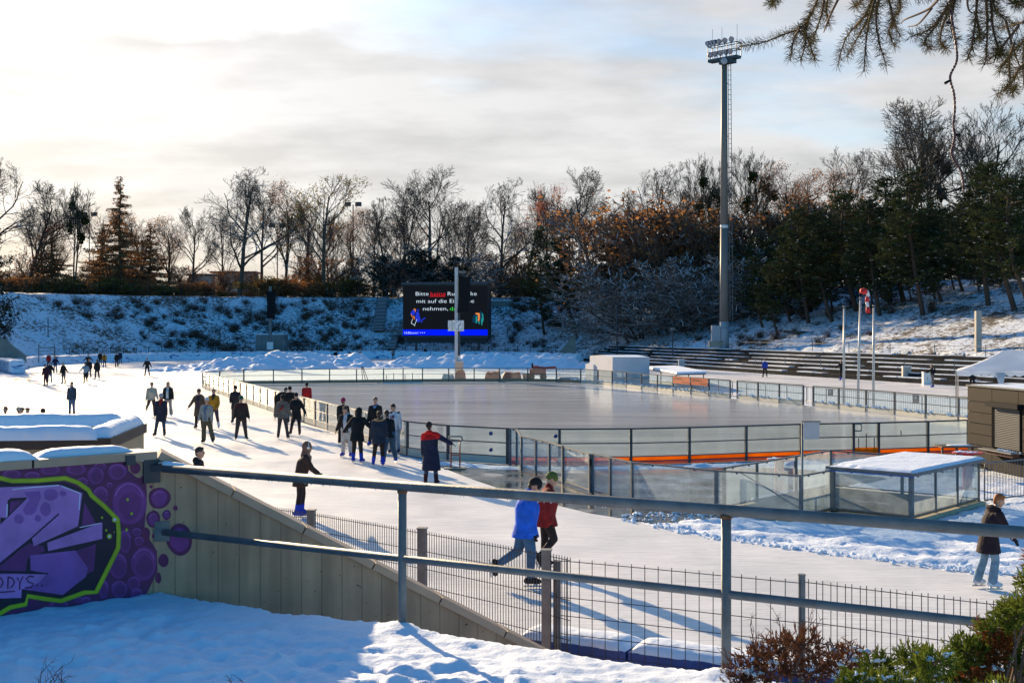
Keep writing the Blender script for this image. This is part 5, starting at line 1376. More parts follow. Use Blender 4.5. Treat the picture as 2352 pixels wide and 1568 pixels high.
child(mb, 'frame', M_STEEL, sf)
cn = empty('concrete_culvert', 'small grey concrete retaining block with snow right of the screen', 'retaining wall', tuple(on_bank(1160,700)))
q = on_bank(1152, 704); child(MB().box(q+Vector((0,0.5,0.2)), (4.0,1.6,1.7), R(-8)), 'block', M_BLK, cn); child(MB().box(q+Vector((0,0.5,1.1)), (4.1,1.7,0.12), R(-8)), 'snow_cap', M_SNOW, cn)

# ================================================================== fences on the bank
def postfence(label, pts, ht, step, wires, mat, name='chain_link_fence'):
    t = empty(name, label, 'fence', tuple(pts[0])); P_ = resample(pts, step)
    P_ = [Vector((p.x, p.y, hz(p.x, p.y))) for p in P_]
    for p in P_: child(MB().tube([p-Vector((0,0,0.3)), p+Vector((0,0,ht))], 0.055, 6), 'post', mat, t)
    m2 = MB()
    for k in range(len(P_)-1):
        for wv in wires: m2.tube([P_[k]+Vector((0,0,wv)), P_[k+1]+Vector((0,0,wv))], 0.018, 3, cap=False)
        for u in np.arange(0.0, 1.0, 0.14):
            q = P_[k].lerp(P_[k+1], float(u)); m2.tube([q+Vector((0,0,wires[0])), q+Vector((0,0,wires[-1]))], 0.011, 3, cap=False)
    child(m2, 'wire_mesh', mat, t)
M_FGRN = simple('fence_green', (0.02,0.03,0.03), 0.6)
postfence('dark post and wire fence along the top of the far bank', [Vector((-95,222,0)), Vector((-62,231.5,0)), Vector((-40,231.5,0)), Vector((-26,232,0))], 2.6, 3.0, (0.1,0.9,1.7,2.5), M_FGRN)
postfence('dark post and wire fence along the bank top right of the screen', [Vector((-2,231,0)), Vector((12,222,0)), Vector((20,214,0))], 2.6, 4.0, (0.1,0.9,1.7,2.5), M_FGRN)
postfence('low dark mesh fence along the foot of the far bank', [Vector((-66,176,0)), Vector((-57,196.5,0)), Vector((-40,204,0)), Vector((-15,206,0)), Vector((-1,203,0)), Vector((7,195,0))], 2.0, 2.9, (0.1,0.75,1.4,1.95), M_FGRN)
# slim lamp pole at the left in front of the bank
for (px, yt, Yv, lb) in ((110.5,730,190,'slim grey pole in front of the far left bank'),(1417,705,172,'dark thin mast with lamps on the tribune left of the white tent box')):
    q = A(px, yt, Yv); t = empty('thin_mast', lb, 'pole', (q.x, q.y, 0)); child(MB().tube([(q.x,q.y,0),(q.x,q.y,q.z)], 0.09 if Yv > 180 else 0.11, 8), 'pole', M_STEEL if Yv > 180 else M_DKSTEEL, t)
    if Yv < 180:
        child(MB().ball((q.x,q.y,q.z), (0.25,0.2,0.2), 8, 6), 'lamp', M_DKSTEEL, t)
        for dx in (-1.2, 1.3): child(MB().tube([(q.x,q.y,q.z*0.75),(q.x+dx*1.4,q.y,2.0)], 0.03, 4), 'guy_wire', M_DKSTEEL, t)

# ================================================================== crash mats round the far end
off_ = [(-58.5,142),(-62.2,158),(-59.5,174.5),(-51,189.5),(-39,198),(-20,201.2),(-5,198.2),(4.5,189.5),(10,179)]
mm = resample([Vector((x, y, 0)) for x, y in off_], 4.2)
for k in range(len(mm)-1):
    p, q = mm[k], mm[k+1]; d = (q-p).normalized(); n_ = Vector((-d.y, d.x, 0)); c_ = Vector((-20,150,0)); n_ = n_ if n_.dot(c_-p) > 0 else -n_
    mb = MB(); nn_ = 14; prev = None
    for i in range(nn_+1):
        c2 = (p+d*0.05).lerp(q-d*0.05, i/nn_); wv = 0.1*noise.noise(c2*0.8)
        prof = [(0.95,0.0),(0.80+wv,0.35),(0.55+wv,0.85),(0.32,1.12+wv),(-0.1,1.20+wv),(-0.3,1.05),(-0.35,0.0)]
        o_ = len(mb.v); mb.v += [tuple(c2+n_*a_+Vector((0,0,z_))) for a_, z_ in prof]
        if prev is not None:
            for j in range(6): mb.face((prev+j, prev+j+1, o_+j+1, o_+j))
        else: mb.face([o_+j for j in range(7)])
        prev = o_
    mb.face([prev+j for j in reversed(range(7))])
    o = mb.build('crash_mat', M_MATS, smooth=False, fix=True)
    tag(o, 'snow crusted blue crash mat leaning round the far end of the ring', 'crash mat', 'crash mats round the far end')
tl = [(-57.5,141),(-51.2,128.5)]
p, q = Vector((*tl[0],0)), Vector((*tl[1],0)); mb = MB(); mb.beam(V(p+Vector((-1.2,0,0)),0.7), V(q+Vector((-0.9,0,0)),0.7), 1.6, 1.4)
o = mb.build('crash_mat', M_MATS); bv = o.modifiers.new('b', 'BEVEL'); bv.width = 0.25; bv.segments = 3
tag(o, 'wide low blue mat stack under snow beside the left terrace', 'crash mat')

# ================================================================== terraces
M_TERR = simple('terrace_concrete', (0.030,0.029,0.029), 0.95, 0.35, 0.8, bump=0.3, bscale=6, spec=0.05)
def terrace(label, base, nrow, rise, tread, side, posts=True, postcol=M_STEEL, backext=0):
    t = empty('terrace', label, 'terrace', (base[0].x, base[0].y, 0))
    n_ = len(base); nrm_ = []
    for i in range(n_):
        d = (base[min(i+1,n_-1)]-base[max(i-1,0)]).normalized(); nn = Vector((-d.y, d.x, 0)); nn = nn if nn.dot(side) > 0 else -nn; nrm_.append(nn)
    m2 = MB(); m3 = MB(); rt_ = random.Random(7)
    for k in range(nrow):
        a0_, a1_ = k*tread, (k+1)*tread; z_ = (k+1)*rise
        for i in range(n_-1):
            p, q = base[i], base[i+1]; A0, B0_ = p+nrm_[i]*a0_, q+nrm_[i+1]*a0_; A1, B1_ = p+nrm_[i]*(a1_+(backext if k == nrow-1 else 0)), q+nrm_[i+1]*(a1_+(backext if k == nrow-1 else 0))
            m2.poly([V(A0,z_-rise), V(B0_,z_-rise), V(B0_,z_), V(A0,z_)]); m2.poly([V(A0,z_), V(B0_,z_), V(B1_,z_), V(A1,z_)])
            if i == 0: m2.poly([V(A0,0), V(A0,z_), V(A1,z_), V(A1,0)])
            if i == n_-2: m2.poly([V(B0_,0), V(B0_,z_), V(B1_,z_), V(B1_,0)])
            L_ = (B0_-A0).length; u = 0
            while u < L_-0.4:
                l_ = rt_.uniform(0.7, 3.2)
                e_ = min(u+l_, L_)
                if rt_.random() < 0.90:
                    d = (B0_-A0).normalized(); h_ = rt_.uniform(0.035, 0.10); s0 = rt_.uniform(0.02, 0.10)
                    m3.beam(V(A0+d*u+nrm_[i]*(tread/2+s0/2),z_+h_/2+0.003), V(A0+d*e_+nrm_[i]*(tread/2+s0/2),z_+h_/2+0.003), tread-s0-0.03, h_)
                u = e_+rt_.uniform(0, 0.12)
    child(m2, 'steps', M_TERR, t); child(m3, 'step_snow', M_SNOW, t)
    if posts:
        P_ = resample(base, 6.5)
        for p in P_:
            i = min(range(n_), key=lambda j: (base[j]-p).length); nn = nrm_[i]
            for a_, z0_, h_ in ((1.5*tread,2*rise,1.0),((nrow-0.5)*tread,nrow*rise,1.05)):
                child(MB().tube([V(p+nn*a_, z0_), V(p+nn*a_, z0_+h_)], 0.035, 6), 'railing_post', M_STEEL, t)
        m2 = MB()
        for i in range(n_-1):
            m2.tube([V(base[i]+nrm_[i]*((nrow-0.5)*tread), nrow*rise+0.9), V(base[i+1]+nrm_[i+1]*((nrow-0.5)*tread), nrow*rise+0.9)], 0.025, 5)
        child(m2, 'railing_bar', M_STEEL, t)
    return t
TB = [Vector((*p,0)) for p in ((10.8,184),(20.8,150),(27.8,126),(37.9,97.7),(46.5,75),(56.5,50),(62,35))]
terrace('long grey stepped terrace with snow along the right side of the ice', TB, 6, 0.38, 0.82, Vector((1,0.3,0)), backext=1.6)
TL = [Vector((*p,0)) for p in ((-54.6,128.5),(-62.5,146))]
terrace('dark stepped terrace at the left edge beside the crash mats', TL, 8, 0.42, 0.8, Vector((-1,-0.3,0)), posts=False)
def wingwall(label, pts, th, dirv):
    t = empty('wing_wall', label, 'wall', tuple(pts[0])); m2 = MB(); n_ = len(pts); d = dirv*th
    m2.poly(pts); m2.poly([p+d for p in reversed(pts)])
    for i in range(n_): m2.poly([pts[i], pts[i]+d, pts[(i+1)%n_]+d, pts[(i+1)%n_]])
    child(m2, 'wall', M_CONC, t, fix=True); return t
# right terrace end wall: sloping top
wy = 186.5
w1 = Vector((A(1281,812,wy).x, wy, 0)); w2 = Vector((A(1322,812,wy-1).x, wy-1, 0))
wingwall('sloping grey concrete end wall of the right terrace', [V(w1,0), V(w2,0), V(w2,3.9), V(w1.lerp(w2,0.86),3.9), V(w1,0.9)], 0.4, Vector((0.1,1,0)))
lw1 = Vector((-64.3,147.5,0)); lw2 = Vector((-54.5,148.5,0))
lw1 = A(-20,775,149); lw2 = A(58,813,149); lw1.z = lw2.z = 0
wingwall('dark sloping concrete end wall of the left terrace', [V(lw1,0), V(lw2,0), V(lw2,1.5), V(lw1,4.6)], 0.4, Vector((0,1,0)))
lr = empty('terrace_railing', 'thin grey rail frame at the end of the left terrace', 'railing', tuple(A(97,830,158)))
q = A(89,800,158); q2 = A(125,800,160)
mb = MB(); mb.tube([V(q,0),V(q,4.5-30*158/2800)], 0.06, 6); mb.tube([V(q2,0),V(q2,4.5-30*158/2800)], 0.06, 6); mb.tube([V(q,2.3),V(q2,2.3)], 0.05, 6); mb.tube([V(q,1.9),V(q2,1.9)], 0.04, 6); child(mb, 'frame', M_STEEL, lr)

# ================================================================== floodlight mast
mq = Vector(((1663.5-CX)/F*150, 150, 0)); mz = 2.9
ma = empty('floodlight_mast', 'very tall grey floodlight mast rising above the trees', 'floodlight', (mq.x, mq.y, mz))
def zt2(y, Yv=150): return 4.5+(760-y)*Yv/2800
M_MAST = simple('mast_grey_brown', (0.16,0.15,0.14), 0.6, 0.12, 0.4)
M_MASTL = simple('mast_pale_blue', (0.30,0.34,0.38), 0.6, 0.06, 0.4)
def mr(z): return 0.57-(z-mz)/(zt2(140)-mz)*0.22
zs_ = [mz-1, zt2(739)]; child(MB().tube([V(mq,z) for z in zs_], [mr(z) for z in zs_], 20), 'lower_shaft', M_MASTL, ma, smooth=True)
zs_ = [zt2(739), zt2(524)]; child(MB().tube([V(mq,z) for z in zs_], [mr(z) for z in zs_], 20), 'shaft', M_MAST, ma, smooth=True)
zs_ = [zt2(524), zt2(517)]; child(MB().tube([V(mq,z) for z in zs_], [mr(z)+0.01 for z in zs_], 20), 'white_band', M_WHITE, ma, smooth=True)
zs_ = [zt2(517), zt2(136)]; child(MB().tube([V(mq,z) for z in zs_], [mr(z) for z in zs_], 20), 'shaft', M_MAST, ma, smooth=True)
m2 = MB(); z = mz+2
while z < zt2(560): m2.tube([(mq.x-0.28,mq.y-mr(z)*0.95,z),(mq.x+0.30,mq.y-mr(z)*0.95,z)], 0.035, 5); z += 1.15
child(m2, 'step_irons', M_STEEL, ma)
m2 = MB(); lx = mq.x+0.85; 
for dx in (-0.17, 0.17): m2.tube([(lx+dx,mq.y-0.2,mz+3),(lx+dx-0.25,mq.y-0.2,zt2(142))], 0.045, 5)
z = mz+3
while z < zt2(142): f_ = (z-mz-3)/(zt2(142)-mz-3); m2.tube([(lx-0.17-0.25*f_,mq.y-0.2,z),(lx+0.17-0.25*f_,mq.y-0.2,z)], 0.03, 4); z += 0.6
z = mz+6
while z < zt2(145): f_ = (z-mz-3)/(zt2(142)-mz-3); m2.tube([(mq.x+0.3,mq.y-0.1,z),(lx-0.1-0.25*f_,mq.y-0.2,z)], 0.05, 4); z += 6.5
child(m2, 'ladder', M_STEEL, ma)
# platform
pzb = zt2(136.5); pu = Vector((0.72,-0.69,0)); pv = Vector((0.69,0.72,0)); Lp, Wp = 4.2, 1.0
pc = V(mq, 0)
def pp2(u, v, z): q = pc+pu*u+pv*v; return V(q, z)
M_PLAT = simple('platform_blue_grey', (0.04,0.055,0.07), 0.5, 0.2, 2.0)
m2 = MB(); m2.beam(pp2(-Lp/2,0,pzb), pp2(Lp/2,0,pzb), Wp, 0.35); m2.beam(pp2(-0.5,0,pzb-0.4), pp2(1.5,0,pzb-0.4), 0.9, 0.5); child(m2, 'platform', M_PLAT, ma)
m2 = MB()
hr_ = 1.75
for v in (-Wp/2, Wp/2):
    for z_ in (hr_, hr_*0.55): m2.beam(pp2(-Lp/2,v,pzb+z_), pp2(Lp/2,v,pzb+z_), 0.09, 0.09)
    for k in range(4): u = -Lp/2+Lp*k/3; m2.beam(pp2(u,v,pzb), pp2(u,v,pzb+hr_), 0.09, 0.09)
for u in (-Lp/2, Lp/2):
    for z_ in (hr_, hr_*0.55): m2.beam(pp2(u,-Wp/2,pzb+z_), pp2(u,Wp/2,pzb+z_), 0.09, 0.09)
child(m2, 'guard_rail', M_PLAT, ma)
M_LAMP = simple('lamp_body', (0.09,0.10,0.13), 0.4, 0.2, 3.0, metal=0.3); M_LENS = simple('lamp_glass', (0.35,0.35,0.40), 0.2)
for row, (zz3, ks) in enumerate(((hr_+0.42, (-2.1,-1.6,-1.1,-0.45,0.4,1.35)), (0.75, (-1.8,-1.1,-0.3,0.5,1.1)))):
    for k, u in enumerate(ks):
        c_ = pp2(u, -Wp/2 if row == 0 else -Wp/2+0.1, pzb+zz3)
        dv = Vector((-0.75,-0.45,-0.45)) if (row == 0 and k < 3) else Vector((0.05,-0.85,-0.5)); dv.normalize()
        m2 = MB(); m2.tube([c_-dv*0.42, c_-dv*0.2, c_+dv*0.12], [0.15,0.29,0.34], 14); m2.tube([c_+Vector((0,0,-0.6)), c_], 0.05, 6)
        o = child(m2, 'lamp', M_LAMP, ma, smooth=False)
        m2 = MB(); m2.tube([c_+dv*0.12, c_+dv*0.14], [0.31,0.30], 14); lo = m2.build('lens', M_LENS, o); lo.location = -Vector(ma.location)*0
        # keep the lens in place under its lamp
        lo.location = Vector((0,0,0))
child(MB().ball(pp2(0.6,-0.9,pzb-0.45), (0.42,0.12,0.42), 12, 8), 'dish', M_LENS, ma, smooth=True)
for u in (-1.4, 0.0, 2.2): child(MB().tube([pp2(u,-Wp/2,pzb+hr_), pp2(u,-Wp/2,pzb+hr_+2.1)], 0.02, 4), 'lightning_rod', M_DKSTEEL, ma)
mc = empty('mast_cabinet', 'pale blue cabinet standing beside the foot of the floodlight mast', 'cabinet', (mq.x-1.4, mq.y-0.3, mz))
child(MB().box((mq.x-1.05,mq.y,zt2(766)), (1.05,0.8,2.0)), 'housing', M_MASTL, mc); child(MB().box((mq.x-0.9,mq.y,zt2(790)), (2.0,1.0,0.75)), 'plinth', M_CONC, mc)

# ================================================================== sheds, benches, cabinets, machines behind the boards
shd = empty('tarpaulin_shed', 'large white tarpaulin covered box shed behind the far right boards', 'shed', (10.2,106,0))
du = Vector((0.985,-0.17,0)); dv_ = Vector((-0.30,0.954,0)) 
s0 = A(1407, 0, 104.5); s0.z = 0
def shedbox(root, o0, du_, wv, dvv, dp, h_, ridge, mat):
    a_, b_, c_, d_ = o0, o0+du_*wv, o0+du_*wv+dvv*dp, o0+dvv*dp; m2 = MB()
    m2.poly([V(a_,0),V(b_,0),V(b_,h_),V(a_,h_)]); m2.poly([V(b_,0),V(c_,0),V(c_,h_),V(b_,h_)]); m2.poly([V(c_,0),V(d_,0),V(d_,h_),V(c_,h_)])
    m_ = (a_+d_)/2; m3_ = (b_+c_)/2
    m2.poly([V(d_,0),V(a_,0),V(a_,h_),V(m_,h_+ridge),V(d_,h_)]); m2.poly([V(b_,h_),V(b_,0),V(c_,0),V(c_,h_),V(m3_,h_+ridge)]) if False else None
    child(m2, 'cover', mat, root, fix=True)
    m2 = MB(); m2.poly([V(a_,h_),V(b_,h_),V(m3_,h_+ridge),V(m_,h_+ridge)]); m2.poly([V(m_,h_+ridge),V(m3_,h_+ridge),V(c_,h_),V(d_,h_)]); m2.poly([V(b_,h_),V(c_,h_),V(m3_,h_+ridge)])
    child(m2, 'roof_snow', M_SNOW, root)
M_TARP = simple('white_tarpaulin', (0.50,0.50,0.54), 0.6, 0.08, 0.8, bump=0.5, bscale=3)
shedbox(shd, s0, du, 3.15, dv_, 5.4, 2.28, 0.12, M_TARP)
sh2 = empty('tarpaulin_shed', 'small low tarpaulin covered box left of the large white shed', 'shed', (7.2,108,0))
s1 = A(1363, 0, 108.5); s1.z = 0; shedbox(sh2, s1, du, 1.3, dv_, 2.0, 1.5, 0.15, M_TARP)
rf = empty('bench_shelter', 'low flat shelter with a thick snow roof behind the boards', 'shelter', (12.4,92,0))
rp_ = [Vector((((x-CX)/F)*Y_, Y_, 0)) for x, Y_ in ((1554,93.6),(1482,109.0),(1552,111.5),(1622,95.6))]
child(MB().prism(rp_, 1.10, 1.2), 'roof', M_DKSTEEL, rf, fix=True); child(MB().prism([(p.x,p.y) for p in rp_], 1.2, 1.36), 'roof_snow', M_SNOW, rf, fix=True)
for p in rp_+[rp_[0].lerp(rp_[1],0.5), rp_[2].lerp(rp_[3],0.5)]:
    c_ = sum(rp_, Vector())/4; q = p.lerp(c_, 0.08); child(MB().tube([V(q,0),V(q,1.12)], 0.04, 6), 'post', M_STEEL, rf)
child(MB().beam(V(rp_[0].lerp(rp_[3],0.1),0.45), V(rp_[0].lerp(rp_[3],0.9),0.45), 0.4, 0.06), 'bench', M_STEEL, rf)
for (x0, x1, y0, y1, Yv, lb, mt, leg) in ((1559,1572,826,846,138,'slim pale cabinet against the terrace behind the flat shelter',M_MASTL,0),(2074,2093,842,869,108,'pale grey wall cabinet on a short stand before the terrace',simple('cabinet_beige',(0.36,0.33,0.30),0.5,0.06),1),(2121,2139,855,883.5,102,'white two door cabinet beside the backpack wearing man',M_WHITE,0)):
    a_, b_ = A(x0,y0,Yv), A(x1,y1,Yv); t = empty('switch_cabinet', lb, 'cabinet', (a_.x, Yv, 0))
    zb_ = max(0, b_.z); child(MB().box(((a_.x+b_.x)/2, Yv+0.2, (a_.z+zb_)/2), (b_.x-a_.x, 0.4, a_.z-zb_)), 'housing', mt, t)
    child(MB().box(((a_.x+b_.x)/2, Yv+0.18, a_.z+0.02), (b_.x-a_.x+0.06, 0.5, 0.05)), 'lid', M_SNOW, t)
    child(MB().box(((a_.x+b_.x)/2, Yv-0.005, (a_.z+zb_)/2), (0.02, 0.03, 0.3)), 'door_handle', M_DKSTEEL, t)
    if leg: child(MB().box(((a_.x+b_.x)/2, Yv+0.2, zb_/2), (0.15,0.15,zb_)), 'stand', M_CONC, t)
M_OT = simple('orange_tarpaulin', (0.62,0.10,0.03), 0.6, 0.2, 1.5, bump=0.5, bscale=4)
def lump(name, label, cat, x0, x1, ytop, Yv, mat, dp=1.6, seed=0):
    a_, b_ = A(x0,ytop,Yv), A(x1,ytop,Yv); t = empty(name, label, cat, ((a_.x+b_.x)/2, Yv, 0)); m2 = MB(); nn_ = 14; w_ = b_.x-a_.x
    for j in range(nn_+1):
        for i in range(nn_+1):
            u, v = i/nn_, j/nn_; e = min(1, min(u,1-u)*7)*min(1, min(v,1-v)*7); z_ = a_.z*(0.82+0.2*noise.noise(Vector((u*3,v*2,seed*5.1))))*e**0.4
            m2.v.append((a_.x+w_*u, Yv-dp/2+dp*v, z_))
    for j in range(nn_):
        for i in range(nn_): k = j*(nn_+1)+i; m2.face((k,k+1,k+nn_+2,k+nn_+1))
    child(m2, 'cover', mat, t, smooth=True); return t
lump('covered_machine', 'left half of the orange tarpaulin heap behind the far boards', 'machine cover', 1113, 1152, 849, 112, M_OT, seed=1)
lump('covered_machine', 'right half of the orange tarpaulin heap behind the far boards', 'machine cover', 1153, 1199, 851, 112.5, M_OT, seed=2)
lump('covered_box', 'orange wrapped box at the foot of the clock pole', 'box', 1045, 1070, 846.5, 114.5, M_OT, 0.8, seed=3)
lump('stacked_mats', 'pale grey stack with snow left of the clock pole foot', 'stack', 1015, 1044, 857, 114, simple('pale_green_grey',(0.33,0.37,0.35),0.8), 0.9, seed=4)
lump('stacked_mats', 'flat grey pallet stack with snow right of the red machine', 'stack', 1279, 1333, 864.5, 111, simple('pallet_grey',(0.30,0.31,0.32),0.8), 1.2, seed=5)
rmch = empty('snow_blower', 'red and orange snow clearing machine behind the far boards', 'machine', (A(1250,860,112).x, 112, 0))
M_RM = simple('machine_red', (0.35,0.04,0.03), 0.5, 0.3, 4.0); bx_ = A(1235,860,112).x
mb = MB(); mb.box((bx_,112,0.75),(1.5,0.9,0.55)); mb.box((bx_-0.2,112,1.15),(0.5,0.5,0.35)); child(mb, 'body', M_RM, rmch)
child(MB().tube([(bx_,112,1.15),(bx_+0.7,112,1.1),(bx_+1.7,112,1.15)], 0.12, 8), 'arm', M_RM, rmch)
child(MB().tube([(bx_-0.5,112,1.1),(bx_-0.5,112,1.55)], 0.08, 8), 'exhaust', M_BLACK, rmch)
for dx in (-0.6, 0.5):
    wl = child(MB().tube([(bx_+dx,111.4,0.32),(bx_+dx,111.62,0.32)], 0.32, 16), 'wheel', M_BLACK, rmch)
child(MB().tube([(bx_-1.3,111.5,0.3),(bx_-0.6,111.7,0.45)], [0.34,0.2], 10), 'scoop', simple('orange_scoop',(0.45,0.10,0.03),0.5), rmch)
# hockey sticks / poles leaning
for k,(x0,y0,x1,y1,lb) in enumerate(((1010,838,1013,873,'left thin pole leaning behind the far boards'),(1013,839,1021,873,'right thin pole leaning behind the far boards'))):
    pass
stp = empty('leaning_poles', 'pair of thin poles leaning on the inside of the far boards', 'poles', (A(833,860,110).x, 110, 0))
for (xa, ya, xb, yb) in ((830,841,833,872),(832,842,839,872),(834,843,845,872)): child(MB().tube([A(xa,ya,110.5), A(xb,yb,109.5)], 0.035, 5), 'pole', simple('pole_red_brown',(0.2,0.08,0.05)), stp)
# small floodlights beyond the trees
for (px, yt, Yv, lb) in ((1104,497,300,'left small double floodlight far behind the trees'),(1176-1176+605,0,0,''),):
    pass
def farflood(px, yt, Yv, label):
    q = A(px, yt, Yv); t = empty('distant_floodlight', label, 'floodlight', (q.x, q.y, 10.5), 'distant floodlights behind the trees')
    child(MB().tube([(q.x,q.y,10),(q.x,q.y,q.z)], 0.14, 6), 'pole', M_DKSTEEL, t)
    for dx in (-1.3, 1.3): child(MB().box((q.x+dx,q.y,q.z+0.1),(1.5,0.8,1.0)), 'lamp', M_DKSTEEL, t)
farflood(637, 519, 300, 'small double floodlight among the bare trees above the left speaker pole')
farflood(811, 470, 300, 'small double floodlight peeping over the brownish trees left of the screen')
farflood(205, 493, 320, 'small floodlight among the larches at the far left')

# ================================================================== huts behind the bank
def hut(x0, x1, yt, yb, Yv, label, wallc, roofc, wins=()):
    a_, b_ = A(x0,yt,Yv), A(x1,yb,Yv); t = empty('garden_hut', label, 'hut', (a_.x, Yv, b_.z)); w_ = b_.x-a_.x; zb_ = min(b_.z, 10.9)
    child(MB().box(((a_.x+b_.x)/2, Yv+2, (a_.z+zb_)/2), (w_,4,a_.z-zb_)), 'wall', simple('hut_wall_%d'%x0, wallc, 0.8, 0.08), t)
    child(MB().box(((a_.x+b_.x)/2, Yv+2, a_.z+0.15), (w_+0.8,4.8,0.3)), 'roof', simple('hut_roof_%d'%x0, roofc, 0.8), t)
    child(MB().box(((a_.x+b_.x)/2, Yv+2, a_.z+0.34), (w_+0.7,4.7,0.09)), 'roof_snow', M_SNOW, t)
    for (u, wd) in wins: child(MB().box((a_.x+w_*u, Yv-0.02, (a_.z*0.55+zb_*0.45)), (wd,0.08,0.9)), 'window', M_BLACK, t)
hut(486, 585, 627, 668, 262, 'pale low bungalow with a red roof edge behind the large bare tree', (0.55,0.55,0.52), (0.3,0.07,0.04), ((0.3,1.2),(0.75,1.0)))
hut(433, 484, 633, 662, 256, 'white garden gate house left of the pale bungalow', (0.6,0.62,0.62), (0.1,0.1,0.1), ((0.5,0.5),))
hut(270, 345, 628, 668, 262, 'brownish garden hut hidden behind the larch', (0.25,0.20,0.15), (0.25,0.06,0.04), ())
# ================================================================== trees
M_TWIG = simple('twig_bark', (0.12,0.090,0.068), 0.95, 0.3, 2.0)
M_TWIGR = simple('reddish_twigs', (0.17,0.095,0.065), 0.95, 0.3, 2.0)
M_LBRN = leafmat('brown_leaves', (0.26,0.12,0.05), (0.40,0.19,0.07), trans=0.4)
M_LRED = leafmat('redbrown_leaves', (0.30,0.08,0.04), (0.42,0.14,0.06), trans=0.4)
M_LOCH = leafmat('ochre_leaves', (0.28,0.15,0.05), (0.42,0.23,0.07), trans=0.45)
M_LOLV = leafmat('olive_leaves', (0.16,0.13,0.04), (0.26,0.19,0.05), trans=0.4)
M_LARCH = leafmat('larch_needles', (0.30,0.15,0.06), (0.42,0.22,0.09), trans=0.4)
M_PINE = leafmat('pine_needles', (0.022,0.038,0.020), (0.070,0.078,0.030), trans=0.15)
M_YEW = leafmat('dark_evergreen', (0.010,0.020,0.018), (0.028,0.038,0.025), trans=0.1)
M_MIST = leafmat('mistletoe', (0.035,0.045,0.015), (0.06,0.07,0.02), trans=0.2)
M_SNB = snowmat('branch_snow', (0.78,0.82,0.9), 0.1)

def branchy(rnd, Hh, spread, levels, kids, trunk_r, forks=0.28, up=0.35, wander=0.16, minr=0.022, lean=(0,0), nstem=1, stemspread=0.25, first=0.25, ratio=0.56):
    """list of (points, radii, level); levels of ever finer branches"""
    out_ = []; tips = []
    def grow(p, d, Lb, r, lev):
        n_ = 6 if lev < 2 else (4 if lev < 4 else 3); pts = [p.copy()]; rs = [r]; dd = d.copy()
        r_end = r*0.30 if lev == 0 else r*0.35
        for k in range(n_):
            wl_ = wander*(0.45 if lev == 0 else 1); dd = dd+Vector((rnd.gauss(0,wl_), rnd.gauss(0,wl_), rnd.gauss(0,wl_*0.5)+up*(0.10 if lev else 0.25)))
            dd.normalize(); p = p+dd*(Lb/n_); pts.append(p.copy()); rs.append(max(minr, r+(r_end-r)*(k+1)/n_))
        out_.append((pts, rs, lev))
        if lev >= levels: tips.append((pts[-1], dd.copy())); return
        nk = kids[lev]; st_ = forks if lev == 0 else 0.22
        for i in range(nk):
            t = st_+(1-st_)*((i+rnd.random()*0.8)/nk); t = min(0.99, t); f = t*n_; j = min(n_-1, int(f)); q = pts[j].lerp(pts[j+1], f-j)
            ax_d = (pts[j+1]-pts[j]).normalized(); side = Vector((rnd.gauss(0,1), rnd.gauss(0,1), rnd.gauss(0,0.5))); side = side-ax_d*side.dot(ax_d)
            if side.length < 1e-3: continue
            side.normalize(); ang_ = R(rnd.uniform(28, 58))*spread
            nd = ax_d*math.cos(ang_)+side*math.sin(ang_); nd.z += up*0.35; nd.normalize()
            l2 = Lb*ratio*(1.15-0.55*t)*rnd.uniform(0.75, 1.2)
            if lev == 0: l2 = Lb*ratio*(1.25-0.75*t)*rnd.uniform(0.8, 1.15)
            r2 = max(minr, rs[j]*rnd.uniform(0.42, 0.62)); grow(q, nd, l2, r2, lev+1)
    for s_ in range(nstem):
        d = Vector((lean[0]+rnd.gauss(0,stemspread if nstem > 1 else 0.03), lean[1]+rnd.gauss(0,stemspread if nstem > 1 else 0.03), 1)).normalized()
        grow(Vector((rnd.gauss(0,0.2) if nstem > 1 else 0, 0, -0.5)), d, Hh*(0.92 if nstem == 1 else rnd.uniform(0.75,0.95)), trunk_r*(1 if nstem == 1 else 0.7), 0)
    return out_, tips
def leafcards(mb_, tips, rnd, n_, size, spread, mi=0, snow=0.0):
    for p, d in tips:
        for k in range(n_):
            c = p+Vector((rnd.gauss(0,spread), rnd.gauss(0,spread), rnd.gauss(0,spread*0.8)))
            a_ = Vector((rnd.gauss(0,1), rnd.gauss(0,1), rnd.gauss(0,0.6))).normalized(); b_ = a_.cross(Vector((rnd.gauss(0,1), rnd.gauss(0,1), rnd.gauss(0,1)))).normalized()
            s_ = size*rnd.uniform(0.5, 1.2); mb_.cur = mi
            mb_.poly([c-a_*s_-b_*s_*0.3, c+a_*s_*0.2-b_*s_*0.8, c+a_*s_+b_*s_*0.1, c+b_*s_*0.7])
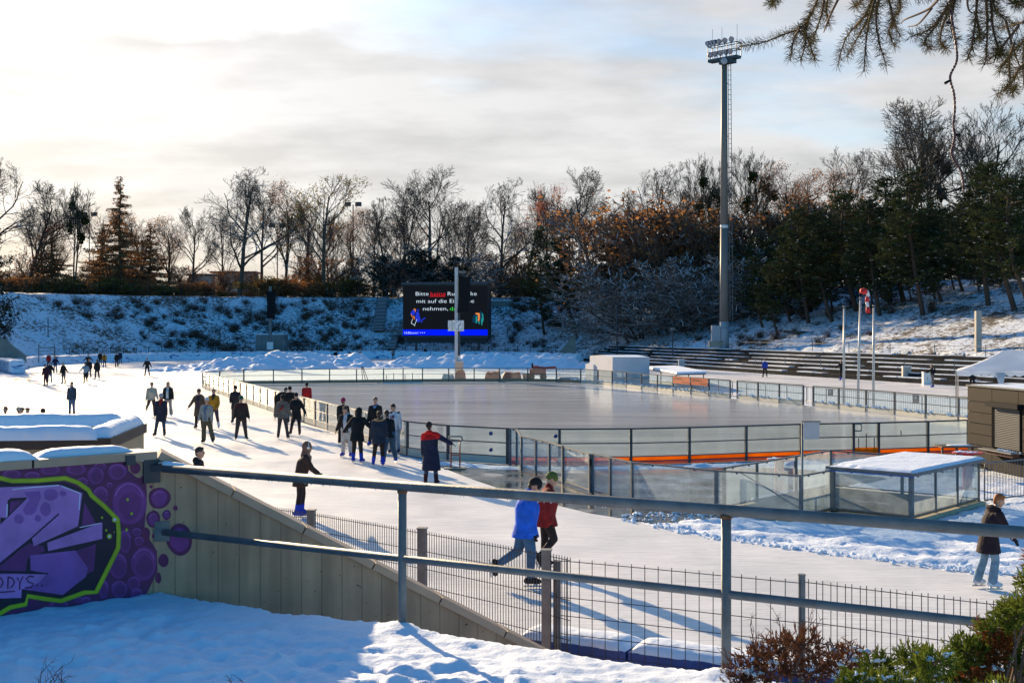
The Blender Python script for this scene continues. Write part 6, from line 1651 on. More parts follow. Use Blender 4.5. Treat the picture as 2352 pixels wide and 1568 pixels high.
def make_tree(name, label, cat, seed, kind, **kw):
    rnd = random.Random(seed); t = empty(name, label, cat)
    br, tips = branchy(rnd, **kw['g']); tr = MB(); cr = MB()
    for pts, rs, lev in br:
        if lev <= 1: tr.tube(pts, rs, 7 if lev == 0 else 5, cap=False)
        else: cr.tube(pts, rs, 3, cap=False)
    if kw.get('leaf'):
        lm, n_, size, spread, frac = kw['leaf']
        tp = [x for x in tips if rnd.random() < frac and noise.noise(x[0]*0.25+Vector((seed,0,0))) > kw.get('clump', -1)]
        leafcards(cr, tp, rnd, n_, size, spread, 1)
        cmats = [kw.get('twig', M_TWIG), lm]
    else: cmats = [kw.get('twig', M_TWIG), M_TWIG]
    child_n = tr.build('trunk', M_BARK, t, smooth=True)
    if kw.get('snow'):
        cmats = cmats+[M_SNB]
        for pts, rs, lev in br:
            if 1 <= lev <= 3 and rnd.random() < kw['snow']:
                cr.cur = 2; cr.tube([p+Vector((0,0,r_*0.7)) for p, r_ in zip(pts, rs)], [r_*0.8 for r_ in rs], 3, cap=False)
    cr.build('crown', cmats, t)
    for (h_, dx, dy, r_) in kw.get('balls', ()):
        bm_ = MB(); tp = [(Vector((dx, dy, h_))+Vector((rnd.gauss(0,1), rnd.gauss(0,1), rnd.gauss(0,1))).normalized()*r_*rnd.uniform(0.2,0.9), None) for _ in range(90)]
        leafcards(bm_, tp, rnd, 2, 0.28, 0.1, 0); bm_.build('mistletoe_ball', M_MIST, t)
    return t
protos = {}
def proto(key, **kw): protos[key] = kw
# Hh about 20 m trees; base bare forms
G0 = dict(Hh=17.5, spread=1.0, levels=4, kids=[11,8,6,4], trunk_r=0.36, minr=0.019)
proto('bareA', g=dict(G0, ratio=0.62, up=0.3), seed=11)
proto('bareB', g=dict(G0, spread=1.0, kids=[11,7,6,4], up=0.42, forks=0.35, ratio=0.58), seed=12)
proto('bareC', g=dict(G0, spread=1.15, kids=[10,8,6,4], forks=0.24, wander=0.2), seed=23, snow=0.25)
proto('bareD', g=dict(G0, nstem=3, kids=[8,6,6,3], trunk_r=0.36, up=0.55, spread=0.8, stemspread=0.28, forks=0.3), seed=14)
proto('bareE', g=dict(G0, kids=[12,8,6,4], up=0.38, spread=1.12, forks=0.3, wander=0.13, ratio=0.60), seed=35)
proto('mist', g=dict(G0, nstem=2, kids=[9,7,6,3], up=0.6, spread=0.8, stemspread=0.2, wander=0.12, forks=0.4), seed=16, balls=((13,1.2,0,1.0),(11,-1.4,0.3,1.3),(14.5,-0.6,0,0.9),(9.5,1.6,0,1.1),(12.2,2.6,0,0.9)))
proto('leafBrown', g=dict(G0, levels=3, kids=[12,7,6], forks=0.25), seed=17, leaf=(M_LBRN,9,0.11,0.5,0.75), twig=M_TWIGR)
proto('leafRed', g=dict(G0, levels=3, kids=[12,7,6], forks=0.3, spread=0.8, up=0.5), seed=18, leaf=(M_LRED,13,0.12,0.45,0.9), twig=M_TWIGR, clump=-0.1)
proto('leafOchre', g=dict(G0, levels=3, kids=[11,7,6], forks=0.35, spread=0.9), seed=19, leaf=(M_LOLV,10,0.14,0.4,0.8), clump=-0.05)
proto('leafGold', g=dict(G0, levels=3, kids=[12,7,6], forks=0.2), seed=20, leaf=(M_LOCH,9,0.11,0.5,0.5), twig=M_TWIGR)
proto('thicket', g=dict(Hh=8.5, nstem=7, spread=0.9, levels=3, kids=[8,6,5], trunk_r=0.13, stemspread=0.45, up=0.4, forks=0.1, minr=0.02, ratio=0.5), seed=21, leaf=(M_LBRN,2,0.12,0.4,0.35), twig=M_TWIGR, snow=0.12)
proto('snowthicket', g=dict(Hh=9.5, nstem=8, spread=1.1, levels=3, kids=[9,6,5], trunk_r=0.14, stemspread=0.6, up=0.2, forks=0.1, minr=0.022, ratio=0.55), seed=22, snow=0.5)
proto('scrub', g=dict(Hh=3.6, nstem=9, spread=1.0, levels=2, kids=[7,6], trunk_r=0.05, stemspread=0.6, up=0.3, forks=0.05, minr=0.018), seed=24, leaf=(M_LBRN,5,0.14,0.3,0.8), twig=M_TWIGR)
proto('scrubgreen', g=dict(Hh=4.2, nstem=9, spread=1.0, levels=2, kids=[7,6], trunk_r=0.05, stemspread=0.5, up=0.3, forks=0.05, minr=0.018), seed=25, leaf=(M_LOLV,8,0.15,0.35,0.9))
GROUPS = {'bareA':'bare trees along the bank','bareB':'bare trees along the bank','bareC':'bare trees along the bank','bareD':'bare trees along the bank','bareE':'bare trees along the bank','mist':'bare trees with mistletoe','leafBrown':'trees with brown leaves','leafRed':'trees with brown leaves','leafOchre':'trees with brown leaves','leafGold':'trees with brown leaves','thicket':'thickets on the bank top','snowthicket':'thickets on the bank top','scrub':'low scrub on the bank top','scrubgreen':'low scrub on the bank top'}
built = {}
rt = random.Random(77)
def place(key, px, Yv, ytop, label, wx=1.0, name='bare_tree', cat='tree'):
    """tree whose crown top reaches picture row ytop"""
    x = (px-CX)/F*Yv; zb_ = hz(x, Yv); ztop = A(px, ytop, Yv).z
    if key not in built:
        kw = dict(protos[key]); sd_ = kw.pop('seed'); t = make_tree(name, label, cat, sd_, key, **kw); t['group'] = GROUPS[key]
        hh_ = max(v.co.z for c in t.children for v in c.data.vertices); built[key] = (t, hh_, False)
    t, hh_, used_ = built[key]
    s_ = (ztop-zb_)/hh_; sc3 = (s_*wx, s_*wx, s_)
    rz = rt.uniform(0, 6.28) if not key.startswith('mist') else rt.uniform(-0.4, 0.4)
    if not used_:
        t.location = (x, Yv, zb_-0.2); t.rotation_euler = (0,0,rz); t.scale = sc3; built[key] = (t, hh_, True); t['label'] = label; t.name = name; return t
    r = copy_tree(t, (x, Yv, zb_-0.2), rz, sc3, label); r.name = name; r['category'] = cat; return r
T = [
 ('bareC',-10,238,352,'large bare spreading tree at the far left edge',1.1),
 ('bareE',62,246,405,'bare tree right of the large spreading tree at the left edge',1.0),
 ('mist',172,240,408,'thin tree with round mistletoe balls left of the tall larch',0.7),
 ('leafBrown',128,252,500,'lower brown leaved tree left of the mistletoe tree',1.0),
 ('leafGold',215,250,468,'rusty tree between mistletoe tree and larch',1.1),
 ('leafGold',330,256,478,'rusty bushy tree just right of the larch',1.2),
 ('leafBrown',385,252,486,'brown bushy tree left of the big bare oak',1.1),
 ('bareB',442,248,466,'slender bare tree left of the big bare oak',1.0),
 ('bareC',548,232,382,'big dark bare oak with wide crown above the bungalow',1.15),
 ('bareB',600,246,400,'bare tree close behind the big oak on its right side',0.9),
 ('leafBrown',655,238,402,'brown tinged tree with three limbs above the left speaker pole',0.85),
 ('leafOchre',748,234,388,'tree with dark ochre leaf clumps at its top right of the speaker pole',0.95),
 ('bareD',700,250,440,'bare tree between the two leafy topped trees',0.8),
 ('leafBrown',812,246,462,'rusty brown tree beside the small double floodlight',0.9),
 ('bareD',893,238,432,'bare tree with V shaped stems left of the tall rounded tree',1.1),
 ('bareA',990,236,374,'tall bare tree with rounded crown above the video screen',1.15),
 ('leafGold',950,246,500,'golden brown tree below the tall rounded tree',0.9),
 ('bareB',1085,244,452,'greyish bare tree right of the tall rounded tree',1.1),
 ('bareC',1145,238,404,'bare tree with crooked stem right of the clock pole',0.9),
 ('bareE',1205,248,425,'fine twigged bare tree left of the red brown oak',0.9),
 ('leafRed',1258,236,408,'tree with red brown leaves standing out against the sky',0.62),
 ('leafGold',1190,246,520,'orange leaved tree below the crooked bare tree',0.8),
 ('bareE',1358,226,372,'bare tree with neat round crown in the centre right',0.95),
 ('leafBrown',1425,236,480,'brown tree right of the neat round crowned tree',1.1),
 ('bareC',1508,218,368,'irregular gnarled bare tree left of the floodlight mast',0.9),
 ('bareB',1560,226,420,'slender bare tree between gnarled tree and mast',0.9),
 ('mist',1625,206,338,'bare tree with mistletoe just left of the floodlight mast',0.75),
 ('mist',1738,200,325,'bare tree heavy with mistletoe just right of the floodlight mast',0.8),
 ('leafBrown',1800,196,360,'rusty leaved tree right of the mistletoe trees',1.0),
 ('leafBrown',1880,200,372,'wide brown leaved tree left of the tallest bare tree',1.3),
 ('bareE',2040,178,224,'tallest bare tree at the right with dense fine crown',1.15),
 ('mist',2140,176,236,'bare tree with a big mistletoe ball behind the hanging cord',0.7),
 ('bareD',2245,170,246,'many stemmed bare tree leaning right at the right edge',1.1),
 ('bareB',2330,180,340,'lower bare tree behind the pines at the right edge',1.1),
 ('bareB',1960,200,330,'bare tree left behind the tallest bare tree',0.9),
 ('bareA',1310,250,450,'bare tree behind the pair of pines in the centre',0.9),
 ('bareA',510,262,470,'smaller bare tree behind the bungalow',0.9),
 ('bareD',760,262,480,'background bare tree behind the ochre topped tree',0.8),
 ('bareE',300,270,500,'background bare tree right of the larch stem',0.9),
 ('bareB',100,268,470,'background bare tree between the left edge trees',0.9),
 ('bareA',860,262,470,'background bare tree above the dark snowy yews',0.9),
 ('bareD',1040,262,462,'background bare tree right of the tall rounded tree stem',0.9),
 ('bareA',1460,240,430,'background bare tree left of the gnarled tree',0.8),
 ('leafBrown',1600,220,430,'brown tree behind the floodlight mast on its left',1.1),
 ('leafGold',1690,215,440,'golden brown tree behind the floodlight mast on its right',1.1),
 ('bareC',1820,212,400,'background bare tree behind the rusty leaved tree',0.9),
]
for key, px, Yv, yt, lb, wx in T:
    place(key, px, Yv, yt, lb, wx, name=('bare_tree' if key.startswith('bare') else 'mistletoe_tree' if key == 'mist' else 'autumn_tree'))
# trees beyond the left edge of the picture that throw the long shadows over the ice
for px, Yv, yt in ((-110,236,380),(-230,238,400),(-380,240,380),(-190,205,420)): place(rt.choice(['bareA','bareE']), px, Yv, yt, 'bare tree beyond the left edge of the picture', 1.0)
# thickets: dense undergrowth behind the bank top
for k in range(17):
    px = 20+k*79+rt.uniform(-25,25); Yv = 241+rt.uniform(0,14); yt = 612-60*noise.noise(Vector((px*0.01,0,0)))-rt.uniform(0,40)
    if 430 < px < 600: yt += 35
    place('thicket', px, Yv, yt, 'brownish thicket of thin stems behind the bank top', 1.5, 'thicket', 'thicket')
for k in range(15):
    px = 1440+k*64+rt.uniform(-12,12); Yv = 196-(px-1440)*0.028+rt.uniform(0,10); yt = 500-rt.uniform(0,60)
    place('thicket', px, Yv, yt, 'brownish thicket of thin stems on the right bank', 1.5, 'thicket', 'thicket')
for px, Yv, yt, lb in ((1470,188,600,'snow laden bare thicket left of the floodlight mast foot'),(1540,182,575,'snow laden bare thicket in the middle left of the mast'),(1600,176,610,'snow laden bare thicket right beside the mast'),(1715,172,560,'snow laden bare thicket right of the mast'),(1100,236,590,'snow dusted thicket just right of the screen'),(1000,240,540,'snow dusted thicket over the yews'),(905,238,575,'snow dusted branches over the left yew')):
    place('snowthicket', px, Yv, yt, lb, 1.7, 'thicket', 'thicket')
for k in range(44):
    px = 15+k*31+rt.uniform(-9,9); Yv = 233+rt.uniform(0,7)
    if 830 < px < 1130: continue
    key = 'scrub' if rt.random() < 0.62 else 'scrubgreen'
    place(key, px, Yv, 650-rt.uniform(0,26) if not 480 < px < 600 else 663, 'low '+('brown' if key == 'scrub' else 'olive')+' scrub bush along the bank top fence', 1.8, 'scrub_bush', 'bush')

# ---- conifers
def conifer(name, label, seed, hgt_, rad, base, dens, mat, lean=0.0, droop=-0.1, shape=1.0, tuft=0.42, snow=0.14, tr=0.28, cat='conifer', irreg=0.35):
    rnd = random.Random(seed); t = empty(name, label, cat); tr_ = MB(); cr = MB(); pts = []
    for k in range(9):
        f_ = k/8; pts.append(Vector((lean*hgt_*0.16*math.sin(f_*2.0), 0.25*math.sin(f_*5+seed), -0.6+(hgt_+0.3)*f_)))
    tr_.tube(pts, [tr*(1-0.8*k/8) for k in range(9)], 8, cap=False)
    def axis(z_):
        f_ = max(0, min(7.999, (z_+0.6)/(hgt_+0.3)*8)); j = int(f_); return pts[j].lerp(pts[j+1], f_-j)
    z_ = base
    while z_ < hgt_*0.99:
        f_ = (z_-base)/(hgt_-base); prof = (1-f_)**shape*min(1, 0.35+f_*3.0); nb = rnd.randint(4,6)
        for i in range(nb):
            a_ = rnd.uniform(0, 6.28); L_ = rad*prof*rnd.uniform(1-irreg, 1+irreg*0.6)+0.35; d = Vector((math.cos(a_), math.sin(a_), droop+0.35*f_)).normalized(); p0_ = axis(z_)
            bp = [p0_]; dd = d.copy()
            for k in range(4): dd.z += 0.06; dd.normalize(); bp.append(bp[-1]+dd*L_/4+Vector((rnd.gauss(0,.06),rnd.gauss(0,.06),rnd.gauss(0,.05))))
            tr_.tube(bp, [0.06,0.05,0.04,0.03,0.02], 3, cap=False)
            nt_ = max(2, int(L_*dens))
            for k in range(nt_):
                u = 0.25+0.75*(k+rnd.random())/nt_; j = min(3, int(u*4)); c = bp[j].lerp(bp[j+1], u*4-j)+Vector((rnd.gauss(0,0.28),rnd.gauss(0,0.28),rnd.gauss(0.05,0.16)))
                for m_ in range(7):
                    v = Vector((rnd.gauss(0,1),rnd.gauss(0,1),rnd.gauss(0.25,0.6))).normalized(); w__ = v.cross(Vector((rnd.gauss(0,1),rnd.gauss(0,1),rnd.gauss(0,1)))).normalized(); s_ = tuft*rnd.uniform(0.5,1.15)
                    cr.cur = 0; cr.poly([c-w__*s_*0.16, c+v*s_*0.6-w__*s_*0.12, c+v*s_, c+v*s_*0.5+w__*s_*0.2])
                if rnd.random() < snow:
                    cr.cur = 1; s_ = tuft*rnd.uniform(0.25,0.6); o_ = len(cr.v)
                    q = c+Vector((0,0,tuft*0.28)); e1 = Vector((rnd.gauss(0,1),rnd.gauss(0,1),0)).normalized(); e2 = Vector((-e1.y,e1.x,0))
                    cr.poly([q-e1*s_-e2*s_*0.35-Vector((0,0,.06)), q+e1*s_*0.2-e2*s_*0.5, q+e1*s_+Vector((0,0,-.08)), q+e2*s_*0.5])
        z_ += rnd.uniform(0.38, 0.62)
    tr_.build('trunk', simple('pine_bark', (0.075,0.048,0.036), 0.95, 0.3, 2.0), t, smooth=True); cr.build('crown', [mat, M_SNB], t); t['_h'] = hgt_
    return t
con = {
 'pineA': dict(seed=41, hgt_=15, rad=3.9, base=3.2, dens=4.2, mat=M_PINE, lean=-0.9, shape=0.62, name='pine_tree'),
 'pineB': dict(seed=42, hgt_=16, rad=4.3, base=2.6, dens=4.2, mat=M_PINE, lean=-0.5, shape=0.7, name='pine_tree'),
 'pineC': dict(seed=43, hgt_=14, rad=3.4, base=4.0, dens=4.4, mat=M_PINE, lean=-1.2, shape=0.5, name='pine_tree', irreg=0.5),
 'spruce': dict(seed=44, hgt_=15, rad=4.6, base=1.6, dens=3.3, mat=M_YEW, lean=0.05, shape=0.9, snow=0.2, name='spruce_tree', irreg=0.45),
 'yew': dict(seed=45, hgt_=6.5, rad=4.2, base=0.3, dens=4.6, mat=M_YEW, lean=0.1, shape=0.55, snow=0.42, tuft=0.36, name='yew_shrub', droop=0.05, irreg=0.3),
}
cbuilt = {}
def cplace(key, px, Yv, ytop, label, wx=1.0, rz=None, group='pines on the right bank'):
    x = (px-CX)/F*Yv; zb_ = hz(x, Yv); kw = dict(con[key])
    s_ = (A(px, ytop, Yv).z-zb_)/kw['hgt_']; rz = rt.uniform(-0.8,0.8) if rz is None else rz
    if key not in cbuilt:
        nm = kw.pop('name'); t = conifer(nm, label, **kw); cbuilt[key] = t; t.location = (x, Yv, zb_-0.2); t.rotation_euler = (0,0,rz); t.scale = (s_*wx, s_*wx, s_); t['group'] = group; del t['_h']; return t
    r = copy_tree(cbuilt[key], (x, Yv, zb_-0.2), rz, (s_*wx, s_*wx, s_), label); r['group'] = group; return r
for k in range(13): cplace('yew', 1700+k*56+rt.uniform(-12,12), 186-k*1.2+rt.uniform(0,6), 610-k*9+rt.uniform(-25,25), 'dark evergreen mass deep behind the right hand pines', 1.5, rt.uniform(0,6.2), 'dark evergreens behind the right hand pines')
for key, px, Yv, yt, lb, wx in (
 ('spruce',1418,198,503,'dark spreading spruce left of the floodlight mast',0.95),
 ('pineB',1252,212,520,'slim dark pine right of the screen with bare lower trunk',0.8),
 ('pineC',1322,210,545,'small dark pine between the slim pine and the big spruce',0.9),
 ('yew',880,231,588,'left dark yew with snow on its shoots behind the bank top',0.95),
 ('yew',965,232,575,'middle dark yew with snow above the screen',1.1),
 ('yew',1045,232,590,'right dark yew with snow behind the screen top',0.9)):
    cplace(key, px, Yv, yt, lb, wx, group='evergreens along the far bank')
pl_ = [
 ('pineA',1790,150,600,'low pine left at the start of the right hand pine row'),
 ('pineB',1858,152,470,'second pine of the right row, behind the log on the slope'),
 ('pineA',1915,148,478,'third pine of the right row'),
 ('pineC',1968,150,440,'narrow pine of the right row left of the flagpoles'),
 ('pineB',2022,142,448,'pine directly behind the middle flagpole'),
 ('pineA',2078,146,400,'pine with high crown right of the flagpoles'),
 ('pineB',2120,134,385,'tall pine left of the second gap in the right row'),
 ('pineC',2165,138,470,'lower pine with pale trunk in the right row'),
 ('pineA',2215,140,480,'pine behind the pale concrete post'),
 ('pineB',2268,128,372,'big dense pine above the tent'),
 ('pineA',2335,122,362,'tall pine cut by the right edge'),
 ('pineC',2375,118,400,'pine mostly beyond the right edge'),
 ('pineB',2290,150,430,'pine behind the big dense pine'),
 ('pineA',2100,160,430,'background pine behind the tall pine'),
 ('pineB',1990,164,500,'background pine behind the narrow pine'),
 ('pineC',1885,166,520,'background pine behind the second pine')]
for k in range(17):
    px = 1700+k*42+rt.uniform(-14,14); pl_.append((rt.choice(['pineA','pineB','pineC']), px, 172-(px-1700)*0.03+rt.uniform(-4,8), 560-(px-1700)*0.22+rt.uniform(-25,30), 'dark pine filling the background of the right hand pine row'))
for k in range(13): pl_.append((rt.choice(['pineA','pineB','spruce']), 1760+k*48+rt.uniform(-12,12), 158-k*2.0+rt.uniform(-3,4), 590-k*5+rt.uniform(-25,25), 'low dark evergreen between the taller pines of the right row'))
for k in range(8):
    px = 1330+k*50+rt.uniform(-14,14); pl_.append((rt.choice(['pineA','pineC']), px, 205+rt.uniform(-4,6), 560+rt.uniform(-20,30), 'small dark pine among the thickets left of the mast'))
for key, px, Yv, yt, lb in pl_: cplace(key, px, Yv, yt, lb, 1.12)
cplace('spruce', -12, 150, 480, 'very dark conifer at the left edge of the picture', 0.55, group='evergreens along the far bank')

# tall larch with rusty needles
rnd = random.Random(5); lt = empty('larch_tree', 'tall narrow rusty larch with drooping boughs above the far bank fence', 'tree'); tr_ = MB(); cr = MB(); LH = 26.0
tr_.tube([Vector((0.15*math.sin(k),0,-0.5+LH*k/8)) for k in range(9)], [0.38*(1-0.9*k/8) for k in range(9)], 8, cap=False)
z_ = 2.0
while z_ < LH-0.6:
    f_ = z_/LH; Lm = (6.5*(1-f_)**0.8*(1.35 if f_ < 0.55 else 0.75))+0.5
    for i in range(rnd.randint(2,4)):
        a_ = rnd.uniform(0,6.28); L_ = Lm*rnd.uniform(0.5,1.15); bp = [Vector((0,0,z_))]; dd = Vector((math.cos(a_), math.sin(a_), 0.15)).normalized()
        for k in range(5): dd.z -= 0.10 if k < 3 else -0.12; dd.normalize(); bp.append(bp[-1]+dd*L_/5)
        tr_.tube(bp, [0.09*(1-f_)+0.02,0.07*(1-f_)+0.02,0.05*(1-f_)+.018,0.04,0.03,0.02], 4, cap=False)
        for k in range(int(L_*15)):
            u = rnd.random()*5; j = min(4, int(u)); c = bp[j].lerp(bp[j+1], u-j); dr = Vector((rnd.gauss(0,0.2), rnd.gauss(0,0.2), -rnd.uniform(0.15,0.7)))
            cr.cur = 0; cr.tube([c, c+dr], [0.026,0.02], 3, cap=False)
            if rnd.random() < (0.75 if f_ < 0.62 else 0.35): leafcards(cr, [(c+dr*rnd.uniform(0.2,1), None)], rnd, 3, 0.17, 0.14, 1)
    z_ += rnd.uniform(0.35,0.7)
tr_.build('trunk', M_BARK, lt, smooth=True); cr.build('crown', [M_TWIG, M_LARCH], lt)
x_ = (276-CX)/F*236; lt.location = (x_, 236, hz(x_,236)-0.3); s_ = (A(276,396,236).z-hz(x_,236))/LH; lt.scale = (s_*1.1, s_*1.1, s_)
lt2 = copy_tree(lt, ((345-CX)/F*250, 250, 10.8), 2.0, (0.85,0.85,0.62), 'lower rusty larch with wide boughs right of the tall larch'); lt2['group'] = lt['group'] = 'larches'
lt3 = copy_tree(lt, ((235-CX)/F*246, 246, 10.8), 4.0, (0.9,0.9,0.6), 'lower rusty larch left of the tall larch')
lt4 = copy_tree(lt, ((120-CX)/F*244, 244, 10.8), 5.0, (0.8,0.8,0.5), 'low rusty larch near the left edge')

# ---- bank shrubs
def shrubproto(seed, n_, h_):
    rnd = random.Random(seed); m2 = MB()
    for k in range(n_):
        a_ = rnd.uniform(0,6.28); tl_ = rnd.uniform(0.15,0.75); d = Vector((math.cos(a_)*tl_, math.sin(a_)*tl_, 1)).normalized(); L_ = h_*rnd.uniform(0.4,1.0); p = Vector((rnd.gauss(0,h_*0.18), rnd.gauss(0,h_*0.18), -0.1)); pts = [p]
        for j in range(3): d = (d+Vector((rnd.gauss(0,.18),rnd.gauss(0,.18),rnd.gauss(0,.1)))).normalized(); pts.append(pts[-1]+d*L_/3)
        m2.cur = 0; m2.tube(pts, [0.022,0.018,0.014,0.010], 3, cap=False)
        for j in range(4):
            q = pts[rnd.randint(1,3)]; e = (d+Vector((rnd.gauss(0,.7),rnd.gauss(0,.7),rnd.gauss(0,.4)))).normalized(); m2.tube([q, q+e*L_*0.3], [0.012,0.008], 3, cap=False)
            if rnd.random() < 0.35: leafcards(m2, [(q+e*L_*0.3, None)], rnd, 1, 0.06, 0.05, 1)
    o = m2.build('shrub', [simple('shrub_twigs', (0.05,0.04,0.035), 0.95), M_LBRN]); return o
shl = ['bare twiggy shrub in the snow on the far bank', 'dense low bare shrub in the snow on the far bank', 'thin tall bare shrub in the snow on the far bank']
shp = [shrubproto(51, 34, 1.7), shrubproto(52, 60, 1.3), shrubproto(53, 22, 2.4)]
rsb = random.Random(9); k = 0; cnt = 0; usedp = [False]*3
while cnt < 285:
    px = rsb.uniform(25, 1330); py_ = rsb.uniform(692, 806) if px < 900 else rsb.uniform(690, 800)
    if 560 < px < 660 and py_ > 762: continue
    if 850 < px < 1165 and py_ < 782: continue
    if 885 < px < 912: continue
    p = on_bank(px, py_)
    i = rsb.choice([0,0,1,1,2]); s_ = rsb.uniform(0.5, 1.15)
    if usedp[i]: o = shp[i].copy(); col.objects.link(o)
    else: o = shp[i]; usedp[i] = True
    o.location = p; o.rotation_euler = (0,0,rsb.uniform(0,6.28)); o.scale = (s_*1.3, s_*1.3, s_); tag(o, shl[i], 'shrub', 'shrubs on the far bank'); cnt += 1
cnt = 0
while cnt < 46:
    px = rsb.uniform(1330, 2300); Yv = rsb.uniform(128, 178); x = (px-CX)/F*Yv
    sd_ = float(sdist(np.array([x]), np.array([Yv]))[0])
    if sd_ < 1.5 or sd_ > 16: continue
    i = rsb.choice([0,1,1]); s_ = rsb.uniform(0.35, 0.9); o = shp[i].copy(); col.objects.link(o); o.location = (x, Yv, hz(x, Yv)-0.05); o.scale = (s_*1.2,s_*1.2,s_); o.rotation_euler = (0,0,rsb.uniform(0,6.28))
    tag(o, 'bare low shrub in the snow above the right terrace', 'shrub', 'shrubs above the right terrace'); cnt += 1
# a fallen log and a concrete post on the right slope
q = A(1830, 772, 146); lg = MB(); zl = hz(q.x, 146)+0.25; lg.tube([(q.x-1.6,146,zl+0.15),(q.x,145.8,zl),(q.x+1.7,145.5,zl-0.1)], [0.16,0.2,0.17], 8); tag(lg.build('fallen_log', M_BARK, smooth=True), 'dark fallen log on the snowy slope left of the flagpoles', 'log')
q = A(2246.5, 800, 110); zl = hz(q.x, 110); pk = MB(); pk.box((q.x,110,zl+1.2),(0.5,0.45,4.6)); tag(pk.build('concrete_post', simple('pale_post_concrete', (0.40,0.37,0.33), 0.9, 0.1)), 'pale square concrete post on the slope above the tent', 'post')
for px, yt, Yv, lb in ((1820.5,718,138,'short lamp post left behind the left flagpole'),(1931,752,140,'dark lamp post with small square head behind the left flagpole')):
    x = (px-CX)/F*Yv
    if px > 1900: continue
q = A(1931, 753, 140); lpz = MB(); zl = hz(q.x,140); t = empty('lamp_post', 'thin dark lamp post with small green head behind the leftmost flagpole', 'lamp post', (q.x,140,zl)); child(MB().tube([(q.x,140,zl-0.3),(q.x,140,q.z)], 0.09, 8), 'pole', M_DKSTEEL, t); child(MB().box((q.x-0.1,140,q.z+0.15),(0.45,0.3,0.4)), 'lamp_head', simple('lamp_green',(0.1,0.2,0.2),0.5), t)
q = A(1545, 757, 158); zl = hz(q.x,158); t = empty('lamp_post', 'thin dark lamp post on the slope left of the floodlight mast', 'lamp post', (q.x,158,zl)); child(MB().tube([(q.x,158,zl-0.3),(q.x,158,q.z)], 0.08, 8), 'pole', M_DKSTEEL, t); child(MB().box((q.x,158,q.z+0.1),(0.5,0.3,0.35)), 'lamp_head', M_STEEL, t)

# ================================================================== foreground greenery
M_NEED = leafmat('fir_needles', (0.03,0.032,0.012), (0.075,0.055,0.022), trans=0.3); M_FTW = simple('fir_twig', (0.09,0.05,0.03), 0.9, 0.2, 20)
FY = 3.4
def Af(x, y, dy=0.0): return A(x, y, FY+dy)
frp = [  # spray axes in the picture, outer end last; True = needled
 ([(1884,-20),(1870,18),(1845,60),(1800,80),(1745,100),(1698,106)],1),([(1838,62),(1822,95),(1815,140)],1),([(1845,62),(1850,98),(1838,142)],1),([(1862,30),(1850,70),(1862,108),(1872,140)],1),
 ([(1895,-20),(1888,30),(1872,78),(1868,100)],1),([(1935,-20),(1905,40),(1892,75)],0),([(1905,-20),(1898,24),(1905,60)],1),([(1800,-20),(1778,0),(1772,10)],1),
 ([(2010,-20),(1990,30),(1965,60),(1940,95),(1924,150)],1),([(2016,-20),(1998,40),(1990,90),(1984,165)],1),([(2022,-10),(2012,40),(2020,100),(2036,152)],1),([(2005,20),(1985,60),(1962,100),(1945,132)],1),
 ([(2035,-20),(2050,40),(2042,75),(2056,108)],1),([(2060,-20),(2068,20),(2052,45),(2068,85)],1),([(1985,-20),(1975,6),(1962,14)],1),
 ([(2200,-20),(2170,30),(2130,70),(2090,85)],1),([(2178,10),(2150,60),(2125,95),(2140,115)],1),([(2195,-20),(2185,60),(2198,100)],1),([(2170,-20),(2135,20),(2080,45),(2070,55)],0),([(2140,20),(2110,55),(2085,62)],0),
 ([(2192,0),(2165,60),(2160,100),(2175,112)],1),([(2245,-20),(2240,50),(2232,105),(2222,138)],1),([(2262,-20),(2268,50),(2266,110),(2262,150)],1),([(2280,-20),(2285,20),(2310,48)],1),
 ([(2275,-20),(2280,60),(2292,110),(2300,130)],1),([(2352,50),(2320,60),(2290,66)],1),([(2370,80),(2335,110),(2310,140),(2296,165)],1),([(2380,120),(2340,160),(2320,195),(2288,218)],1),([(2365,60),(2350,120),(2352,200)],1),
 ([(2330,100),(2318,140),(2322,200),(2330,210)],1),([(2225,-20),(2222,10),(2232,30),(2262,28)],0),([(2350,-20),(2345,5),(2330,8)],1),([(1952,-20),(2030,-8),(2120,-6),(2200,-10),(2300,-4),(2380,30)],1),([(2240,30),(2250,80),(2238,90)],1),
 ([(2310,48),(2330,120),(2345,160)],0),([(2340,60),(2300,110),(2285,128)],1)]
fb = empty('fir_branch', 'overhanging fir branches with drooping needled sprays at the top right', 'branch', tuple(Af(2100,-60)))
rnf = random.Random(12); spr = MB(); ndl = MB()
for si, (ax_, need) in enumerate(frp):
    dy = rnf.uniform(-0.35,0.35); P_ = smoothpath([Af(x, y, dy+0.12*i) for i, (x, y) in enumerate(ax_)], 7); n_ = len(P_)
    spr.tube(P_, [0.0042*(1-0.65*i/(n_-1)) for i in range(n_)], 5)
    if not need: continue
    Ltot = sum((P_[i+1]-P_[i]).length for i in range(n_-1)); st_ = 0.0014
    acc = 0.0
    for i in range(n_-1):
        sg_ = P_[i+1]-P_[i]; d = sg_.normalized(); m_ = max(1, int(sg_.length/st_)); a0_ = d.orthogonal().normalized(); b0_ = d.cross(a0_)
        for k in range(m_):
            c = P_[i]+sg_*(k/m_); th = rnf.uniform(0,6.28); side = a0_*math.cos(th)+b0_*math.sin(th)
            v = (side*rnf.uniform(0.8,1.0)+d*rnf.uniform(0.3,0.6)).normalized(); L_ = rnf.uniform(0.022,0.035); u_ = v.cross(d).normalized()*0.00052
            o_ = len(ndl.v); ndl.v += [tuple(c-u_), tuple(c+u_), tuple(c+v*L_*0.7+u_), tuple(c+v*L_), tuple(c+v*L_*0.7-u_)]; ndl.face((o_,o_+1,o_+2,o_+3,o_+4))
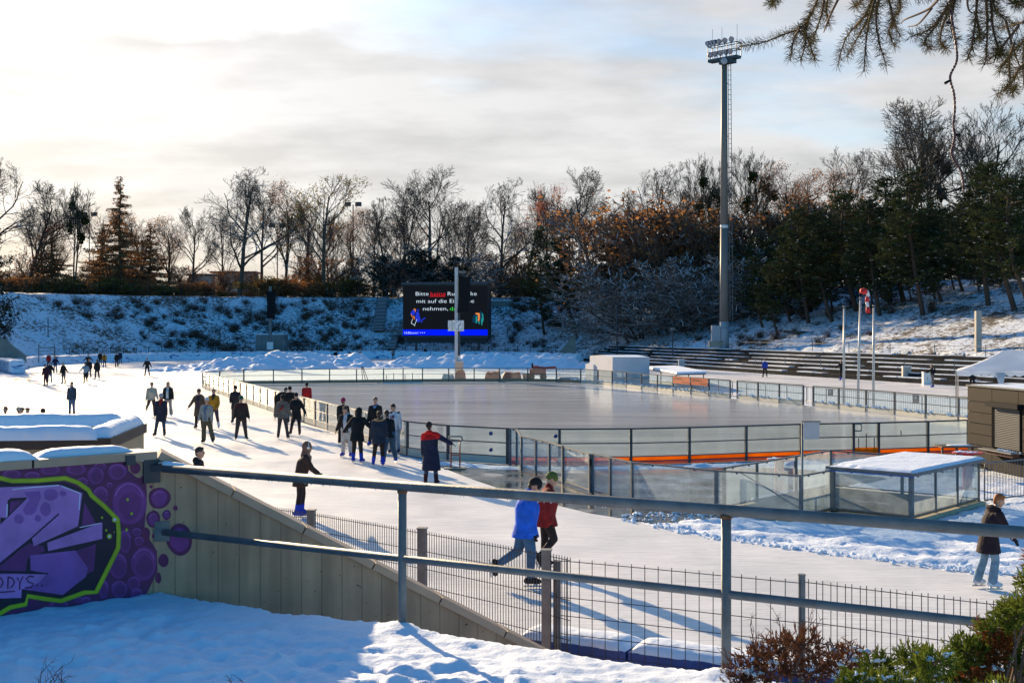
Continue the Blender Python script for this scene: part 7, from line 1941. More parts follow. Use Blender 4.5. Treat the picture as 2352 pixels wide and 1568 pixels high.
child(spr, 'twigs', M_FTW, fb, smooth=True); child(ndl, 'needles', M_NEED, fb)
# twisted light cord hanging from the branch
lc = empty('light_cord', 'twisted reddish cord with two small sockets hanging from the fir branch', 'cord', tuple(Af(2185,60)))
cp = smoothpath([Af(x, y, -0.15) for x, y in ((2180,-20),(2186,40),(2192,80),(2198,122),(2196,145),(2184,170),(2183,186),(2191,215),(2193,250),(2190,290),(2193,310),(2190,330),(2186,350),(2192,370),(2205,388),(2211,410),(2214,436))], 10)
for s_ in (0, 1):
    m2 = MB(); pts = []
    for i, p in enumerate(cp):
        d = (cp[min(i+1,len(cp)-1)]-cp[max(0,i-1)]).normalized(); a_ = d.cross(Vector((0,1,0))).normalized(); th = i*1.15+s_*math.pi; pts.append(p+(a_*math.cos(th)+Vector((0,1,0))*math.sin(th))*0.0021)
    m2.tube(pts, 0.0019, 5); child(m2, 'strand', simple('cord_red_brown', (0.10,0.03,0.035), 0.5), lc, smooth=True)
for a_, b_ in (((2184,184),(2170,192)),((2193,309),(2206,310)),((2184,54),(2172,52))): child(MB().tube([Af(*a_,-0.15), Af(*b_,-0.15)], [0.003,0.004], 7), 'socket', M_BLACK, lc)

# junipers at the lower right
M_JUN = leafmat('juniper_green', (0.055,0.085,0.014), (0.14,0.17,0.028), trans=0.35); M_JBR = leafmat('juniper_dead', (0.09,0.04,0.024), (0.16,0.07,0.038), trans=0.3); M_JORG = leafmat('juniper_orange', (0.18,0.055,0.02), (0.26,0.09,0.03), trans=0.3)
def juniper(name, label, lobes, seed, mat, snow=0.0, stem=True, dens=1.0, sz=0.03, mat2=None):
    """lobes: (px, py, Y, radius m) of foliage pads"""
    rnd = random.Random(seed); c0_ = A(*lobes[0][:3]); t = empty(name, label, 'shrub', (c0_.x, c0_.y, 2.4)); fo = MB(); wd = MB(); sn = MB(); root = Vector((c0_.x, c0_.y+0.1, 2.25))
    for (px, py_, Yv, r_) in lobes:
        c = A(px, py_, Yv)
        if stem: wd.tube([root, root.lerp(c, 0.5)+Vector((rnd.gauss(0,.05),rnd.gauss(0,.05),-0.03)), c], [0.012,0.009,0.005], 5)
        for k in range(int(330*dens*(r_/0.16)**2)):
            v = Vector((rnd.gauss(0,1),rnd.gauss(0,1),rnd.gauss(0,0.8))); v.normalize(); rr_ = r_*rnd.uniform(0.35,1.0); q = c+Vector((v.x*rr_, v.y*rr_, v.z*rr_*0.75))
            g = (v*0.8+Vector((rnd.gauss(0,.4),rnd.gauss(0,.4),0.55+rnd.gauss(0,.3)))).normalized()
            L_ = sz*rnd.uniform(0.7,1.5)
            if rnd.random() < 0.16: wd.tube([c.lerp(q,0.3), q], [0.003,0.0015], 3, cap=False)
            for m_ in range(5):
                e = (g+Vector((rnd.gauss(0,.35),rnd.gauss(0,.35),rnd.gauss(0,.35)))).normalized(); s_ = e.cross(Vector((rnd.gauss(0,1),rnd.gauss(0,1),rnd.gauss(0,1)))).normalized()*L_*0.09; b_ = q+g*L_*0.25*m_
                fo.cur = 1 if (mat2 and noise.noise(q*5.0+Vector((seed,0,0))) > 0.22) else 0
                fo.poly([b_-s_, b_+e*L_*0.55-s_*1.1, b_+e*L_, b_+e*L_*0.55+s_*1.1, b_+s_])
        if snow and rnd.random() < snow:
            for k in range(rnd.randint(2,4)):
                a_ = rnd.uniform(0,6.28); s_ = r_*rnd.uniform(0.14,0.30); q = c+Vector((math.cos(a_)*r_*0.5,math.sin(a_)*r_*0.4-r_*0.25,r_*rnd.uniform(0.3,0.65)))
                for w_i in range(7): o_ = Vector((rnd.gauss(0,1),rnd.gauss(0,0.8),rnd.gauss(0,0.35)))*s_*0.75; e_ = s_*rnd.uniform(0.3,0.7); sn.ball(q+o_, (e_*1.2,e_,e_*0.65), 8, 6)
    child(wd, 'stems', simple('juniper_wood', (0.10,0.06,0.045), 0.9, 0.2, 10), t); child(fo, 'foliage', [mat, mat2 or mat], t)
    if sn.v:
        me_ = voxmesh(sn, 0.006, 1); me_.materials.clear(); me_.materials.append(snowmat('lump_snow', (0.86,0.88,0.92), 0.8, 60.0, 0.01)); so_ = bpy.data.objects.new('snow_lumps', me_); col.objects.link(so_); so_.parent = t; so_.location = -Vector(t.location); so_['kind'] = 'stuff'
    return t
rj = random.Random(31)
def lobesrow(pts, Yv, r_, jit=16, n_=1):
    return [(x+rj.uniform(-jit,jit), y+rj.uniform(-jit,jit)*0.6, Yv+rj.uniform(-0.25,0.25), r_*rj.uniform(0.75,1.2)) for x, y in pts for _ in range(n_)]
juniper('juniper_bush', 'dense green juniper rising at the right edge with an orange patch', lobesrow([(2300,1450),(2340,1420),(2265,1480),(2225,1500),(2352,1470),(2300,1500),(2245,1530),(2345,1520),(2352,1385),(2372,1330),(2375,1290),(2285,1550),(2340,1560),(2200,1550),(2320,1470),(2370,1400)], 5.5, 0.075), 61, M_JUN, 0.2, mat2=M_JORG, dens=2.6, sz=0.022)
juniper('juniper_bush', 'low green juniper with snow along the bottom right', lobesrow([(2030,1535),(2080,1520),(2120,1535),(2060,1560),(2150,1560),(1990,1562),(2110,1575),(2200,1580),(2250,1585),(1960,1580),(2160,1530),(2300,1585)], 5.3, 0.07), 62, M_JUN, 0.8, dens=2.6, sz=0.022)
juniper('dead_juniper', 'dead russet brown juniper tangled with snow beside the tall handrail post', lobesrow([(1720,1520),(1760,1500),(1800,1480),(1850,1490),(1900,1510),(1740,1550),(1790,1540),(1860,1540),(1930,1530),(1690,1560),(1820,1520),(1970,1520)], 6.1, 0.085, n_=1), 63, M_JBR, 0.7, dens=1.1, sz=0.024)
# bare arching twigs over the dead juniper
dj = empty('bare_twigs', 'thin dry twigs arching above the dead russet juniper', 'twigs', tuple(A(1800,1500,6.1))); m2 = MB(); rtw = random.Random(4)
def twig(mb_, p, d, L_, r_, lev, rnd, bend=0.12, kids=3):
    pts = [p]; n_ = 6
    for k in range(n_): d = (d+Vector((rnd.gauss(0,bend),rnd.gauss(0,bend),rnd.gauss(0,bend)))).normalized(); pts.append(pts[-1]+d*L_/n_)
    mb_.tube(pts, [r_*(1-0.7*k/n_) for k in range(n_+1)], 4, cap=False)
    if lev > 0:
        for i in range(kids): j = rnd.randint(1,n_); s_ = Vector((rnd.gauss(0,1),rnd.gauss(0,1),rnd.gauss(0,.6))).normalized(); twig(mb_, pts[j], (d*0.8+s_*0.7).normalized(), L_*0.5, r_*0.6, lev-1, rnd, bend, kids)
for (px, py_, dx, dz) in ((1740,1500,-0.3,0.8),(1790,1490,0.1,1),(1830,1480,0.3,0.9),(1760,1520,-0.6,0.5),(1900,1500,0.8,0.4),(1860,1500,0.2,1),(1700,1540,-0.6,0.6),(1940,1510,0.9,0.1)):
    twig(m2, A(px,py_,6.1), Vector((dx,0,dz)).normalized(), 0.17, 0.004, 2, rtw)
child(m2, 'stems', simple('dry_twig', (0.15,0.07,0.05), 0.9), dj)
for (x0, y0, ds, lb, L_) in ((90,1600,((0.35,1.0),(0.05,0.9),(0.8,0.75),(-0.7,0.35),(0.6,0.9)),'thin reddish dry twigs sticking out of the snow at the bottom left',0.24),(540,1590,((-0.9,0.7),(-0.2,0.8),(0.1,0.5)),'few thin dry stems in the snow at the bottom edge',0.13)):
    p = A(x0, y0, 6.55); t = empty('dry_stems', lb, 'twigs', tuple(p)); m2 = MB(); rtw = random.Random(x0)
    for dx, dz in ds: twig(m2, p+Vector((0,0,-0.05)), Vector((dx,0,dz)).normalized(), L_*rtw.uniform(0.8,1.1), 0.004, 2, rtw, 0.07, 3)
    child(m2, 'stems', simple('dry_stem_red', (0.13,0.05,0.05), 0.9), t)
# ================================================================== people
def rot(v, ax, deg): return Matrix.Rotation(R(deg), 3, ax) @ v
def addpart(name, mb_, vox, mats, parent, sm=2):
    me = voxmesh(mb_, vox, sm); me.name = name; me.materials.clear()
    for m in (mats if isinstance(mats, list) else [mats]): me.materials.append(m)
    o = bpy.data.objects.new(name, me); col.objects.link(o)
    if parent is not None: o.parent = parent
    return o
SK = (0.42,0.24,0.17)
M_SKIN = simple('skin', SK, 0.6, 0.08, 8); M_EYE = simple('eye_dark', (0.03,0.02,0.02), 0.4); M_LIP = simple('lips', (0.28,0.10,0.09), 0.5); M_BLADE = simple('skate_blade', (0.5,0.5,0.52), 0.25, 0.05, metal=0.9)
def person(px, py_, rz, label, s=1.0, lean=0, side=0, tw=0, L=(0,4,4), Rr=(0,4,4), aL=(5,10,15), aR=(5,10,15), top=(0.02,0.02,0.025), hem=0.10, flare=1.0, thick=1.0,
           legs=(0.03,0.03,0.04), lw=1.0, bell=1.0, feet=(0.03,0.03,0.035), hat=None, hair=(0.04,0.025,0.015), hairlen=0, head=(0,0), hands=None, hood=None, collar=None, scarf=None, vox=None, extra=None, at=None, z0=0.0, yoke=None, skates=True, fur=None, cuff=None, inner=None, Yfix=None, cat='person', group=None, bag=None, strap=None, phones=False, draped=False, lie=False, bellhem=None):
    """feet at the picture point (px, py_); rz: 0 = back to the camera, 180 = facing it, 90 = facing left, -90 = facing right"""
    gp = at if at is not None else G(px, py_)
    if Yfix: gp = Vector(((px-CX)/F*Yfix, Yfix, 0))
    dist = gp.y; v1 = vox or (0.012 if dist < 30 else 0.016 if dist < 62 else 0.026)
    X, Yx, Z = Vector((1,0,0)), Vector((0,1,0)), Vector((0,0,1))
    # torso frame
    thick *= 1.14; lw *= 1.12
    tm = Matrix.Rotation(R(tw), 3, 'Z') @ Matrix.Rotation(R(-lean), 3, 'X') @ Matrix.Rotation(R(side), 3, 'Y')
    tx, ty, tz = tm@X, tm@Yx, tm@Z
    pel = Vector((0,0,0))
    chest = pel+tz*0.30; neckb = pel+tz*0.50; 
    hm = tm @ Matrix.Rotation(R(head[0]), 3, 'Z') @ Matrix.Rotation(R(-head[1]+lean*0.55), 3, 'X')
    hx, hy, hz_ = hm@X, hm@Yx, hm@Z
    hc = neckb+tz*0.06+hz_*0.155+hy*0.02
    J = {}
    for sg, nm, pr in ((-1,'L',L),(1,'R',Rr)):
        hip = pel+X*sg*0.09
        d = rot(rot(-Z, 'X', pr[0]), 'Y', -sg*pr[1]); kn = hip+d*0.43
        d2 = rot(rot(-Z, 'X', pr[0]-pr[2]), 'Y', -sg*pr[1]); an = kn+d2*0.41
        fd = rot(Yx, 'X', (pr[0]-pr[2])*(0.15 if len(pr) < 4 else 1.0)+(0 if len(pr) < 4 else pr[3])); fd = rot(fd, 'Z', -sg*8)
        J[nm] = (hip, kn, an, fd, d2)
    for sg, nm, pr in ((-1,'l',aL),(1,'r',aR)):
        sh = neckb-tz*0.045+tx*sg*0.175
        d = tm@rot(rot(-Z, 'X', pr[0]), 'Y', -sg*pr[1]); el = sh+d*0.29
        bend = pr[2]; inw = pr[3] if len(pr) > 3 else 0
        d2 = tm@rot(rot(-Z, 'X', pr[0]+bend), 'Y', -sg*(pr[1]-inw)); wr = el+d2*0.245
        J[nm] = (sh, el, wr, d2, sg)
    # drop to the ice
    low = min((J[n][2]-Z*0.075).z-max(0, -J[n][3].z)*0.16 for n in 'LR'); dz = -low+(0.085 if skates else 0.01)
    SC = s
    root_z = z0
    # ---- body
    b = MB()
    b.capsule(pel-X*0.055, pel+X*0.055, 0.115, 0.115, 10); b.capsule(pel, chest, 0.115, 0.13, 12, 1.25, tx); b.capsule(chest-tx*0.07, neckb-tz*0.05-tx*0.10, 0.10, 0.075); b.capsule(chest+tx*0.07, neckb-tz*0.05+tx*0.10, 0.10, 0.075)
    b.capsule(neckb-tz*0.04, hc-hz_*0.06, 0.058, 0.052, 10)
    b.ball(hc+hz_*0.015-hy*0.01, (0.080,0.100,0.108), 14, 10, ax=(hx,hy,hz_)); b.ball(hc-hz_*0.055+hy*0.025, (0.062,0.070,0.064), 12, 8, ax=(hx,hy,hz_))
    b.capsule(hc+hy*0.088+hz_*0.015, hc+hy*0.112-hz_*0.018, 0.010, 0.015, 8); b.ball(hc-hz_*0.098+hy*0.062, (0.026,0.022,0.02), 8, 6, ax=(hx,hy,hz_))
    for sg in (-1,1): b.ball(hc+hx*sg*0.079-hy*0.005, (0.014,0.022,0.034), 8, 6, ax=(hx,hy,hz_))
    for n in 'LR': hip, kn, an, fd, d2 = J[n]; b.capsule(hip, kn, 0.082, 0.052, 10); b.capsule(kn, an, 0.054, 0.036, 10); b.capsule(an-d2*0.0, an+fd*0.08-Z*0.04, 0.036, 0.03, 8)
    near = dist < 62
    for n in 'lr':
        sh, el, wr, d2, sg = J[n]; b.capsule(sh, el, 0.048, 0.037, 10); b.capsule(el, wr, 0.038, 0.026, 10)
        pd = d2; across = tm@Yx; across = (across-pd*across.dot(pd)).normalized(); pal = pd.cross(across).normalized()*sg
        b.capsule(wr-across*0.014+pd*0.01, wr-across*0.018+pd*0.075, 0.017, 0.016, 8); b.capsule(wr+across*0.014+pd*0.01, wr+across*0.020+pd*0.075, 0.017, 0.016, 8)
        if near:
            for i, (o_, l_) in enumerate(((-0.029,0.055),(-0.010,0.072),(0.010,0.076),(0.029,0.068))):
                a_ = wr+across*o_+pd*0.085; m_ = a_+pd*l_*0.5-pal*0.006; e_ = m_+pd*l_*0.42-pal*0.022; rr_ = max(0.0085, v1*0.62); b.capsule(a_, m_, rr_, rr_, 6); b.capsule(m_, e_, rr_, rr_*0.9, 6)
            a_ = wr+across*0.026+pd*0.03; b.capsule(a_, a_+across*0.032+pd*0.035, max(0.010,v1*0.65), 0.0095, 6); b.capsule(a_+across*0.032+pd*0.035, a_+across*0.036+pd*0.062-pal*0.01, 0.010, 0.009, 6)
        else: b.capsule(wr+pd*0.06, wr+pd*0.15-pal*0.02, 0.026, 0.018, 8)
    glove = cloth(hands) if hands else None
    o = addpart('person', b, v1, [M_SKIN, M_EYE, M_LIP, glove or M_SKIN], None, 1)
    me = o.data; n_ = len(me.polygons); cs_ = np.empty(n_*3); me.polygons.foreach_get('center', cs_); cs_ = cs_.reshape(-1,3); mi = np.zeros(n_, int)
    if dist < 75:
        for sg in (-1,1):
            e_ = np.array(hc+hx*sg*0.031+hy*0.088+hz_*0.018); mi[np.linalg.norm((cs_-e_)/1.0, axis=1) < max(0.014, v1*0.9)] = 1
        for t_ in (-0.016,0,0.016): e_ = np.array(hc+hx*t_+hy*0.09-hz_*0.052); mi[np.linalg.norm(cs_-e_, axis=1) < max(0.009, v1*0.7)] = 2
    if glove:
        for n in 'lr': e_ = np.array(J[n][2]+J[n][3]*0.08); mi[np.linalg.norm(cs_-e_, axis=1) < 0.125] = 3
    me.polygons.foreach_set('material_index', mi)
    tag(o, label, cat, group)
    o.location = (gp.x, gp.y, root_z+dz*SC); o.rotation_euler = (0,0,R(rz)); o.scale = (SC,SC,SC)
    v2 = max(v1, 0.015)
    # ---- trousers
    t = MB(); t.capsule(pel-X*0.05+Z*0.04, pel+X*0.05+Z*0.04, 0.128, 0.128, 12)
    for n in 'LR':
        hip, kn, an, fd, d2 = J[n]; t.capsule(hip, kn, 0.102*lw, 0.068*lw, 12); t.capsule(kn, an-d2*0.02, 0.068*lw, 0.052*lw*bell, 12)
    addpart('trousers', t, v2, cloth(legs), o)
    # ---- jacket
    j = MB(); th = thick
    j.capsule(pel+tz*0.06, chest, 0.135*th, 0.155*th, 14, 1.22, tx); j.capsule(chest-tx*0.06, neckb-tz*0.05-tx*0.11, 0.125*th, 0.088*th, 12); j.capsule(chest+tx*0.06, neckb-tz*0.05+tx*0.11, 0.125*th, 0.088*th, 12); j.capsule(neckb-tz*0.06, neckb+tz*0.02, 0.095, 0.075, 12)
    # skirt of the coat: from the waist to the hem, following the mean leg direction
    md = ((J['L'][1]-J['L'][0])+(J['R'][1]-J['R'][0])); md = (md.normalized()*0.3-Z*0.7-tz*0.15).normalized()
    hs = 0.135*th; n_sk = 18; A0 = pel+tz*0.10; A1 = pel+md*hem; hr_ = (0.150+0.10*max(0,hem-0.1)*flare)*th
    for k in range(2):
        pass
    o_ = len(j.v); sx_ = X; sy_ = Yx
    spread = abs(J['L'][1].x-J['R'][1].x)*0.35+abs(J['L'][1].y-J['R'][1].y)*0.0; sprY = abs(J['L'][1].y-J['R'][1].y)*0.45*min(1, hem*2)
    for c_, rx_, ry_ in ((A0, 0.16*th, 0.13*th), (pel, 0.175*th, 0.142*th), (A1, max(hr_*1.18, 0.09+spread)*1.0, hr_*0.98+sprY)):
        for i in range(n_sk): a_ = 2*math.pi*i/n_sk; j.v.append(tuple(c_+sx_*rx_*math.cos(a_)+sy_*ry_*math.sin(a_)))
    for r_ in range(2):
        for i in range(n_sk): a_ = o_+r_*n_sk; j.face((a_+i, a_+(i+1)%n_sk, a_+n_sk+(i+1)%n_sk, a_+n_sk+i))
    j.face([o_+i for i in reversed(range(n_sk))]); j.face([o_+2*n_sk+i for i in range(n_sk)])
    for n in 'lr': sh, el, wr, d2, sg = J[n]; j.capsule(sh, el, 0.075*th, 0.060*th, 12); j.capsule(el, wr-d2*0.015, 0.060*th, 0.047*th, 12)
    if hood == 'down' or fur: j.ball(neckb+tz*0.03-ty*0.075, (0.125,0.07,0.085), 12, 8, ax=(tx,ty,tz))
    if collar: j.capsule(neckb, neckb+tz*0.065, 0.088, 0.080, 12)
    jk = addpart('jacket', j, v2, [cloth(top), cloth(yoke or top), cloth(inner or top)], o)
    if yoke or inner:
        me = jk.data; n_ = len(me.polygons); c3 = np.empty(n_*3); me.polygons.foreach_get('center', c3); c3 = c3.reshape(-1,3); mi = np.zeros(n_, int)
        if yoke:
            q = np.array(neckb-tz*0.17); hgt_ = (c3-q)@np.array(tz); mi[hgt_ > 0] = 1
            for n in 'lr':
                e_ = np.array(J[n][1]); w2 = np.array(J[n][2]); mi[(np.linalg.norm(c3-e_, axis=1) < 0.17)] = 0; mi[np.linalg.norm(c3-w2, axis=1) < 0.22] = 0
        if inner: q = np.array(chest); loc_ = c3-q; mi[(loc_@np.array(ty) > 0.04) & (abs(loc_@np.array(tx)) < 0.065) & (loc_@np.array(tz) > -0.34)] = 2
        me.polygons.foreach_set('material_index', mi)
    # ---- feet
    fm = cloth(feet)
    for n in 'LR':
        hip, kn, an, fd, d2 = J[n]; f = MB(); up = (-d2*0.6+Z*0.4).normalized(); up = (up-fd*up.dot(fd)).normalized(); sole = an-up*0.055
        f.capsule(an-d2*0.15, an-d2*0.0, 0.070, 0.062, 10); f.capsule(sole-fd*0.055+up*0.012, sole+fd*0.15, 0.052, 0.044, 10); f.capsule(an-up*0.01, sole+fd*0.11+up*0.015, 0.058, 0.044, 10)
        bo = addpart('ice_skate' if skates else 'boot', f, v2*0.9, fm, o, 1)
        if skates:
            k_ = MB(); sd = fd.cross(up).normalized(); base_ = sole-up*0.045
            k_.box(base_+fd*0.045-up*0.030, (0.30,0.006,0.028), ax=(fd,sd,up)); k_.box(base_-fd*0.035, (0.045,0.03,0.04), ax=(fd,sd,up)); k_.box(base_+fd*0.10, (0.06,0.03,0.04), ax=(fd,sd,up))
            k_.build('blade', M_BLADE, bo)
    # ---- head wear and hair
    if hat and hat[0] == 'beanie':
        h_ = MB(); h_.ball(hc+hz_*0.055-hy*0.012, (0.094,0.112,0.095), 14, 10, ax=(hx,hy,hz_)); h_.capsule(hc+hz_*0.035-hy*0.045, hc+hz_*0.035+hy*0.02, 0.088, 0.086, 12)
        if len(hat) > 2: h_.ball(hc+hz_*(0.16), (0.035,)*3, 8, 6)
        hm_ = addpart('hat', h_, v1, cloth(hat[1]), o, 1)
    elif hat and hat[0] == 'hood':
        h_ = MB(); h_.ball(hc+hz_*0.02-hy*0.035, (0.118,0.120,0.135), 14, 10, ax=(hx,hy,hz_)); h_.capsule(hc-hz_*0.05-hy*0.03, neckb-ty*0.03, 0.10, 0.10, 12); addpart('hood', h_, v1, cloth(hat[1]), o, 1)
    elif hat and hat[0] == 'cap':
        h_ = MB(); h_.ball(hc+hz_*0.055-hy*0.012, (0.090,0.108,0.085), 14, 10, ax=(hx,hy,hz_)); h_.box(hc+hy*0.125+hz_*0.055, (0.13,0.10,0.016), ax=(hx,hy,hz_)); addpart('cap', h_, v1, cloth(hat[1]), o, 1)
    if not (hat and hat[0] == 'hood'):
        hr = MB(); full = hat is None
        if full: hr.ball(hc+hz_*0.045-hy*0.022, (0.088,0.100,0.095), 14, 10, ax=(hx,hy,hz_)); hr.ball(hc+hz_*0.095+hy*0.035, (0.066,0.05,0.035), 10, 8, ax=(hx,hy,hz_))
        hr.capsule(hc-hy*0.055+hz_*0.02, hc-hy*0.055-hz_*0.04, 0.068, 0.056, 10)
        if hairlen: hr.capsule(hc-hy*0.07-hz_*0.02, hc-hy*0.085-hz_*(0.06+hairlen), 0.066, 0.045, 10); [hr.capsule(hc+hx*sg*0.07-hy*0.02, hc+hx*sg*0.07-hy*0.01-hz_*(0.04+hairlen*0.6), 0.03, 0.025, 8) for sg in (-1,1)]
        addpart('hair', hr, v1, simple('hair_%d_%d'%(int(hair[0]*999), int(hair[1]*999)), hair, 0.7, 0.3, 30), o, 1)
    if fur: f = MB(); [f.ball(neckb+tz*0.045-ty*0.03+(tx*math.cos(a_)*0.135+ty*math.sin(a_)*0.10), 0.042, 8, 6) for a_ in [math.pi*(0.85+1.3*k/12) for k in range(13)]]; addpart('fur_collar', f, v1, cloth(fur), o, 0)
    if hood and hood != 'down': f = MB(); f.ball(neckb+tz*0.035-ty*0.06, (0.125,0.085,0.075), 12, 8, ax=(tx,ty,tz)); f.capsule(neckb+tz*0.02+ty*0.05-tx*0.05, neckb-tz*0.05+ty*0.13, 0.03, 0.025); f.capsule(neckb+tz*0.02+ty*0.05+tx*0.05, neckb-tz*0.05+ty*0.13, 0.03, 0.025); addpart('hood', f, v1, cloth(hood), o, 1)
    if scarf: f = MB(); f.capsule(neckb+tz*0.035, neckb+tz*0.07, 0.095, 0.088, 12); f.capsule(neckb+ty*0.10, neckb+ty*0.13-tz*0.22, 0.05, 0.045); addpart('scarf', f, v1, cloth(scarf), o, 1)
    if inner and hem < 0.3: pass
    if strap: f = MB(); f.tube([neckb-ty*0.13-tz*0.02+tx*0.10, chest-ty*0.175+tz*0.05, pel-ty*0.15+tz*0.12-tx*0.13], 0.022, 8); f.ball(chest-ty*0.19, (0.06,0.05,0.12), 10, 7, ax=((tx-tz).normalized(),ty,(tx+tz).normalized())); addpart('cross_bag', f, v1, cloth(strap), o, 1)
    if bag: f = MB(); f.ball(chest-ty*0.20+tz*0.0, (0.15,0.10,0.21), 12, 8, ax=(tx,ty,tz)); f.capsule(neckb+tx*0.1-tz*0.02+ty*0.02, chest+tx*0.1+ty*0.14, 0.02, 0.02, 8); f.capsule(neckb-tx*0.1-tz*0.02+ty*0.02, chest-tx*0.1+ty*0.14, 0.02, 0.02, 8); addpart('backpack', f, v1, cloth(bag), o, 1)
    if phones:
        f = MB(); [f.capsule(hc+hx*sg*0.085, hc+hx*sg*0.112, 0.042, 0.036, 12) for sg in (-1,1)]; f.tube([hc+hx*0.10*math.cos(a_)+hz_*(0.03+0.115*math.sin(a_)) for a_ in [math.pi*k/10 for k in range(11)]], 0.012, 6); addpart('headphones', f, v1*0.8, M_WHITE, o, 0)
    if draped: f = MB(); f.capsule(neckb+tx*0.10-tz*0.02, neckb+tx*0.30-tz*0.10, 0.09, 0.08); f.capsule(neckb+tx*0.22-tz*0.1, pel+tx*0.24-tz*0.02, 0.10, 0.09); f.capsule(neckb-tx*0.17, chest-tx*0.2-tz*0.15, 0.07, 0.06); addpart('draped_coat', f, v2, cloth((0.02,0.025,0.035)), o, 1)
    o['_j'] = 0; del o['_j']
    return o, dict(J=J, neckb=neckb, chest=chest, tx=tx, ty=ty, tz=tz, hc=hc, pel=pel)
BK = (0.012,0.012,0.015); NV = (0.015,0.022,0.05); JN = (0.06,0.11,0.19); DJ = (0.03,0.05,0.10); BLS = (0.02,0.05,0.42); GR = (0.12,0.11,0.10); WH = (0.6,0.58,0.55)
P = person
# --- far left skaters
P(112,846,185,'person in a red jacket standing far left near the crash mats',top=(0.35,0.015,0.02),hat=('beanie',WH))
P(127,857,180,'person in dark jacket and light jeans beside the red jacket, arms slightly out',top=NV,legs=JN,aL=(0,30,10),aR=(0,25,10))
P(106,887,170,'person in dark plum jacket and plum trousers leaning forward as they skate',lean=14,top=(0.05,0.012,0.03),legs=(0.06,0.012,0.03),hat=('beanie',(0.1,0.12,0.14)),aL=(20,35,15),aR=(10,10,20),L=(18,4,25),Rr=(5,4,18))
P(114,880,200,'person in dark coat half hidden behind the plum dressed skater',lean=5,top=BK,legs=JN,hat=('beanie',(0.15,0.15,0.18)),aL=(0,20,10),aR=(10,35,5))
P(146,882,160,'person in black hooded jacket with a pale beanie and grey trousers, one arm held out',lean=6,top=BK,legs=(0.09,0.09,0.10),hat=('beanie',(0.3,0.28,0.25)),aL=(10,40,5),aR=(5,10,20),fur=(0.1,0.08,0.06))
P(197,881,180,'person in pale blue jacket gliding on one leg far left',lean=4,top=(0.20,0.27,0.36),legs=BK,hat=('hood',(0.03,0.03,0.04)),aL=(0,25,10),aR=(0,40,10),L=(30,3,55),hands=BK)
P(205,868,180,'long haired person in dark jacket behind the pale blue jacket',top=BK,legs=BK,hair=(0.05,0.02,0.01),hairlen=0.15)
P(223,871,185,'person in black hooded jacket and dark trousers right of the pale blue jacket',top=BK,legs=(0.03,0.03,0.05),hat=('hood',BK),L=(0,6,4),Rr=(0,6,4),lw=1.15)
P(203,850,180,'dark dressed person with elbows out behind the far left skaters',top=BK,legs=BK,aL=(0,45,20),aR=(0,45,20))
P(230,839,180,'dark dressed person behind the yellow jacket in the far group',top=BK,legs=BK)
P(240,844,180,'person in a mustard yellow jacket in the far group',top=(0.42,0.20,0.02),legs=DJ,inner=BK)
P(268,843,175,'long haired person in black with flared trousers in the far pair',top=BK,legs=BK,bell=1.5,hair=(0.08,0.04,0.02),hairlen=0.2)
P(276,837,180,'taller dark dressed person behind the long haired one in the far pair',top=NV,legs=DJ)
P(338,864,180,'lone skater in black with arms held out sideways on the far ice',top=BK,legs=BK,hat=('beanie',(0.04,0.03,0.03)),aL=(0,28,5),aR=(0,28,5),L=(0,9,4),Rr=(0,9,4))
# --- left ice
P(165,957,168,'man in blue grey sweater and jeans standing upright on the left ice',top=(0.035,0.055,0.085),legs=JN,hair=(0.12,0.06,0.03),aL=(8,12,10),aR=(0,8,12),L=(0,2,3),Rr=(0,3,3),scarf=(0.10,0.11,0.15),hands=BK)
P(342,957,-155,'person in beige jacket striding behind the dark coated woman',lean=8,top=(0.38,0.34,0.28),legs=(0.04,0.03,0.04),hair=(0.12,0.06,0.03),Rr=(-38,6,28,-25),L=(14,4,22),aL=(12,14,25),aR=(5,12,15),at=G(348,957))
P(370,1003,178,'woman in long dark coat with grey beanie and red scarf',top=(0.025,0.025,0.04),hem=0.34,legs=DJ,hat=('beanie',(0.32,0.33,0.36)),scarf=(0.30,0.02,0.02),aL=(5,9,8),aR=(5,9,8),L=(0,3,5),Rr=(4,11,6),hair=(0.3,0.28,0.27))
P(386,957,180,'woman wearing a big black and white checked scarf and pale flared trousers',top=BK,legs=(0.30,0.24,0.22),bell=1.7,hair=(0.35,0.22,0.10),hairlen=0.2,aL=(0,12,20),aR=(0,12,20),inner=(0.5,0.5,0.5),fur=(0.25,0.16,0.10),L=(0,5,3),Rr=(0,5,3),feet=WH)
P(457,985,175,'woman in long brown coat with fur trimmed hood and one arm out',top=(0.10,0.065,0.04),hem=0.40,legs=BK,hat=('beanie',(0.08,0.05,0.04)),fur=(0.18,0.10,0.06),aL=(0,14,6),aR=(5,32,8),inner=(0.05,0.03,0.05))
P(474,1018,172,'woman in pale jacket over blue shirt with white cap and olive trousers',lean=3,top=(0.28,0.27,0.25),inner=(0.13,0.15,0.20),legs=(0.09,0.075,0.045),lw=1.2,bell=1.35,hat=('cap',(0.55,0.55,0.55)),hair=(0.20,0.09,0.04),hairlen=0.05,head=(25,0),aL=(3,9,8),aR=(5,12,8),L=(0,12,4),Rr=(0,2,3),side=-3)
P(491,985,178,'girl in yellow jacket with dark collar and white skates',top=(0.45,0.20,0.015),collar=1,legs=(0.05,0.035,0.05),scarf=(0.03,0.02,0.03),hair=(0.14,0.07,0.04),aL=(10,13,25,20),aR=(5,13,15),feet=WH,L=(0,9,3),Rr=(0,2,3))
P(541,972,178,'man in dark parka holding a phone up to his face by the boards',top=(0.03,0.025,0.028),hem=0.30,legs=(0.08,0.06,0.05),hat=('beanie',BK),aL=(25,18,115,40),aR=(0,14,55,35))
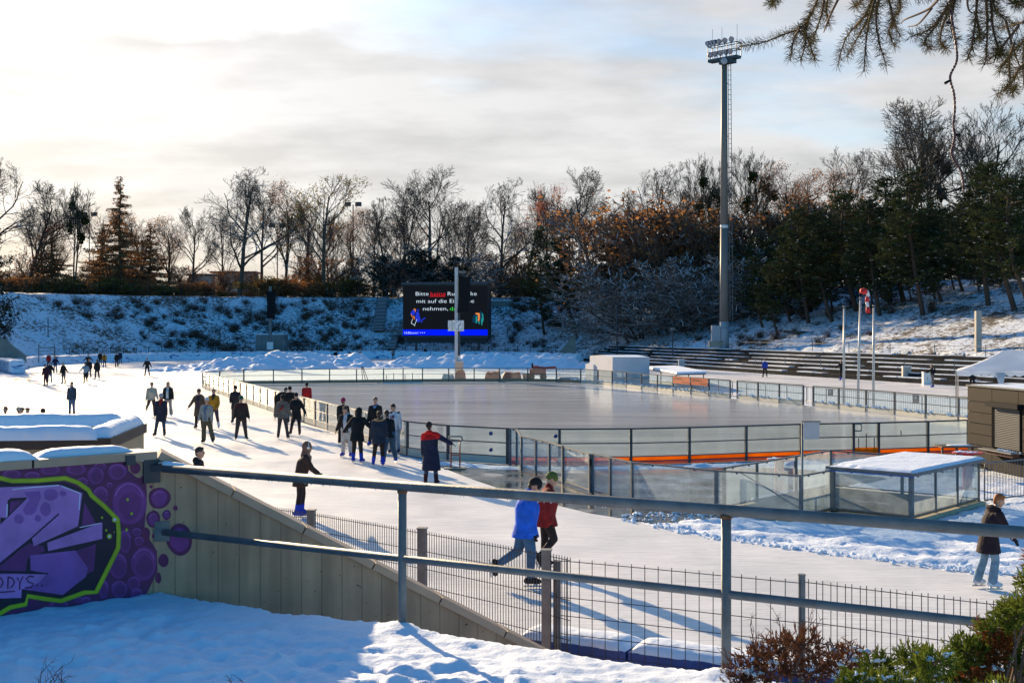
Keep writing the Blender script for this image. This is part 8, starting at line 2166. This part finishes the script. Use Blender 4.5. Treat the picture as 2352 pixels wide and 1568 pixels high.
P(554,1011,-160,'man in black pullover with green beanie and black mittens',top=(0.028,0.022,0.022),legs=(0.04,0.03,0.03),hat=('beanie',(0.01,0.07,0.06)),head=(-35,0),aL=(0,14,8),aR=(0,14,10),hands=(0.04,0.04,0.045),L=(0,8,5),Rr=(0,8,5),feet=(0.02,0.04,0.03),lw=1.12,yoke=(0.06,0.02,0.018),thick=1.08)
# group at the left boards
P(640,948,-170,'person in a red hoodie bending over the boards from the rink side',lean=38,top=(0.42,0.015,0.02),hat=('beanie',BK),legs=BK,aL=(45,10,20),aR=(50,10,20),at=Vector((-11.15,66.2,0)))
P(633,955,-38,'person in black bent far forward against the boards',lean=62,top=BK,legs=BK,hair=(0.01,0.01,0.01),aL=(60,12,15),aR=(60,12,15),L=(0,5,4),Rr=(0,5,4),at=G(637,957))
P(668,973,170,'man in black jacket and black beanie leaning on the boards',lean=12,top=BK,legs=(0.10,0.14,0.22),hat=('beanie',BK),head=(40,10),aL=(30,15,60,20),aR=(20,20,30))
P(649,1008,-4,'person seen from behind in grey brown hooded jacket with a red cross bag',top=(0.13,0.11,0.095),hood='down',hem=0.12,legs=(0.05,0.04,0.045),hat=('beanie',BK),head=(40,0),strap=(0.22,0.03,0.025),aL=(-5,14,8),aR=(10,18,15),L=(0,6,3),Rr=(-4,10,3),thick=1.1,feet=(0.06,0.04,0.04))
P(681,1000,172,'woman in long black coat with pale fur hood leaning on the boards',lean=4,top=BK,hem=0.30,legs=BK,hat=('beanie',BK),fur=(0.35,0.28,0.2),aL=(0,26,6),aR=(5,20,35,20),hands=BK,L=(0,3,3),Rr=(0,12,3),feet=(0.06,0.03,0.03))
# teenagers group
P(788,1020,-20,'person in black puffer and magenta beanie beside the boards',top=BK,thick=1.1,legs=BK,lw=1.1,hat=('beanie',(0.30,0.02,0.09)),hem=0.2,feet=BK)
P(862,1026,172,'tall young man in black jacket over a light blue hoodie',top=BK,hood=(0.20,0.28,0.50),legs=BK,hair=(0.03,0.015,0.01),head=(15,0),aL=(0,9,10),aR=(5,10,10),s=1.05,feet=BLS,L=(0,3,3),Rr=(0,9,3),lw=1.1)
P(797,1050,165,'young man in open black jacket over white hoodie and white trousers',lean=8,top=BK,inner=(0.45,0.45,0.5),hood=(0.5,0.5,0.54),legs=(0.46,0.43,0.41),lw=1.25,hair=(0.05,0.03,0.02),head=(-30,10),aL=(0,20,12),aR=(0,24,8),feet=BLS,L=(3,4,5),Rr=(0,5,4))
P(820,1063,-18,'person in black hooded parka seen from behind with arms spread in the group',lean=15,top=BK,hem=0.26,flare=1.6,legs=(0.025,0.02,0.02),hat=('hood',BK),aL=(0,38,12),aR=(5,48,8),feet=BLS,L=(6,4,10),Rr=(-3,7,4),thick=1.1,s=1.03)
P(871,1071,2,'person in navy parka with fur trimmed hood seen from behind',top=(0.018,0.026,0.045),hem=0.22,fur=(0.26,0.16,0.08),hood='down',legs=(0.03,0.018,0.015),hair=(0.04,0.02,0.012),head=(-15,0),aL=(5,9,10),aR=(10,9,35),thick=1.12,feet=BLS,L=(0,7,3),Rr=(0,2,3),collar=1)
P(897,1064,30,'person in black sweatshirt and baggy blue jeans bending behind the navy parka',lean=16,top=BK,legs=(0.035,0.075,0.13),lw=1.3,hair=(0.03,0.02,0.015),aL=(10,10,15),aR=(10,8,20),feet=BLS,L=(-3,10,8),Rr=(8,12,14),at=G(893,1064))
usp, ui = P(906,1042,165,'young man in white lettered sweatshirt with a dark coat draped over his arm',lean=3,top=(0.55,0.55,0.60),legs=(0.22,0.28,0.36),lw=1.15,hair=(0.02,0.012,0.01),head=(-35,14),aL=(0,10,15),aR=(5,14,25),draped=True,feet=(0.03,0.03,0.12))
# lettering on the sweatshirt
lt_ = text_mesh('lettering', 'US', 0.15, simple('print_dark_red', (0.12,0.01,0.03), 0.7), ui['chest']+ui['ty']*0.19-ui['tx']*(-0.10)+ui['tz']*0.03, (R(90),0,R(180)), usp, extrude=0.004, bold=0.006)
wrn, wi = P(990,1108,-12,'person in long navy coat with red hood and shoulders pointing an arm to the right',side=-6,lean=4,top=(0.014,0.018,0.045),yoke=(0.55,0.015,0.012),hem=0.56,flare=0.9,thick=1.12,hood=(0.55,0.015,0.012),legs=(0.05,0.07,0.13),hair=(0.03,0.02,0.02),hat=('beanie',(0.03,0.02,0.02)),aL=(0,10,10),aR=(8,56,0),feet=(0.05,0.015,0.02),skates=False,L=(0,5,3),Rr=(0,5,3),hands=BK,s=1.02)
P(453,1215,-88,'dark haired man in profile behind the sloping wall, only head and shoulders showing',Yfix=28,top=(0.02,0.02,0.025),hood='down',hair=(0.02,0.013,0.01),aL=(0,8,20),aR=(0,8,20),lean=4,vox=0.012)
hp, hi = P(690,1188,-78,'woman in brown coat and beige hood wearing white headphones, hands reaching forward',lean=15,top=(0.045,0.026,0.022),hem=0.24,legs=(0.028,0.018,0.018),lw=1.0,hat=('hood',(0.16,0.09,0.07)),phones=True,scarf=(0.25,0.15,0.12),aL=(42,8,25),aR=(46,8,18),hands=BK,feet=BLS,L=(8,3,12),Rr=(-2,3,8),s=1.0)
P(1196,1346,-78,'man in bright blue jacket and jeans striding forward with head bowed',lean=6,top=(0.008,0.11,0.62),hem=0.17,thick=1.18,legs=(0.05,0.12,0.22),lw=1.12,hat=('beanie',(0.012,0.012,0.012)),head=(0,32),aL=(3,6,18),aR=(3,6,18),hands=BK,collar=1,Rr=(10,3,14),L=(-14,3,44,-25),feet=BK,s=1.06,at=G(1207,1346))
P(1253,1310,-85,'person in dark red padded jacket with green headscarf beside the blue jacket',lean=7,top=(0.20,0.012,0.014),hem=0.17,thick=1.2,legs=(0.025,0.018,0.02),lw=1.0,hat=('beanie',(0.09,0.12,0.03)),hair=(0.35,0.3,0.25),head=(-4,12),aL=(0,6,14),aR=(0,6,14),hands=BK,collar=1,Rr=(20,3,60,-20),L=(0,3,3),feet=BK,s=1.0)
P(2271,1352,-82,'red haired woman in dark plum coat and pale jeans skating right with white skates',lean=14,top=(0.022,0.012,0.018),hem=0.30,thick=1.04,legs=(0.17,0.27,0.36),bell=1.5,hair=(0.30,0.09,0.02),head=(-8,16),aL=(18,8,12),aR=(40,10,8),hands=BK,hood='down',Rr=(10,3,20),L=(-4,3,14),feet=(0.6,0.62,0.68),s=0.92,fur=(0.02,0.012,0.015))
# right side of the ring
P(1757,867,10,'person in blue jacket skating before the right terrace',top=(0.02,0.05,0.32),legs=(0.02,0.012,0.015),aL=(0,16,12),aR=(0,12,12),L=(0,8,4),Rr=(0,6,4))
P(1933,874,25,'slim person in black with arms stretched out behind the left flagpole',lean=4,top=BK,legs=BK,feet=BLS,hair=(0.10,0.05,0.03),aL=(10,62,5),aR=(-10,40,5))
P(2142,890,65,'man with a dark backpack resting his hand on the white cabinet',lean=6,top=BK,legs=(0.17,0.13,0.12),lw=1.15,hair=(0.12,0.06,0.03),bag=BK,aL=(70,5,10),aR=(55,12,20),feet=BLS)
P(2233,896,170,'dark dressed person under the edge of the white marquee',top=BK,legs=BK)
# beyond the snow heap
P(767,824,-60,'person in black crouching over something lying on the far ice',lean=70,top=BK,legs=BK,aL=(75,10,5),aR=(70,10,5),L=(40,6,75),Rr=(50,8,80))
P(784,821,180,'long haired person in black jacket and jeans near the far mats',top=BK,legs=JN,hair=(0.06,0.03,0.02),hairlen=0.2,aL=(0,12,30),aR=(0,12,20))
P(803,824,170,'small child in dark clothes with arms out by the far mats',s=0.72,top=BK,legs=DJ,aL=(0,50,5),aR=(0,30,5))
P(827,827,200,'slim person in pale jacket standing by the far mats',top=(0.30,0.32,0.35),legs=BK,hair=(0.08,0.04,0.03),hairlen=0.2)
P(903,826,0,'person in grey jacket behind the snow heap under the short stairs',top=(0.16,0.18,0.20),legs=BK,hair=(0.02,0.015,0.01),hairlen=0.3)
P(977,823,180,'person in dark coat standing behind the snow heap under the screen',top=BK,hem=0.3,legs=BK,hair=(0.04,0.025,0.02),thick=1.1)
for px, lb in ((752,'left of two dark figures walking on the bank top path'),(763,'right of two dark figures walking on the bank top path')):
    x_ = (px-CX)/F*230; P(px,0,170 if px == 752 else 190,lb,at=Vector((x_,230,0)),z0=hz(x_,230)-0.05,top=(0.03,0.025,0.02),hem=0.3,legs=BK,skates=False)
# heads over the low building
for px, ht, Yv, kw, lb in ((13,936,45,dict(hair=(0.06,0.03,0.02)),'leftmost brown haired head above the snowy parapet'),
    (43,936,46,dict(hat=('beanie',(0.42,0.38,0.32))),'head in a pale knitted hat above the snowy parapet'),(51,938,45,dict(hair=(0.02,0.015,0.012)),'dark haired head right beside the pale knitted hat'),
    (63,938.5,44.5,dict(hair=(0.025,0.015,0.012)),'third dark head in the row above the snowy parapet'),(99,940.5,44,dict(hat=('beanie',(0.04,0.025,0.02))),'separate dark head at the right end above the snowy parapet')):
    top_z = A(px, ht, Yv).z; x_ = (px-CX)/F*Yv
    P(px,0,170,lb,at=Vector((x_,Yv,0)),s=top_z/1.72,top=BK,legs=BK,skates=False,**kw)
